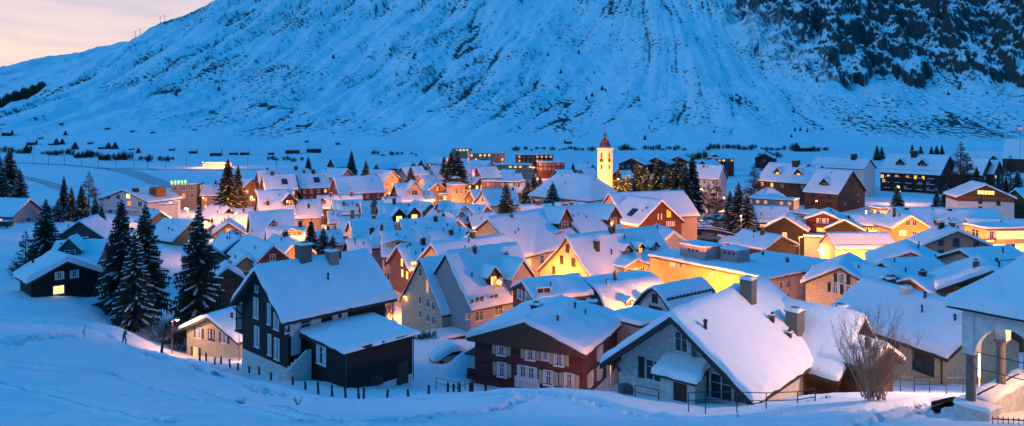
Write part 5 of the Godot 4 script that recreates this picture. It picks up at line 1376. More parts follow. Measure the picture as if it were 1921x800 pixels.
func church() -> void:
	var s := solve(1140, 331, 1034, 140.0, 1142, 366, 17.0, 0, 9.5, 25.0)
	var n := house("church", "big church with a hipped snow roof and arched walls, centre right", s, ["beige", "trim_dark"], {"w": 9.5, "L": 25.0, "rise": 7.2, "hipb": 6.0, "hipa": 5.0, "oe": 0.6, "og": 0.6, "snow": 0.5, "cat": "church", "ground": -0.4})
	var dm: Array = n.get_meta("dims")
	for k in 6:
		var x: float = lerpf(-dm[0] + 2.5, dm[0] - 2.5, k / 5.0)
		var y: float = dm[3] - dm[2] - 2.4
		var st := flat()
		var arc := PackedVector2Array([Vector2(x - 0.9, y - 1.6), Vector2(x - 0.9, y + 0.4)])
		for a in range(1, 6): arc.append(Vector2(x - 0.9 * cos(PI * a / 6.0), y + 0.4 + 0.9 * sin(PI * a / 6.0)))
		arc.append(Vector2(x + 0.9, y + 0.4)); arc.append(Vector2(x + 0.9, y - 1.6))
		prism(st, arc, dm[1] - dm[4] - 0.1, dm[1] - dm[4] + 0.02, 1)
		mesh_of("arched_window", done(st), M.glass_dark, n)
		part_box(n, "pilaster", "beige", Vector3(x + 1.9, 0, dm[1] - dm[4]), Vector3(x + 2.4, dm[3] - dm[2] - 0.3, dm[1] - dm[4] + 0.35))
	s = solve(1000, 354, 1035, 15.0, 985, 376, 9.5, 0, 4.6)
	house("sacristy", "low sacristy with a white roof joined to the church's left end", s, ["grey", "trim_dark"], {"w": 4.6, "L": 12.0, "rise": 4.0, "hipa": 3.0, "snow": 0.45, "cat": "sacristy", "win": [2, 4, 1, 0.9, 1.3, 0]})
	# tower
	var d := 296.0
	var c := pt(1137, 300, d)
	var t := thing("church_tower", Vector3(c.x, -0.3, c.z - 3.2), PI / 4, "floodlit yellow church tower with a clock and a red onion spire", "tower")
	var a := 2.15
	var top := pt(1137, 281, d).y + 0.3
	part_box(t, "shaft", "white", Vector3(-a, 0, -a), Vector3(a, top, a))
	var st := flat()
	box(st, Vector3(-a - 0.25, top, -a - 0.25), Vector3(a + 0.25, top + 0.25, a + 0.25))
	box(st, Vector3(-a - 0.45, top + 0.25, -a - 0.45), Vector3(a + 0.45, top + 0.5, a + 0.45))
	box(st, Vector3(-a - 0.08, top - 4.4, -a - 0.08), Vector3(a + 0.08, top - 4.2, a + 0.08))
	mesh_of("cornice", done(st), M.white, t)
	st = flat()
	lathe(st, PackedVector2Array([Vector2(3.6, top + 0.5), Vector2(2.4, top + 1.1)]), 8, Vector3.ZERO, 0.5)
	mesh_of("roof_snow", done(st), M.roof_snow, t)
	st = flat()
	lathe(st, PackedVector2Array([Vector2(2.4, top + 1.1), Vector2(2.2, top + 1.9), Vector2(1.55, top + 3.0), Vector2(1.45, top + 3.6), Vector2(1.65, top + 3.7), Vector2(0.5, top + 4.1), Vector2(0.45, top + 4.7), Vector2(0.75, top + 5.2), Vector2(0.7, top + 5.7), Vector2(0.25, top + 6.3), Vector2(0.12, top + 7.4), Vector2(0.1, top + 8.6)]), 8, Vector3.ZERO, 0.5)
	mesh_of("spire", done(st), M.copper, t)
	st = flat()
	lathe(st, PackedVector2Array([Vector2(0.05, top + 8.3), Vector2(0.28, top + 8.55), Vector2(0.05, top + 8.8)]), 8)
	box(st, Vector3(-0.05, top + 8.8, -0.05), Vector3(0.05, top + 10.2, 0.05))
	box(st, Vector3(-0.4, top + 9.5, -0.04), Vector3(0.4, top + 9.62, 0.04))
	mesh_of("cross", done(st), M.brick, t)
	for f in 4:
		var b := Basis(Vector3.UP, f * PI / 2)
		for y in [top - 2.3, top - 7.0]:
			st = flat()
			var arc := PackedVector2Array([Vector2(-0.42, y - 0.9), Vector2(-0.42, y + 0.6)])
			for q in range(1, 6): arc.append(Vector2(-0.42 * cos(PI * q / 6.0), y + 0.6 + 0.42 * sin(PI * q / 6.0)))
			arc.append(Vector2(0.42, y + 0.6)); arc.append(Vector2(0.42, y - 0.9))
			prism(st, arc, a - 0.1, a + 0.03, 1)
			mesh_of("louvre_window", done(st), M.wood, t, Transform3D(b, Vector3.ZERO))
		st = flat()
		tube(st, Vector3(0, top - 4.3, a), Vector3(0, top - 4.3, a + 0.14), 0.85, 0.85, 20)
		var clock := mesh_of("clock", done(st), M.wood, t, Transform3D(b, Vector3.ZERO))
		st = flat()
		box(st, Vector3(-0.05, top - 4.3, a + 0.14), Vector3(0.05, top - 3.65, a + 0.17))
		box(st, Vector3(0, top - 4.35, a + 0.14), Vector3(0.45, top - 4.25, a + 0.17))
		mesh_of("hands", done(st), M.trim_dark, clock)
	# small tower house with a cupola and the slender spire in the village
	var p := pt(855, 362, 272)
	t = thing("tower_house", Vector3(p.x, -0.3, p.z), 0.5, "pale house with a little domed tower beside the ochre gable", "house")
	var h := pt(855, 346, 272).y + 0.3
	part_box(t, "wall", "pink", Vector3(-2.6, 0, -2.6), Vector3(2.6, h, 2.6))
	mesh_of("roof_snow", snow_sheet(2.8, 2.8, func(x: float, z: float) -> float: return h + 0.9 - 0.35 * maxf(absf(x), absf(z)), 0.4, 1.0), M.roof_snow, t)
	part_box(t, "turret", "pink", Vector3(-1.3, h, -1.3), Vector3(1.3, h + 1.2, 1.3))
	st = flat()
	lathe(st, PackedVector2Array([Vector2(1.7, h + 1.2), Vector2(1.9, h + 1.9), Vector2(1.2, h + 2.6)]), 10)
	mesh_of("cupola", done(st), M.trim_dark, t)
	mesh_of("snow_cap", snow_sheet(1.3, 1.3, func(x: float, z: float) -> float: return h + 2.7 - 0.3 * Vector2(x, z).length(), 0.35, 2.0), M.roof_snow, t)
	for k in 2: window(t, Vector3(-0.9 + 1.8 * k, h - 2.2, 2.6), 0.0, 0.8, 1.8, "glass_dark")
	for k in 2: window(t, Vector3(-2.6, h - 2.2, -0.9 + 1.8 * k), -PI / 2, 0.8, 1.8, "glass_dark")
	p = pt(702, 400, 196)
	t = thing("turret", Vector3(p.x, 0, p.z), 0.2, "slender dark spire standing among the snowy roofs", "turret")
	h = pt(702, 388, 196).y
	part_box(t, "shaft", "tan", Vector3(-0.9, 0, -0.9), Vector3(0.9, h, 0.9))
	st = flat()
	lathe(st, PackedVector2Array([Vector2(1.35, h), Vector2(0.5, h + 1.6), Vector2(0.02, h + 3.6)]), 6)
	mesh_of("spire", done(st), M.slate, t)

# ---------- trees ----------
# a spruce of unit height: trunk, needle sprays on drooping branches, snow lying on some of them
func spruce_parts(seed_: int, whorls: int, spread: float, bareness: float, twigs: int, snowy: float) -> Array:
	var r := RandomNumberGenerator.new()
	r.seed = seed_
	var tr := flat()
	tube(tr, Vector3.ZERO, Vector3(0, 0.55, 0), 0.018, 0.011, 7)
	tube(tr, Vector3(0, 0.55, 0), Vector3(0, 1.0, 0), 0.011, 0.001, 5)
	var nd := flat()
	var sn := flat()
	for k in whorls:
		var t := pow(k / (whorls - 1.0), 0.92)
		var y := lerpf(bareness, 0.975, t)
		var len := spread * pow(1.0 - t, 0.82) * (1.0 - 0.25 * smoothstep(0.12, 0.0, t)) + 0.012
		var nb := int(lerpf(8.5, 4.5, t))
		var off := r.randf() * TAU
		for b in nb:
			var a := off + TAU * b / nb + r.randf_range(-0.25, 0.25)
			var L := len * r.randf_range(0.72, 1.12)
			var dirv := Vector3(cos(a), 0, sin(a))
			var side := Vector3(-sin(a), 0, cos(a))
			var y0 := y + r.randf_range(-0.008, 0.008)
			var droop := lerpf(0.50, 0.05, t) * r.randf_range(0.7, 1.3)
			var seg := maxi(2, int(ceil(twigs * (L / spread) + 1)))
			var prev := Vector3(0, y0, 0)
			var snow_here := r.randf() < snowy
			for s in range(1, seg + 1):
				var q := s / float(seg)
				var p := dirv * (L * q) + Vector3(0, y0 - droop * L * q * q * 0.75 + 0.10 * L * pow(q, 4.0), 0)
				var wd := L * 0.40 * (1.05 - 0.8 * q) + 0.007
				var hang := Vector3(0, -0.011 - 0.016 * (1.0 - t) * r.randf(), 0)
				for sg in [-1.0, 1.0]:
					var tip: Vector3 = prev.lerp(p, 0.8) + side * sg * wd * r.randf_range(0.6, 1.25) + dirv * L * 0.11 + hang * r.randf_range(0.6, 2.0)
					tri(nd, prev, p, tip)
					var tip2: Vector3 = prev.lerp(p, 0.4) + side * sg * wd * r.randf_range(0.3, 0.9) + hang * 2.0 * r.randf_range(0.5, 1.5)
					tri(nd, prev, prev.lerp(p, 0.7), tip2)
				tri(nd, prev, p, prev.lerp(p, 0.5) + hang * 3.0)
				if snow_here and q > 0.2 and r.randf() < 0.85:
					var sw := side * wd * r.randf_range(0.25, 0.5)
					var up := Vector3(0, 0.007, 0)
					var m0: Vector3 = prev.lerp(p, 0.1)
					var m1: Vector3 = prev.lerp(p, 1.05)
					quad(sn, m0 + sw + up * 0.5, m1 + sw * 0.7 + up * 0.5, m1 + up * 1.6, m0 + up * 1.6)
					quad(sn, m0 + up * 1.6, m1 + up * 1.6, m1 - sw * 0.7 + up * 0.5, m0 - sw + up * 0.5)
					quad(sn, m0 - sw + up * 0.5, m1 - sw * 0.7 + up * 0.5, m1 + sw * 0.7 + up * 0.4, m0 + sw + up * 0.4)
				prev = p
	# dense inner foliage round the stem
	for k in 240:
		var t := r.randf()
		var y := lerpf(bareness + 0.02, 0.93, t)
		var rad := spread * 0.55 * pow(1.0 - t, 0.9) + 0.01
		var a := r.randf() * TAU
		var c0 := Vector3(cos(a) * rad * r.randf(), y, sin(a) * rad * r.randf())
		var e := rad * 0.75 + 0.012
		tri(nd, c0 + Vector3(r.randf_range(-e, e), r.randf_range(-0.02, 0.01), r.randf_range(-e, e)), c0 + Vector3(r.randf_range(-e, e), r.randf_range(-0.02, 0.01), r.randf_range(-e, e)), c0 + Vector3(r.randf_range(-e, e), -0.045, r.randf_range(-e, e)))
	tri(nd, Vector3(-0.008, 0.965, 0), Vector3(0.008, 0.965, 0), Vector3(0, 1.005, 0))
	tri(nd, Vector3(0, 0.965, -0.008), Vector3(0, 0.965, 0.008), Vector3(0, 1.005, 0))
	return [done(tr), done(nd), done(sn)]

func bare_branch(st: SurfaceTool, sn, r: RandomNumberGenerator, a: Vector3, dirv: Vector3, L: float, rad: float, depth: int, spreadf: float, upf: float, snowp: float) -> void:
	var p := a
	var d := dirv
	var n := 3
	for i in n:
		d = (d + Vector3(r.randf_range(-1, 1), r.randf_range(-1, 1), r.randf_range(-1, 1)) * 0.16 + Vector3(0, upf * 0.1, 0)).normalized()
		var q := p + d * L / n
		var r0 := rad * (1.0 - 0.55 * i / n)
		var r1 := rad * (1.0 - 0.55 * (i + 1) / n)
		tube(st, p, q, r0, r1, 5 if depth > 2 else 3, false)
		if sn and r.randf() < snowp and absf(d.y) < 0.75:
			tube(sn, p + Vector3(0, r0 * 0.7, 0), q + Vector3(0, r1 * 0.7, 0), r0 * 0.95, r1 * 0.95, 4, false)
		if depth > 0:
			var kids := 2 if i < n - 1 else 3
			if i == 0 and depth > 2: kids = 1
			for k in kids:
				var s := Vector3(r.randf_range(-1, 1), r.randf_range(-0.5, 1.0), r.randf_range(-1, 1)).normalized()
				bare_branch(st, sn, r, q, (d + s * spreadf).normalized(), L * r.randf_range(0.5, 0.72), maxf(r1 * 0.62, 0.004), depth - 1, spreadf, upf, snowp)
		p = q

func place_tree(proto: Node3D, px: float, d: float, h: float, label: String, wide := 1.0, sink := 0.0) -> void:
	var p := put_on(px, d)
	p.y -= sink
	copy_of(proto, p, rng.randf() * TAU, Vector3(h * wide, h, h * wide), label)

var spruces := []
var larch: Node3D
var bush: Node3D
func tree_kinds() -> void:
	for k in 5:
		var cfg: Array = [[38, 0.21, 0.10, 8, 0.55], [36, 0.24, 0.05, 8, 0.42], [36, 0.17, 0.06, 6, 0.4], [34, 0.26, 0.10, 8, 0.7], [44, 0.20, 0.08, 7, 0.36]][k]
		var o := Node3D.new()
		o.name = "proto"
		o.set_meta("base_name", "spruce_tree")
		tag(o, "", "tree", "snow-dusted spruce trees")
		var parts := spruce_parts(100 + k, cfg[0], cfg[1], cfg[2], cfg[3], cfg[4])
		mesh_of("trunk", parts[0], M.bark, o)
		mesh_of("crown", parts[1], M.needles, o)
		mesh_of("crown_snow", parts[2], M.roof_snow, o)
		spruces.append(o)
	larch = Node3D.new()
	larch.set_meta("base_name", "larch_tree")
	tag(larch, "", "tree", "bare larch trees")
	var r := RandomNumberGenerator.new()
	r.seed = 77
	var st := flat()
	tube(st, Vector3.ZERO, Vector3(0, 1, 0), 0.016, 0.002, 6)
	mesh_of("trunk", done(st), M.bark, larch)
	st = flat()
	for k in 26:
		var t := k / 25.0
		for b in 5:
			var a := r.randf() * TAU
			var dv := Vector3(cos(a), r.randf_range(-0.05, 0.35), sin(a)).normalized()
			bare_branch(st, null, r, Vector3(0, lerpf(0.16, 0.97, t), 0), dv, (0.21 * (1.0 - t) + 0.02) * r.randf_range(0.7, 1.1), 0.0035, 1, 0.7, 0.3, 0.0)
	mesh_of("crown", done(st), M.larch_twig, larch)
	bush = Node3D.new()
	bush.set_meta("base_name", "bush")
	tag(bush, "", "bush", "bare bushes along the valley floor")
	st = flat()
	for k in 44:
		var bx := r.randf_range(-0.75, 0.75)
		var dv := Vector3(r.randf_range(-0.6, 0.6), r.randf_range(0.7, 1.6), r.randf_range(-0.6, 0.6)).normalized()
		bare_branch(st, null, r, Vector3(bx, -0.05, r.randf_range(-0.4, 0.4)), dv, r.randf_range(0.22, 0.42) * (1.0 - 0.35 * absf(bx)), 0.012, 2, 0.6, 0.6, 0.0)
	mesh_of("twigs", done(st), M.twig, bush)

func build_trees() -> void:
	tree_kinds()
	# [px, distance, top px row, kind, label, width]
	var list := [
		[227, 100, 372, 4, "left one of the two great spruces before the cottage slope", 1.1], [272, 103, 378, 0, "right one of the two great spruces before the cottage slope", 1.05], [252, 96, 432, 3, "shorter snow-laden spruce standing between the two great ones", 0.9],
		[372, 104, 384, 1, "tall lone spruce with snowy lower branches left of the black house", 1.0],
		[85, 134, 372, 1, "dense dark spruce above the black cottage", 1.15],
		[-4, 235, 285, 0, "spruce cut off by the left picture edge", 1.1], [16, 240, 276, 1, "tallest dark spruce at the far left", 1.1], [36, 230, 315, 3, "lower spruce right of the tallest one at the far left", 1.0], [8, 215, 330, 2, "broad spruce at the far left, before the tallest one", 1.3],
		[119, 205, 330, 2, "pointed slim spruce left of the guest house", 1.0], [133, 200, 350, 0, "second slim spruce left of the guest house", 1.0], [152, 196, 346, 4, "third slim spruce left of the guest house", 1.1], [178, 190, 368, 1, "snowy young spruce just left of the guest house", 1.0], [190, 186, 385, 3, "small snowy spruce at the guest house corner", 1.0], [108, 190, 372, 3, "low snowy spruce above the grey house", 1.1],
		[427, 272, 296, 4, "taller of the twin spruces by the orange-lit alley", 1.25], [446, 276, 308, 2, "shorter of the twin spruces by the orange-lit alley", 1.2],
		[578, 520, 293, 1, "small spruce on the snowfield behind the chalet row", 1.2], [659, 420, 282, 4, "spruce right of the dark barn", 1.1], [686, 300, 299, 1, "tall spruce over the rightmost brown chalet's roof", 1.0], [668, 285, 326, 0, "shorter spruce at the rightmost brown chalet's roof", 1.2],
		[770, 340, 312, 3, "broad spruce right of the floodlit house", 1.3], [833, 330, 291, 2, "leftmost of the dense spruces behind the cupola tower", 1.2], [846, 318, 282, 4, "second of the dense spruces behind the cupola tower", 1.2], [858, 305, 278, 1, "tallest of the dense spruces behind the cupola tower", 1.2], [866, 312, 300, 0, "right one of the dense spruces behind the cupola tower", 1.2],
		[950, 216, 340, 1, "lone spruce in front of the church's left roof slope", 1.1], [1037, 232, 340, 3, "lone spruce before the church wall", 1.25],
		[923, 380, 316, 0, "young spruce before the long low building", 1.2], [905, 340, 333, 3, "tiny spruce by the brightly lit little house", 1.2], [888, 330, 340, 2, "tiny spruce left of the brightly lit little house", 1.2], [1002, 330, 322, 1, "first young spruce on the church's left", 1.2], [1013, 318, 327, 0, "second young spruce on the church's left", 1.2], [990, 300, 336, 3, "round snowy young spruce left of the church roof", 1.5], [1075, 400, 305, 1, "young spruce behind the church ridge", 1.1], [1103, 420, 302, 2, "young spruce left of the church tower", 1.1],
		[583, 162, 410, 4, "dark spruce amid the roofs left of centre", 1.15], [606, 158, 424, 0, "snowier spruce right of the dark one amid the roofs", 1.3], [624, 156, 440, 3, "low snowy spruce right of the two amid the roofs", 1.3],
		[1160, 300, 312, 4, "spruce touching the right side of the church tower", 1.15], [1178, 296, 326, 0, "low spruce right of the church tower", 1.2], [1197, 300, 300, 2, "third spruce right of the church tower", 1.25], [1214, 290, 312, 1, "reddish lit spruce in the grove right of the church", 1.1], [1233, 285, 297, 4, "fourth spruce of the grove right of the church", 1.2], [1254, 280, 303, 0, "fifth spruce of the grove right of the church", 1.2], [1272, 276, 292, 1, "sixth spruce of the grove right of the church", 1.15], [1286, 272, 300, 2, "seventh spruce of the grove right of the church", 1.25], [1299, 278, 288, 4, "tallest right-hand spruce of the grove by the river", 1.1],
		[1386, 232, 340, 1, "big dark spruce by the lamp-lit river bank", 1.15], [1402, 224, 362, 3, "lower spruce right of the big dark one by the river", 1.2], [1370, 240, 356, 0, "spruce left of the big dark one by the river", 1.1],
		[1684, 268, 350, 3, "small spruce before the largest dark chalet", 1.25], [1758, 262, 356, 0, "left spruce beside the largest dark chalet", 1.2], [1776, 252, 344, 1, "tall snowy spruce beside the largest dark chalet", 1.15], [1795, 248, 362, 3, "right spruce beside the largest dark chalet", 1.2],
		[1833, 330, 312, 4, "dark spruce left of the twin gables at the right", 1.3], [1910, 260, 318, 0, "dark spruce at the right picture edge", 1.2], [1888, 262, 330, 2, "spruce left of the one at the right picture edge", 1.2],
		[1646, 640, 272, 1, "far spruce above the largest chalet's left roof end", 1.2], [1655, 660, 274, 4, "second far spruce above the largest chalet's roof", 1.2], [1712, 640, 270, 0, "far spruce above the largest chalet's chimney", 1.2], [1728, 650, 273, 3, "far spruce right of the largest chalet's chimney", 1.2], [1758, 640, 272, 1, "far spruce above the largest chalet's right half", 1.3], [1768, 645, 271, 2, "far twin spruce above the largest chalet's right half", 1.3], [1748, 650, 274, 4, "far small spruce above the largest chalet's roof", 1.3]]
	for t in list:
		var p := put_on(t[0], t[1])
		var h: float = H - (t[2] - HY) * t[1] / F - p.y + 0.2
		place_tree(spruces[t[3]], t[0], t[1], h, t[4], t[5], 0.2)
	for t in [[166, 205, 320, "bare larch left of the guest house"], [1803, 285, 264, "tall bare larch right of the largest dark chalet"], [1815, 280, 285, "second bare larch right of the largest dark chalet"], [1415, 300, 305, "bare larch left of the resort chalets"], [1345, 290, 335, "bare larch on the river bank"], [1330, 300, 340, "thin bare larch by the white riverside house"], [47, 118, 430, "thin bare larch on the left slope"], [1897, 300, 290, "bare larch near the right picture edge"], [1432, 330, 296, "thin bare larch before the resort roof"], [1270, 262, 372, "reddish bare larch beside the river"], [1258, 268, 380, "second reddish bare larch beside the river"]]:
		var p := put_on(t[0], t[1])
		var h: float = H - (t[2] - HY) * t[1] / F - p.y
		place_tree(larch, t[0], t[1], h, t[3], 1.0, 0.1)
	# bushes and small woods on the valley floor: [from px, to px, py, count, size, where]
	var words := ["first", "second", "third", "fourth", "fifth", "sixth", "seventh", "eighth", "ninth", "tenth", "eleventh", "twelfth", "thirteenth", "fourteenth", "fifteenth", "sixteenth"]
	for b in [[85, 140, 291, 8, 7.5, "of the left hedge below the barns"], [142, 180, 296, 7, 8.0, "of the middle hedge below the barns"], [184, 240, 301, 8, 7.5, "of the right hedge below the barns"], [262, 330, 302, 5, 5.5, "of the low hedge left of the floodlit rink"], [10, 60, 287, 5, 8.0, "of the far left hedge"],
			[955, 1125, 282, 14, 6.0, "of the tree row left of the church tower"], [1160, 1190, 281, 4, 7.0, "of the bushes just right of the church tower"], [1205, 1290, 281, 8, 7.0, "of the bushes above the tall spruces"], [1320, 1480, 281, 14, 7.5, "of the bushes behind the resort"], [1482, 1560, 284, 6, 8.0, "of the bushes right of the far grey barn"],
			[815, 850, 273, 4, 6.5, "of the bushes behind the hotel block"], [500, 570, 302, 5, 4.5, "of the bushes behind the chalet row"], [700, 790, 291, 7, 5.0, "of the reeds behind the floodlit house"], [1290, 1330, 300, 4, 7.0, "of the bushes by the upper river"], [1420, 1460, 298, 3, 7.0, "of the bushes left of the resort roof"]]:
		for i in b[3]:
			var px: float = lerpf(b[0], b[1], (i + 0.5) / b[3]) + rng.randf_range(-4, 4)
			var p := floor_at(px, b[2] + rng.randf_range(-2.2, 2.0))
			var s: float = b[4] * rng.randf_range(0.4, 1.15)
			copy_of(bush, p, rng.randf() * TAU, Vector3(s * 0.95, s * rng.randf_range(1.1, 1.9), s * 0.95), "bare bush, %s from the left %s" % [words[i], b[5]])
	# low scrub near the houses on the left
	for b in [[150, 150, 2.2, "bare shrub left before the brown pink house"], [166, 148, 2.6, "bare shrub right before the brown pink house"], [180, 146, 2.2, "bare shrub at the right end of the brown pink house"], [62, 205, 6.0, "wide bare shrub beside the far left spruces"], [92, 200, 5.5, "bare shrub between the far left spruces and the slim ones"], [320, 100, 3.0, "bare bush below the lone spruce"], [338, 98, 3.4, "reddish bare bush at the lone spruce's foot"], [355, 96, 3.0, "bare bush between lone spruce and pale house"], [1425, 148, 4.0, "bare bush beside the low dark timber house"], [698, 128, 4.5, "snow-dusted bush before the cream house"], [680, 130, 4.0, "left snow-dusted bush before the cream house"], [798, 108, 2.0, "dark bush at the foot of the beige gable"], [1320, 235, 4.0, "bare bush on the left river bank"], [1300, 215, 4.0, "bare bush near the lower bridge"]]:
		var p := put_on(b[0], b[1])
		copy_of(bush, p, rng.randf() * TAU, Vector3(b[2] * 1.2, b[2], b[2] * 1.2), b[3])
	# near bare trees
	var r := RandomNumberGenerator.new()
	r.seed = 5
	var p := put_on(303, 84)
	var t := thing("apple_tree", p, 0.0, "bare fruit tree with snow on its boughs by the lamp-lit path", "tree")
	var st := flat()
	var sn := flat()
	tube(st, Vector3(-0.1, -0.2, 0), Vector3(0.12, 1.6, 0), 0.17, 0.13, 8)
	mesh_of("trunk", done(st), M.bark, t)
	st = flat()
	for k in 7:
		var a := TAU * k / 7 + 0.3
		bare_branch(st, sn, r, Vector3(0.12, 1.5, 0), Vector3(cos(a), 0.55, sin(a)).normalized(), 1.5, 0.07, 3, 0.75, 0.4, 0.45)
	mesh_of("crown", done(st), M.twig, t)
	mesh_of("crown_snow", done(sn), M.roof_snow, t)
	for q in [[40, 104, 2.6, "leftmost bare tree beside the cottage"], [57, 103, 3.2, "bare tree just left of the cottage"]]:
		p = put_on(q[0], q[1])
		t = thing("bare_tree", p, 0.0, q[3], "tree")
		st = flat()
		tube(st, Vector3(0, -0.2, 0), Vector3(0.1, 1.9, 0), 0.16, 0.11, 7)
		mesh_of("trunk", done(st), M.bark, t)
		st = flat()
		for k in 6:
			var a: float = TAU * k / 6 + q[2]
			bare_branch(st, null, r, Vector3(0.1, 1.7, 0), Vector3(cos(a), 0.9, sin(a)).normalized(), q[2] * 0.55, 0.06, 2, 0.7, 0.4, 0.0)
		mesh_of("crown", done(st), M.twig, t)
	# the great many-stemmed shrub on the right
	p = pt(1640, 742, 42.0)
	t = thing("large_shrub", p, 0.0, "large bare many-stemmed shrub in front of the cream house", "shrub")
	st = flat()
	for k in 58:
		var a := r.randf() * TAU
		var lean := r.randf_range(0.05, 0.8)
		var dv := Vector3(cos(a) * lean, 1.0, sin(a) * lean).normalized()
		var L := r.randf_range(2.4, 4.3) * (1.15 - lean * 0.45)
		var q := Vector3(r.randf_range(-0.55, 0.55), -0.2, r.randf_range(-0.3, 0.3))
		var d := dv
		var rad := r.randf_range(0.022, 0.04)
		for i in 6:
			d = (d + Vector3(r.randf_range(-1, 1), r.randf_range(-0.2, 0.5), r.randf_range(-1, 1)) * 0.09 + Vector3(cos(a), 0, sin(a)) * 0.02).normalized()
			var q2 := q + d * L / 6
			tube(st, q, q2, rad * (1.0 - i / 7.5), rad * (1.0 - (i + 1) / 7.5), 4, false)
			if i > 0:
				for b in 2:
					var sd := Vector3(r.randf_range(-1, 1), r.randf_range(0.2, 1), r.randf_range(-1, 1)).normalized()
					bare_branch(st, null, r, q2, (d + sd * 0.7).normalized(), L * 0.2, rad * 0.42, 1, 0.6, 0.5, 0.0)
			q = q2
	mesh_of("stems", done(st), M.pale_twig, t)
	# hedge stump in the snow
	p = put_on(1545, 44)
	copy_of(bush, p + Vector3(0, -0.35, 0), 0.4, Vector3(1.5, 0.9, 0.9), "clipped dark bush poking from the snow bank beside the white house")
	# lone trees and woods on the mountain: positions by (x, distance)
	var spots := [[330, 180], [410, 170], [540, 130], [625, 112], [744, 142], [770, 132], [776, 110], [1028, 105], [1052, 140], [1086, 101], [1100, 187], [1111, 182], [1115, 138], [1130, 170], [1136, 172], [1200, 190], [1210, 262], [1340, 250], [1485, 258], [1489, 212], [1492, 246], [1502, 245], [1515, 248], [1780, 178]]
	for i in spots.size():
		var u: float = (spots[i][0] - CX) / F
		var d := 1000.0
		while d < 1650.0:
			if mountain_y(u * d, d) - H >= (HY - spots[i][1]) / F * d: break
			d += 3.0
		var y := mountain_y(u * d, d)
		var s := rng.randf_range(5.5, 9.5)
		copy_of(spruces[i % 5], Vector3(u * d, y - 0.5, -d), rng.randf() * TAU, Vector3(s * 1.5, s, s * 1.5), "lone tiny spruce high on the mountain, the %s counted from the left" % ordinal(i))
	# far forest band at the foot of the distant range
	var mm := MultiMesh.new()
	mm.transform_format = MultiMesh.TRANSFORM_3D
	var cone := flat()
	for k in 4: tube(cone, Vector3(0, 0.12 + 0.2 * k, 0), Vector3(0, 0.45 + 0.2 * k, 0), 0.26 - 0.055 * k, 0.02, 6, false)
	mm.mesh = done(cone)
	mm.instance_count = 2600
	var put := 0
	while put < 2600:
		var d := rng.randf_range(2560, 3300)
		var px := rng.randf_range(-90, 84)
		var x := (px - CX) / F * d
		var yy := far_y(x, d)
		var row := HY - (yy - H) / d * F
		if row < 186.0 - 0.34 * px + 3.0 * sin(px * 0.4): continue
		var s := rng.randf_range(11, 19)
		mm.set_instance_transform(put, Transform3D(Basis(Vector3.UP, rng.randf() * TAU).scaled(Vector3(s, s, s)), Vector3(x, yy - 1.0, -d)))
		put += 1
	var fo := MultiMeshInstance3D.new()
	fo.name = "forest"
	fo.multimesh = mm
	fo.material_override = M.needles
	add_child(fo)
	tag(fo, "dark conifer forest on the distant slope at the left edge", "forest", "", "stuff")

func ordinal(i: int) -> String:
	return ["first", "second", "third", "fourth", "fifth", "sixth", "seventh", "eighth", "ninth", "tenth", "eleventh", "twelfth", "thirteenth", "fourteenth", "fifteenth", "sixteenth", "seventeenth", "eighteenth", "nineteenth", "twentieth", "twenty-first", "twenty-second", "twenty-third", "twenty-fourth", "twenty-fifth"][i]

# ---------- lamps ----------
func omni(n: Node3D, at: Vector3, e: float, c: Color, size := 0.15) -> void:
	var l := OmniLight3D.new()
	l.name = "lamp_light"
	l.position = at
	l.light_energy = e
	l.light_color = c
	l.light_size = size
	l.omni_range = 90.0
	l.omni_attenuation = 2.0
	l.shadow_enabled = true
	n.add_child(l, true)

var WARM := Color(1.0, 0.60, 0.22)
var PEACH := Color(1.0, 0.72, 0.55)
# a street lamp: post, arm, head with a glowing glass, and its light
func street_lamp(px: float, d: float, h: float, e: float, label: String, c := WARM) -> void:
	var p := put_on(px, d)
	var n := thing("street_lamp", p, rng.randf() * TAU, "street lamp " + label, "street lamp", "street lamps of the village")
	var st := flat()
	tube(st, Vector3(0, -0.3, 0), Vector3(0, h, 0), 0.07, 0.05, 6)
	tube(st, Vector3(0, h - 0.1, 0), Vector3(0.55, h + 0.12, 0), 0.035, 0.03, 5)
	mesh_of("post", done(st), M.steel, n)
	st = flat()
	lathe(st, PackedVector2Array([Vector2(0.02, h + 0.2), Vector2(0.22, h + 0.1), Vector2(0.24, h + 0.04)]), 10, Vector3(0.6, 0, 0))
	mesh_of("lamp_head", done(st), M.metal, n)
	st = flat()
	lathe(st, PackedVector2Array([Vector2(0.20, h + 0.05), Vector2(0.17, h - 0.08), Vector2(0.02, h - 0.14)]), 10, Vector3(0.6, 0, 0))
	mesh_of("lamp_glass", done(st), M.lit_lamp, n)
	omni(n, Vector3(0.6, h - 0.22, 0), e, c)

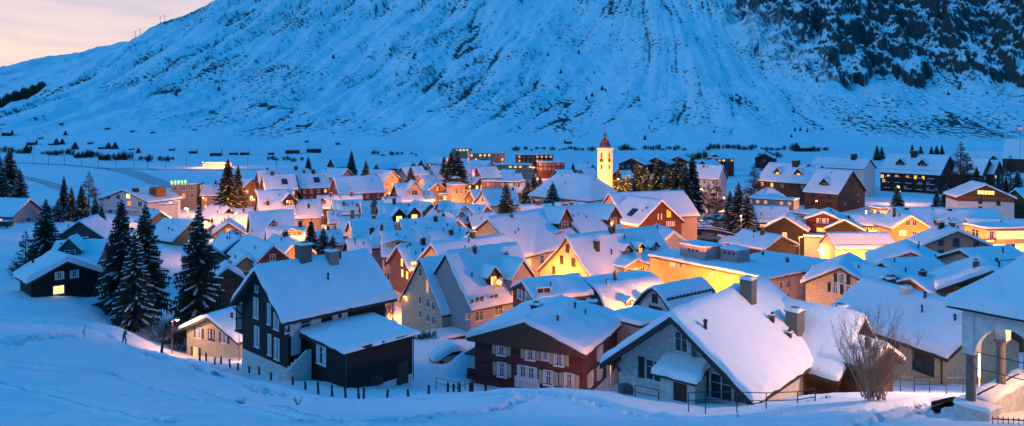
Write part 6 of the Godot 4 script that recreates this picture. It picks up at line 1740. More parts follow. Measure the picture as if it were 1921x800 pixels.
func lamps() -> void:
	for l in [
		[470, 268, 6, 60, "at the orange-lit alley left of the A-frame chalets"], [478, 255, 6, 45, "below the first A-frame chalet's gable"], [352, 195, 7, 55, "on the parking place beside the spruce"], [318, 205, 7, 40, "at the left of the parking place"], [383, 250, 6, 20, "before the roof by the green letters"],
		[715, 300, 5, 70, "before the long floodlit house"], [732, 302, 5, 40, "at the floodlit house's right end"], [758, 300, 5, 30, "between the floodlit house and the broad spruce"], [800, 335, 6, 50, "before the house above the cupola tower"], [838, 262, 5, 45, "beside the low shop"], [818, 250, 5, 35, "left of the low shop"], [884, 300, 6, 45, "below the neon sign"],
		[640, 236, 6, 22, "between the long roof and the brown gables"], [606, 222, 6, 25, "behind the narrow white gable"], [700, 187, 5, 40, "before the yellow-lit gable"], [752, 172, 5, 26, "below the orange-lit gable"], [800, 152, 5, 24, "below the narrow orange gable"], [905, 190, 5, 60, "in the brightly lit alley of roofs"], [890, 152, 5, 20, "below the wide orange gable"], [850, 180, 6, 20, "among the roofs behind the orange gables"],
		[982, 122, 5, 55, "beside the great house's cream wall"], [1012, 128, 6, 60, "between the great house and the yellow hotel"], [1202, 172, 5, 60, "in front of the red-brown gable"], [1214, 150, 5, 50, "in the alley left of the small grey house"], [1150, 190, 6, 30, "at the pink chalet's gable"], [1100, 112, 5, 30, "before the hotel's long side"],
		[1240, 106, 4, 100, "against the flat-roofed building's yellow side"], [1290, 101, 4, 90, "halfway along the yellow side wall"], [1350, 96, 4, 60, "at the near end of the yellow side wall"], [1245, 124, 5, 30, "between the hotel and the flat-roofed building"],
		[1391, 205, 9, 40, "with a tall post on the river bank"], [1358, 300, 7, 35, "at the right end of the upper bridge"], [1318, 322, 6, 25, "at the left end of the upper bridge"], [1626, 225, 8, 40, "with a tall post behind the pink lamp-lit roof"], [1640, 182, 6, 60, "before the light-string house"], [1612, 165, 3, 50, "at the foot of the glowing yellow wall"], [1590, 163, 3, 35, "at the glowing wall's left half"],
		[1690, 152, 5, 55, "in front of the bright yellow house"], [1730, 150, 5, 30, "beside the bright yellow house"], [1880, 146, 4, 80, "before the market's shop fronts"], [1905, 160, 7, 90, "above the market roof at the right edge"], [1540, 175, 5, 25, "before the red chalet"], [1830, 205, 6, 30, "before the broad lit chalet"], [1770, 96, 5, 26, "behind the cream house"], [1812, 86, 5, 30, "below the orange wooden chalet"],
		[766, 128, 5, 22, "beside the plum brown house"], [768, 122, 5, 18, "at the beige gable's left foot"], [546, 138, 5, 30, "beside the small ochre house"], [560, 168, 6, 22, "left of the dark spruces amid the roofs"], [420, 160, 6, 18, "left of the blue grey house"], [505, 205, 6, 20, "behind the broad purple roof"], [655, 160, 6, 22, "before the white four-window gable"], [1048, 175, 6, 30, "behind the grey-gabled great roof"], [960, 205, 6, 25, "before the pinkish roof by the church"],
		[440, 205, 6, 16, "in the lane right of the orange-window house"], [530, 190, 6, 16, "in the lane behind the shed-dormer house"], [585, 205, 6, 18, "in the lane behind the long brown wall"], [632, 178, 6, 18, "in the lane behind the white four-window gable"], [684, 166, 6, 16, "beside the hip-roofed house"], [724, 226, 6, 20, "behind the big roof with lit dormers"], [772, 238, 6, 22, "behind the salmon brown gable"], [832, 208, 6, 18, "left of the white broad gable"], [868, 222, 6, 22, "behind the white broad gable"], [942, 178, 6, 18, "before the lone spruce by the church"], [1000, 196, 6, 18, "behind the purple great roof"], [1112, 205, 6, 22, "between the church and the pink chalet"], [1500, 188, 6, 22, "behind the dark gabled house on the right"], [1562, 218, 6, 22, "before the low concrete pavilion"], [1485, 160, 5, 16, "right of the low dark timber house"], [1662, 150, 5, 26, "between the glowing wall and the yellow house"], [1765, 172, 6, 22, "behind the tan frontal gable"], [1530, 260, 7, 30, "before the brown chalet wing"], [1690, 300, 7, 26, "before the largest dark chalet"],
		[322, 88, 4, 16, "hidden beside the pale house with blue shutters"], [448, 83, 3.5, 12, "between the pale house and the black house"], [1145, 66, 3.5, 22, "between the brown and white houses"], [1045, 300, 6, 30, "behind the church's left end"], [930, 430, 7, 40, "before the large hotel block"], [1000, 440, 7, 45, "before the wide red apartment block"], [858, 470, 6, 45, "before the far low hall"]]:
		street_lamp(l[0], l[1], l[2], l[3] * (1.3 if l[1] < 90 else 6.8), l[4], PEACH if l[4].begins_with("hidden") or l[4].begins_with("between the pale") else WARM)
	# a shaded street lamp on the chapel road, just outside the frame, lights the near roofs
	var cp := put_on(2015, 45)
	var cl := thing("street_lamp", cp, 0.0, "shaded street lamp on the chapel road, outside the right picture edge", "street lamp", "street lamps of the village")
	var s0 := flat()
	tube(s0, Vector3(0, -0.3, 0), Vector3(0, 10.6, 0), 0.09, 0.06, 6)
	mesh_of("post", done(s0), M.steel, cl)
	s0 = flat()
	lathe(s0, PackedVector2Array([Vector2(0.02, 10.95), Vector2(0.3, 10.8), Vector2(0.34, 10.55)]), 12, Vector3(-0.5, 0, 0))
	tube(s0, Vector3(0, 10.55, 0), Vector3(-0.5, 10.85, 0), 0.04, 0.04, 5)
	mesh_of("lamp_head", done(s0), M.metal, cl)
	s0 = flat()
	lathe(s0, PackedVector2Array([Vector2(0.28, 10.6), Vector2(0.2, 10.5), Vector2(0.02, 10.46)]), 12, Vector3(-0.5, 0, 0))
	mesh_of("lamp_glass", done(s0), M.lit_lamp, cl)
	var sp := SpotLight3D.new()
	sp.name = "lamp_light"
	sp.light_energy = 300
	sp.light_color = Color(1.0, 0.80, 0.70)
	sp.light_size = 0.2
	sp.spot_angle = 44.0
	sp.spot_angle_attenuation = 0.6
	sp.spot_range = 120.0
	sp.spot_attenuation = 2.0
	sp.shadow_enabled = true
	cl.add_child(sp, true)
	sp.look_at_from_position(cp + Vector3(-0.5, 10.35, 0), Vector3(17, 12.5, -50))
	# floodlights at the foot of the tower
	for q in [[1118, 285, "left"], [1140, 276, "front"], [1160, 287, "right"]]:
		var p := put_on(q[0], q[1])
		p.y = 12.0
		var n := thing("floodlight", p, 0.0, "floodlight aimed at the church tower from its %s side" % q[2], "floodlight", "tower floodlights")
		var st := flat()
		tube(st, Vector3(0, -12, 0), Vector3(0, 0, 0), 0.1, 0.06, 6)
		mesh_of("post", done(st), M.steel, n)
		st = flat()
		box(st, Vector3(-0.3, 0, -0.2), Vector3(0.3, 0.3, 0.2))
		mesh_of("lamp_head", done(st), M.lit_lamp, n)
		omni(n, Vector3(0, 0.7, 0), 430, Color(1.0, 0.66, 0.16), 0.25)
	# the floodlit rink far out on the snowfield
	var rp := floor_at(403, 314)
	var rk := thing("ice_rink", rp, 0.0, "brightly floodlit ice rink wall on the snowfield", "rink")
	var st := flat()
	box(st, Vector3(-9, 0, -8), Vector3(9, 3.2, -7.8))
	box(st, Vector3(-9, 0, -7.8), Vector3(-8.8, 2.4, 0))
	mesh_of("wall", done(st), M.white, rk)
	for k in 7:
		var x := -7.5 + 2.5 * k
		st = flat()
		tube(st, Vector3(x, 0, 3.5), Vector3(x, 3.6, 3.5), 0.08, 0.06, 5)
		var q := mesh_of("lamp_post", done(st), M.steel, rk)
		st = flat()
		box(st, Vector3(x - 0.3, 3.6, 3.3), Vector3(x + 0.3, 3.9, 3.6))
		mesh_of("lamp_glass", done(st), M.lit_lamp, q)
		if k % 2 == 0: omni(rk, Vector3(x, 3.3, 3.2), 160, WARM)
	# the beacon on the hillside at the right edge
	var bp := pt(1915, 241, 430)
	var bk := thing("beacon", Vector3(bp.x, 0, bp.z), 0.0, "red warning light on a mast at the right edge", "beacon")
	st = flat()
	tube(st, Vector3.ZERO, Vector3(0, bp.y - 0.5, 0), 0.1, 0.07, 6)
	mesh_of("mast", done(st), M.metal, bk)
	st = flat()
	lathe(st, PackedVector2Array([Vector2(0.05, bp.y - 0.5), Vector2(0.9, bp.y), Vector2(0.05, bp.y + 0.7)]), 8)
	mesh_of("lamp_glass", done(st), M.lit_red, bk)
	omni(bk, Vector3(0, bp.y + 1.4, 0), 6, Color(1, 0.12, 0.08), 0.4)

# ---------- chapel porch at the right edge ----------
func chapel() -> void:
	var p := pt(1822, 757, 35.0)
	var n := thing("chapel_porch", p, deg_to_rad(-54), "white arcaded chapel porch with stone columns and a curved snow roof", "chapel")
	# local x runs to the right along the front arcade, z towards the viewer
	var colh := 2.35
	for q in [[0.0, 0.0, 0.0], [3.35, 0.0, 0.0], [6.7, 0.0, 0.0], [0.0, 0.0, -3.35], [0.0, 0.0, -6.7], [0.0, 0.0, -10.05]]:
		var st := flat()
		var y: float = q[1] * 0.62
		lathe(st, PackedVector2Array([Vector2(0.24, y - 0.4), Vector2(0.24, y + 0.02), Vector2(0.21, y + 0.08), Vector2(0.205, y + 0.9), Vector2(0.185, colh - 0.3), Vector2(0.2, colh - 0.24), Vector2(0.18, colh - 0.2), Vector2(0.3, colh - 0.05), Vector2(0.32, colh), Vector2(0.0, colh)]), 18, Vector3(q[0], 0, q[2]))
		var cm := mesh_of("column", done(st), M.stone, n)
	# arcade wall with round arches
	for side in 2:
		var span := 3.35
		var cnt := 3
		var top := 4.45
		var line := PackedVector2Array()
		line.append(Vector2(-0.28, colh))
		line.append(Vector2(-0.28, top))
		line.append(Vector2(span * cnt, top))
		line.append(Vector2(span * cnt, colh))
		for k in range(cnt - 1, -1, -1):
			var x0 := span * k + 0.27
			var x1 := span * (k + 1) - 0.27
			line.append(Vector2(x1, colh))
			for a in range(1, 14):
				var t := PI * a / 14.0
				line.append(Vector2((x0 + x1) / 2 + (x1 - x0) / 2 * cos(t), colh + 1.5 * sin(t)))
			line.append(Vector2(x0, colh))
		var st := flat()
		if side == 0:
			prism(st, line, -0.24, 0.24, 1)
		else:
			var l2 := PackedVector2Array()
			for q in line: l2.append(Vector2(-q.x - (0.25 if q.x > -0.2 else 0.0), q.y))
			prism(st, l2, -0.235, 0.235, 0)
		mesh_of("arcade_wall", done(st), M.white, n)
	# eave board and swept roof
	var st2 := flat()
	box(st2, Vector3(-0.75, 4.45, -11.0), Vector3(9.9, 4.57, 0.75))
	mesh_of("eave", done(st2), M.trim_dark, n)
	var rs := func(x: float, z: float) -> float:
		var e := minf(minf(x + 5.3, 5.3 - x), minf(z + 5.85, 5.85 - z))
		return 0.5 * e + 0.14 * e * e
	mesh_of("roof_snow", snow_sheet(5.3, 5.85, rs, 0.55, 9.0), M.roof_snow, n, Transform3D(Basis.IDENTITY, Vector3(4.57, 4.57, -5.1)))
	# parapet walls carrying the columns
	st2 = flat()
	box(st2, Vector3(-0.5, -2.4, -0.5), Vector3(1.0, -0.02, 0.5))
	mesh_of("pedestal", done(st2), M.white, n)
	mesh_of("pedestal_snow", snow_sheet(0.8, 0.55, func(_x: float, _z: float) -> float: return 0.0, 0.16, 1.0), M.roof_snow, n, Transform3D(Basis.IDENTITY, Vector3(0.25, -0.02, 0.0)))
	st2 = flat()
	box(st2, Vector3(-0.36, -2.4, -10.4), Vector3(0.36, -0.03, -0.5))
	mesh_of("parapet", done(st2), M.white, n)
	mesh_of("parapet_snow", snow_sheet(0.46, 4.9, func(_x: float, _z: float) -> float: return 0.0, 0.3, 2.0), M.roof_snow, n, Transform3D(Basis.IDENTITY, Vector3(0.0, -0.03, -5.45)))
	part_box(n, "porch_floor", "stone", Vector3(0.36, -2.4, -10.4), Vector3(10.0, -1.5, -0.5))
	for k in 2:
		st2 = flat()
		tube(st2, Vector3(0.02, colh + 0.1 - 0.75 * k, 0.0), Vector3(10.0, colh + 0.1 - 0.75 * k, 0.0), 0.025, 0.025, 5)
		mesh_of("tie_rod", done(st2), M.metal, n)
	# lamp under the porch vault
	st2 = flat()
	lathe(st2, PackedVector2Array([Vector2(0.02, 3.2), Vector2(0.16, 3.1), Vector2(0.16, 2.9), Vector2(0.02, 2.8)]), 10, Vector3(3.2, 0, -3.6))
	mesh_of("porch_lamp", done(st2), M.lit_lamp, n)
	omni(n, Vector3(3.2, 2.6, -3.6), 26, Color(1.0, 0.74, 0.55), 0.15)
	# lantern under the porch
	var lp := pt(1838, 690, 47.0)
	var ln := thing("lantern", Vector3(lp.x, gy(lp.x, 47.0), lp.z), 0.0, "glowing lamp post behind the chapel column", "street lamp")
	st2 = flat()
	tube(st2, Vector3(0, -0.3, 0), Vector3(0, lp.y - ln.position.y - 0.6, 0), 0.06, 0.05, 6)
	mesh_of("post", done(st2), M.steel, ln)
	st2 = flat()
	var hy := lp.y - ln.position.y
	tube(st2, Vector3(0, hy - 0.6, 0), Vector3(0, hy + 1.3, 0), 0.06, 0.05, 6)
	mesh_of("lamp_glass", done(st2), M.lit_lamp, ln)
	omni(ln, Vector3(0, hy, 0.4), 45, Color(1.0, 0.62, 0.25), 0.3)
	# iron gate bottom right
	var gp := pt(1900, 795, 31.0)
	var g := thing("iron_gate", gp, deg_to_rad(-8), "black iron railing gate in the bottom right corner", "gate")
	for k in 9:
		var s3 := flat()
		tube(s3, Vector3(-0.75 + 0.2 * k, -0.9, 0), Vector3(-0.75 + 0.2 * k, 0.25, 0), 0.015, 0.015, 5)
		mesh_of("bar", done(s3), M.metal, g)
	for y in [0.15, -0.15, -0.6]:
		var s4 := flat()
		box(s4, Vector3(-0.8, y - 0.02, -0.02), Vector3(0.95, y + 0.02, 0.02))
		mesh_of("rail", done(s4), M.metal, g)
	# bench under snow
	var b := thing("bench", pt(1782, 782, 37.5), deg_to_rad(25), "snow-covered dark bench beside the chapel", "bench")
	part_box(b, "seat", "dark_wood", Vector3(-0.9, 0.35, -0.25), Vector3(0.9, 0.42, 0.25))
	part_box(b, "backrest", "dark_wood", Vector3(-0.9, 0.55, -0.34), Vector3(0.9, 0.78, -0.28))
	for x in [-0.7, 0.7]: part_box(b, "leg", "stone", Vector3(x - 0.1, -0.3, -0.3), Vector3(x + 0.1, 0.35, 0.22))
	mesh_of("snow", snow_sheet(0.88, 0.27, func(_x: float, _z: float) -> float: return 0.42, 0.25, 1.0), M.roof_snow, b)

func railing(label: String, pts: Array, h: float, category := "railing") -> void:
	var n := thing("railing", pts[0], 0.0, label, category)
	var o: Vector3 = pts[0]
	for i in pts.size():
		var st := flat()
		tube(st, pts[i] - o + Vector3(0, -0.4, 0), pts[i] - o + Vector3(0, h, 0), 0.035, 0.035, 5)
		mesh_of("post", done(st), M.metal, n)
		if i < pts.size() - 1:
			for f in [1.0, 0.5]:
				st = flat()
				tube(st, pts[i] - o + Vector3(0, h * f, 0), pts[i + 1] - o + Vector3(0, h * f, 0), 0.028, 0.028, 5)
				mesh_of("rail", done(st), M.metal, n)

func props() -> void:
	# fence posts round the black house
	var k := 0
	var words := ["first", "second", "third", "fourth", "fifth", "sixth", "seventh", "eighth", "ninth", "tenth", "eleventh", "twelfth", "thirteenth", "fourteenth", "fifteenth", "sixteenth", "seventeenth", "eighteenth", "nineteenth", "twentieth"]
	var st := flat()
	tube(st, Vector3(0, -0.5, 0), Vector3(0, 0.8, 0), 0.1, 0.09, 7)
	var post := done(st)
	for q in [[374, 672, 77], [386, 667, 78], [402, 680, 74], [414, 675, 75], [431, 684, 72], [446, 686, 71], [467, 695, 69.5], [486, 693, 69], [508, 705, 66], [549, 705, 63], [573, 708, 61], [597, 718, 59.5], [623, 725, 58.5], [648, 732, 57.5], [673, 741, 56], [682, 741, 56], [726, 748, 54.5], [766, 745, 54.5], [804, 740, 55.5]]:
		var p := put_on(q[0], q[2])
		var o := mesh_of("fence_post", post, M.dark_wood, self, Transform3D(Basis(Vector3.FORWARD, rng.randf_range(-0.08, 0.08)).scaled(Vector3(1, 0.85 + 0.3 * rng.randf(), 1)), p))
		tag(o, "short dark wooden post round the black house, %s from the left" % words[k], "post", "wooden posts along the black house's fence")
		k += 1
	k = 0
	for q in [[840, 60], [851, 58], [862, 60], [882, 56], [886, 56], [911, 54]]:
		var p := put_on(q[0], q[1])
		var o := mesh_of("fence_post", post, M.dark_wood, self, Transform3D(Basis.IDENTITY.scaled(Vector3(1.1, 1.1, 1.1)), p))
		tag(o, "short dark post beside the brown house's garden, %s from the left" % words[k], "post", "posts by the brown house's garden")
		k += 1
	# snowed-in cars and pile in the garden
	for q in [[842, 672, 86, 0.5, "rounded car buried under snow behind the garden fence"], [868, 690, 80, 0.2, "snow-hooded pile beside the brown house's garden fence"]]:
		var p := put_on(q[0], q[2])
		var c := thing("snowed_in_car" if q[3] > 0.3 else "snow_pile", p, q[3], q[4], "car" if q[3] > 0.3 else "snow pile")
		if q[3] > 0.3:
			st = flat()
			prism(st, PackedVector2Array([Vector2(-2.1, 0.25), Vector2(-2.1, 0.85), Vector2(-1.2, 0.95), Vector2(-0.7, 1.5), Vector2(1.2, 1.5), Vector2(1.9, 0.95), Vector2(2.1, 0.85), Vector2(2.1, 0.25)]), -0.85, 0.85, 1)
			mesh_of("body", done(st), M.grey, c)
			for wx in [-1.35, 1.35]:
				for wz in [-0.86, 0.86]:
					st = flat()
					tube(st, Vector3(wx, 0.32, wz - 0.05), Vector3(wx, 0.32, wz + 0.05), 0.32, 0.32, 12)
					mesh_of("wheel", done(st), M.trim_dark, c)
			part_box(c, "side_window", "glass_dark", Vector3(-0.6, 1.0, 0.85), Vector3(1.2, 1.4, 0.87))
			mesh_of("snow", snow_sheet(2.3, 1.15, func(x: float, z: float) -> float: return 0.75 + 0.8 * exp(-pow((x - 0.25) / 1.35, 4.0)), 0.6, 1.0), M.roof_snow, c)
		else:
			var cone := func(x: float, z: float) -> float: return 1.9 * exp(-(x * x + z * z) / 1.7)
			mesh_of("snow", snow_sheet(2.4, 2.2, cone, 0.5, 3.0), M.roof_snow, c)
	# parked cars
	for q in [[352, 212, 0.4, "dark parked car left of the parking place's spruce"], [366, 216, 1.0, "dark parked car nearer the flat annex"], [312, 190, 0.2, "dark parked car below the white hut"], [326, 186, 0.3, "second dark parked car below the white hut"], [388, 222, 1.4, "parked car under the twin spruces"], [903, 84, 1.2, "silver car parked left of the brown house"], [4, 172, 0.1, "parked car cut by the left picture edge"]]:
		var p := put_on(q[0], q[1])
		var c := thing("parked_car", p, q[2], q[3], "car", "cars parked in the village")
		st = flat()
		prism(st, PackedVector2Array([Vector2(-2.1, 0.3), Vector2(-2.15, 0.75), Vector2(-1.2, 0.92), Vector2(-0.6, 1.42), Vector2(1.3, 1.42), Vector2(2.0, 0.95), Vector2(2.1, 0.3)]), -0.82, 0.82, 1)
		mesh_of("body", done(st), M.steel if q[0] == 903 else M.metal, c)
		for wx in [-1.35, 1.35]:
			for wz in [-0.83, 0.83]:
				st = flat()
				tube(st, Vector3(wx, 0.32, wz - 0.06), Vector3(wx, 0.32, wz + 0.06), 0.32, 0.32, 12)
				mesh_of("wheel", done(st), M.trim_dark, c)
		mesh_of("snow", snow_sheet(0.95, 0.78, func(_x: float, _z: float) -> float: return 1.42, 0.16, 1.0), M.roof_snow, c, Transform3D(Basis.IDENTITY, Vector3(0.35, 0, 0)))
		for z in [-0.83, 0.83]: part_box(c, "side_window", "glass_dark", Vector3(-0.5, 0.98, z - 0.015), Vector3(1.25, 1.34, z + 0.015))
	# railings
	railing("dark metal railing along the white house's lower side", [pt(1292, 767, 45.6), pt(1324, 765, 45.2), pt(1383, 766, 44.6), pt(1438, 768, 44.0), pt(1497, 766, 43.6), pt(1530, 760, 43.6)], 0.95)
	railing("short metal railing left of the white house's porch", [pt(1192, 748, 50.2), pt(1236, 758, 49.0)], 0.9)
	railing("slanting metal railing behind the bare shrub", [put_on(1690, 52), put_on(1716, 52), put_on(1745, 51), put_on(1776, 50), put_on(1808, 50)], 1.0)
	railing("garden fence with thin wire mesh by the brown house", [put_on(818, 66), put_on(840, 63), put_on(858, 61), put_on(872, 66), put_on(886, 71)], 0.9, "fence")
	# electricity meter box by the white house
	var mb := thing("stone_block", pt(1174, 748, 51.0), 0.4, "dark stone block beside the white house's left corner", "stone")
	st = flat()
	prism(st, PackedVector2Array([Vector2(-0.42, -0.3), Vector2(-0.45, 0.85), Vector2(-0.3, 0.98), Vector2(0.32, 0.95), Vector2(0.45, 0.8), Vector2(0.42, -0.3)]), -0.3, 0.3, 1)
	mesh_of("block", done(st), M.slate, mb)
	# a walker and a little sapling on the slope
	walker()
	# light strings
	strings()
	# bridges and river
	river()
	valley()

# the blurred walker on the path, built at rest: one body mesh by tapered limbs
func walker() -> void:
	var p := put_on(232, 80)
	var n := thing("person", p, 0.7, "person in dark winter clothes walking up the snowy path", "person")
	var st := SurfaceTool.new()
	st.begin(Mesh.PRIMITIVE_TRIANGLES)
	st.set_smooth_group(0)
	var bones := [[Vector3(0, 0.95, 0), Vector3(0.12, 1.40, 0), 0.15, 0.17], [Vector3(0.12, 1.40, 0), Vector3(0.16, 1.52, 0), 0.08, 0.06], [Vector3(-0.02, 0.95, 0.08), Vector3(0.17, 0.50, 0.09), 0.10, 0.075], [Vector3(0.17, 0.50, 0.09), Vector3(0.12, 0.06, 0.09), 0.07, 0.05], [Vector3(0.12, 0.05, 0.09), Vector3(0.30, 0.04, 0.09), 0.055, 0.045],
		[Vector3(-0.02, 0.95, -0.08), Vector3(-0.08, 0.50, -0.09), 0.10, 0.075], [Vector3(-0.08, 0.50, -0.09), Vector3(-0.32, 0.12, -0.09), 0.07, 0.05], [Vector3(-0.32, 0.11, -0.09), Vector3(-0.15, 0.03, -0.09), 0.055, 0.045],
		[Vector3(0.10, 1.38, 0.2), Vector3(-0.04, 1.12, 0.25), 0.065, 0.055], [Vector3(-0.04, 1.12, 0.25), Vector3(0.10, 0.92, 0.22), 0.055, 0.04], [Vector3(0.10, 1.38, -0.2), Vector3(0.22, 1.12, -0.25), 0.065, 0.055], [Vector3(0.22, 1.12, -0.25), Vector3(0.42, 1.06, -0.2), 0.055, 0.04]]
	# union of tapered capsules meshed as surface nets
	var cell := 0.035
	var lo := Vector3(-0.55, -0.05, -0.42)
	var nx := 30; var ny := 46; var nz := 24
	var field := PackedFloat32Array()
	field.resize(nx * ny * nz)
	for z in nz:
		for y in ny:
			for x in nx:
				var q := lo + Vector3(x, y, z) * cell
				var m := 1e9
				for b in bones:
					var ab: Vector3 = b[1] - b[0]
					var t := clampf((q - b[0]).dot(ab) / ab.length_squared(), 0.0, 1.0)
					var dd: float = (q - (b[0] + ab * t)).length() - lerpf(b[2], b[3], t)
					var hh := clampf(0.5 + 0.5 * (m - dd) / 0.05, 0.0, 1.0)
					m = lerpf(m, dd, hh) - 0.05 * hh * (1.0 - hh)
				field[(z * ny + y) * nx + x] = m
	var ids := {}
	var pts := []
	for z in nz - 1:
		for y in ny - 1:
			for x in nx - 1:
				var sum := Vector3.ZERO
				var c := 0
				for e in [[0, 1], [0, 2], [0, 4], [1, 3], [1, 5], [2, 3], [2, 6], [3, 7], [4, 5], [4, 6], [5, 7], [6, 7]]:
					var a0: int = e[0]; var a1: int = e[1]
					var fa := field[((z + (a0 >> 2)) * ny + y + ((a0 >> 1) & 1)) * nx + x + (a0 & 1)]
					var fb := field[((z + (a1 >> 2)) * ny + y + ((a1 >> 1) & 1)) * nx + x + (a1 & 1)]
					if (fa < 0) != (fb < 0):
						var t := fa / (fa - fb)
						sum += Vector3(x + lerpf(a0 & 1, a1 & 1, t), y + lerpf((a0 >> 1) & 1, (a1 >> 1) & 1, t), z + lerpf(a0 >> 2, a1 >> 2, t))
						c += 1
				if c > 0:
					ids[(z * ny + y) * nx + x] = pts.size()
					pts.append(lo + sum / c * cell)
	for z in range(1, nz - 1):
		for y in range(1, ny - 1):
			for x in range(1, nx - 1):
				var i := (z * ny + y) * nx + x
				var f0 := field[i] < 0
				for ax in 3:
					var j: int = i + [1, nx, nx * ny][ax]
					if f0 != (field[j] < 0):
						var u: int = [nx, nx * ny, 1][ax]
						var w: int = [nx * ny, 1, nx][ax]
						var qd := [i, i - u, i - u - w, i - w]
						if qd.all(func(kk): return ids.has(kk)):
							if f0: quad(st, pts[ids[qd[0]]], pts[ids[qd[1]]], pts[ids[qd[2]]], pts[ids[qd[3]]])
							else: quad(st, pts[ids[qd[3]]], pts[ids[qd[2]]], pts[ids[qd[1]]], pts[ids[qd[0]]])
	mesh_of("body", done(st), M.slate, n)
	st = flat()
	lathe(st, PackedVector2Array([Vector2(0.02, 1.47), Vector2(0.075, 1.52), Vector2(0.09, 1.6), Vector2(0.09, 1.64)]), 12, Vector3(0.18, 0, 0))
	tube(st, Vector3(0.26, 1.585, 0), Vector3(0.29, 1.575, 0), 0.018, 0.012, 5)
	mesh_of("head", done(st), M.pink, n)
	st = flat()
	lathe(st, PackedVector2Array([Vector2(0.1, 1.63), Vector2(0.1, 1.69), Vector2(0.06, 1.75), Vector2(0.0, 1.77)]), 12, Vector3(0.18, 0, 0))
	mesh_of("hat", done(st), M.shutter_brown, n)
	var sp := thing("sapling", put_on(157, 74), 0.0, "tiny dark sapling sticking out of the snow left of the walker", "sapling")
	st = flat()
	var r := RandomNumberGenerator.new()
	r.seed = 3
	bare_branch(st, null, r, Vector3(0, -0.1, 0), Vector3(0.1, 1, 0).normalized(), 0.7, 0.035, 2, 0.5, 0.5, 0.0)
	mesh_of("twigs", done(st), M.twig, sp)
	for q in [[560, 768, 42, "small dark twig tuft on the foreground snow"], [452, 775, 36, "dry grass tuft on the foreground snow, left"]]:
		var tf := thing("tuft", put_on(q[0], q[2]), 0.0, q[3], "plant")
		st = flat()
		for k in 9:
			var dv := Vector3(r.randf_range(-1, 1), 1.3, r.randf_range(-1, 1)).normalized()
			bare_branch(st, null, r, Vector3(r.randf_range(-0.1, 0.1), -0.1, 0), dv, 0.35, 0.012, 1, 0.5, 0.5, 0.0)
		mesh_of("twigs", done(st), M.twig, tf)

func strings() -> void:
	# outline of the yellow house's gable and the front of the pink-roofed house
	var n: Node3D = by_label["bright yellow house outlined by light strings"]
	var dm: Array = n.get_meta("dims")
	for sgn in [-1.0, 1.0]:
		var st := flat()
		tube(st, Vector3(dm[0] + 0.03, dm[3] - 0.12, 0), Vector3(dm[0] + 0.03, dm[3] - dm[2] - 0.12, sgn * dm[1]), 0.07, 0.07, 5)
		mesh_of("light_string", done(st), M.lit_string, n)
	n = by_label["house with a lamp-lit pink roof and light strings on its front"]
	dm = n.get_meta("dims")
	var r := RandomNumberGenerator.new()
	r.seed = 9
	for k in 16:
		var st := flat()
		var x0: float = lerpf(-dm[0] + 0.6, dm[0] - 0.6, k / 15.0)
		var y: float = dm[3] - dm[2] - 0.5
		var a := Vector3(x0, y, dm[1] - dm[4] + 0.06)
		for i in 5:
			var b := a + Vector3(r.randf_range(-0.45, 0.45), -r.randf_range(0.3, 0.75), 0)
			tube(st, a, b, 0.06, 0.06, 4)
			a = b
		mesh_of("light_string", done(st), M.lit_string, n)
	window(n, Vector3(0.4, dm[3] - dm[2] - 1.9, dm[1] - dm[4]), 0.0, 2.2, 1.6, "lit_bright", "trim_brown")
	n = by_label["low dark timber house with a hipped snow roof beside the river bridge"]
	n = by_label["grey gabled house by the pink neon sign"]
	var p := pt(888, 325, 318)
	var sg := thing("neon_sign", Vector3(p.x, 0, p.z), 0.1, "pink neon sign on a dark post before the grey gable", "sign")
	var st2 := flat()
	tube(st2, Vector3(-0.7, 0, -0.1), Vector3(-0.7, p.y + 1.6, -0.1), 0.12, 0.1, 6)
	mesh_of("post", done(st2), M.metal, sg)
	part_box(sg, "panel", "plum", Vector3(-0.85, p.y - 1.6, -0.08), Vector3(0.85, p.y + 1.6, 0.0))
	for q in [[-0.55, 1.2, 0.5, 1.25], [-0.5, 0.3, -0.3, 1.0], [0.1, 0.4, 0.3, 1.1], [-0.6, -0.2, 0.55, 0.05], [-0.55, -0.9, -0.3, -0.3], [0.0, -0.95, 0.5, -0.5], [-0.6, -1.35, 0.55, -1.15]]:
		part_box(sg, "neon_tube", "neon_pink", Vector3(q[0], p.y + q[1], 0.0), Vector3(q[2], p.y + q[3] + 0.1, 0.08))
	omni(sg, Vector3(0, p.y, 0.8), 5, Color(1.0, 0.5, 0.7))

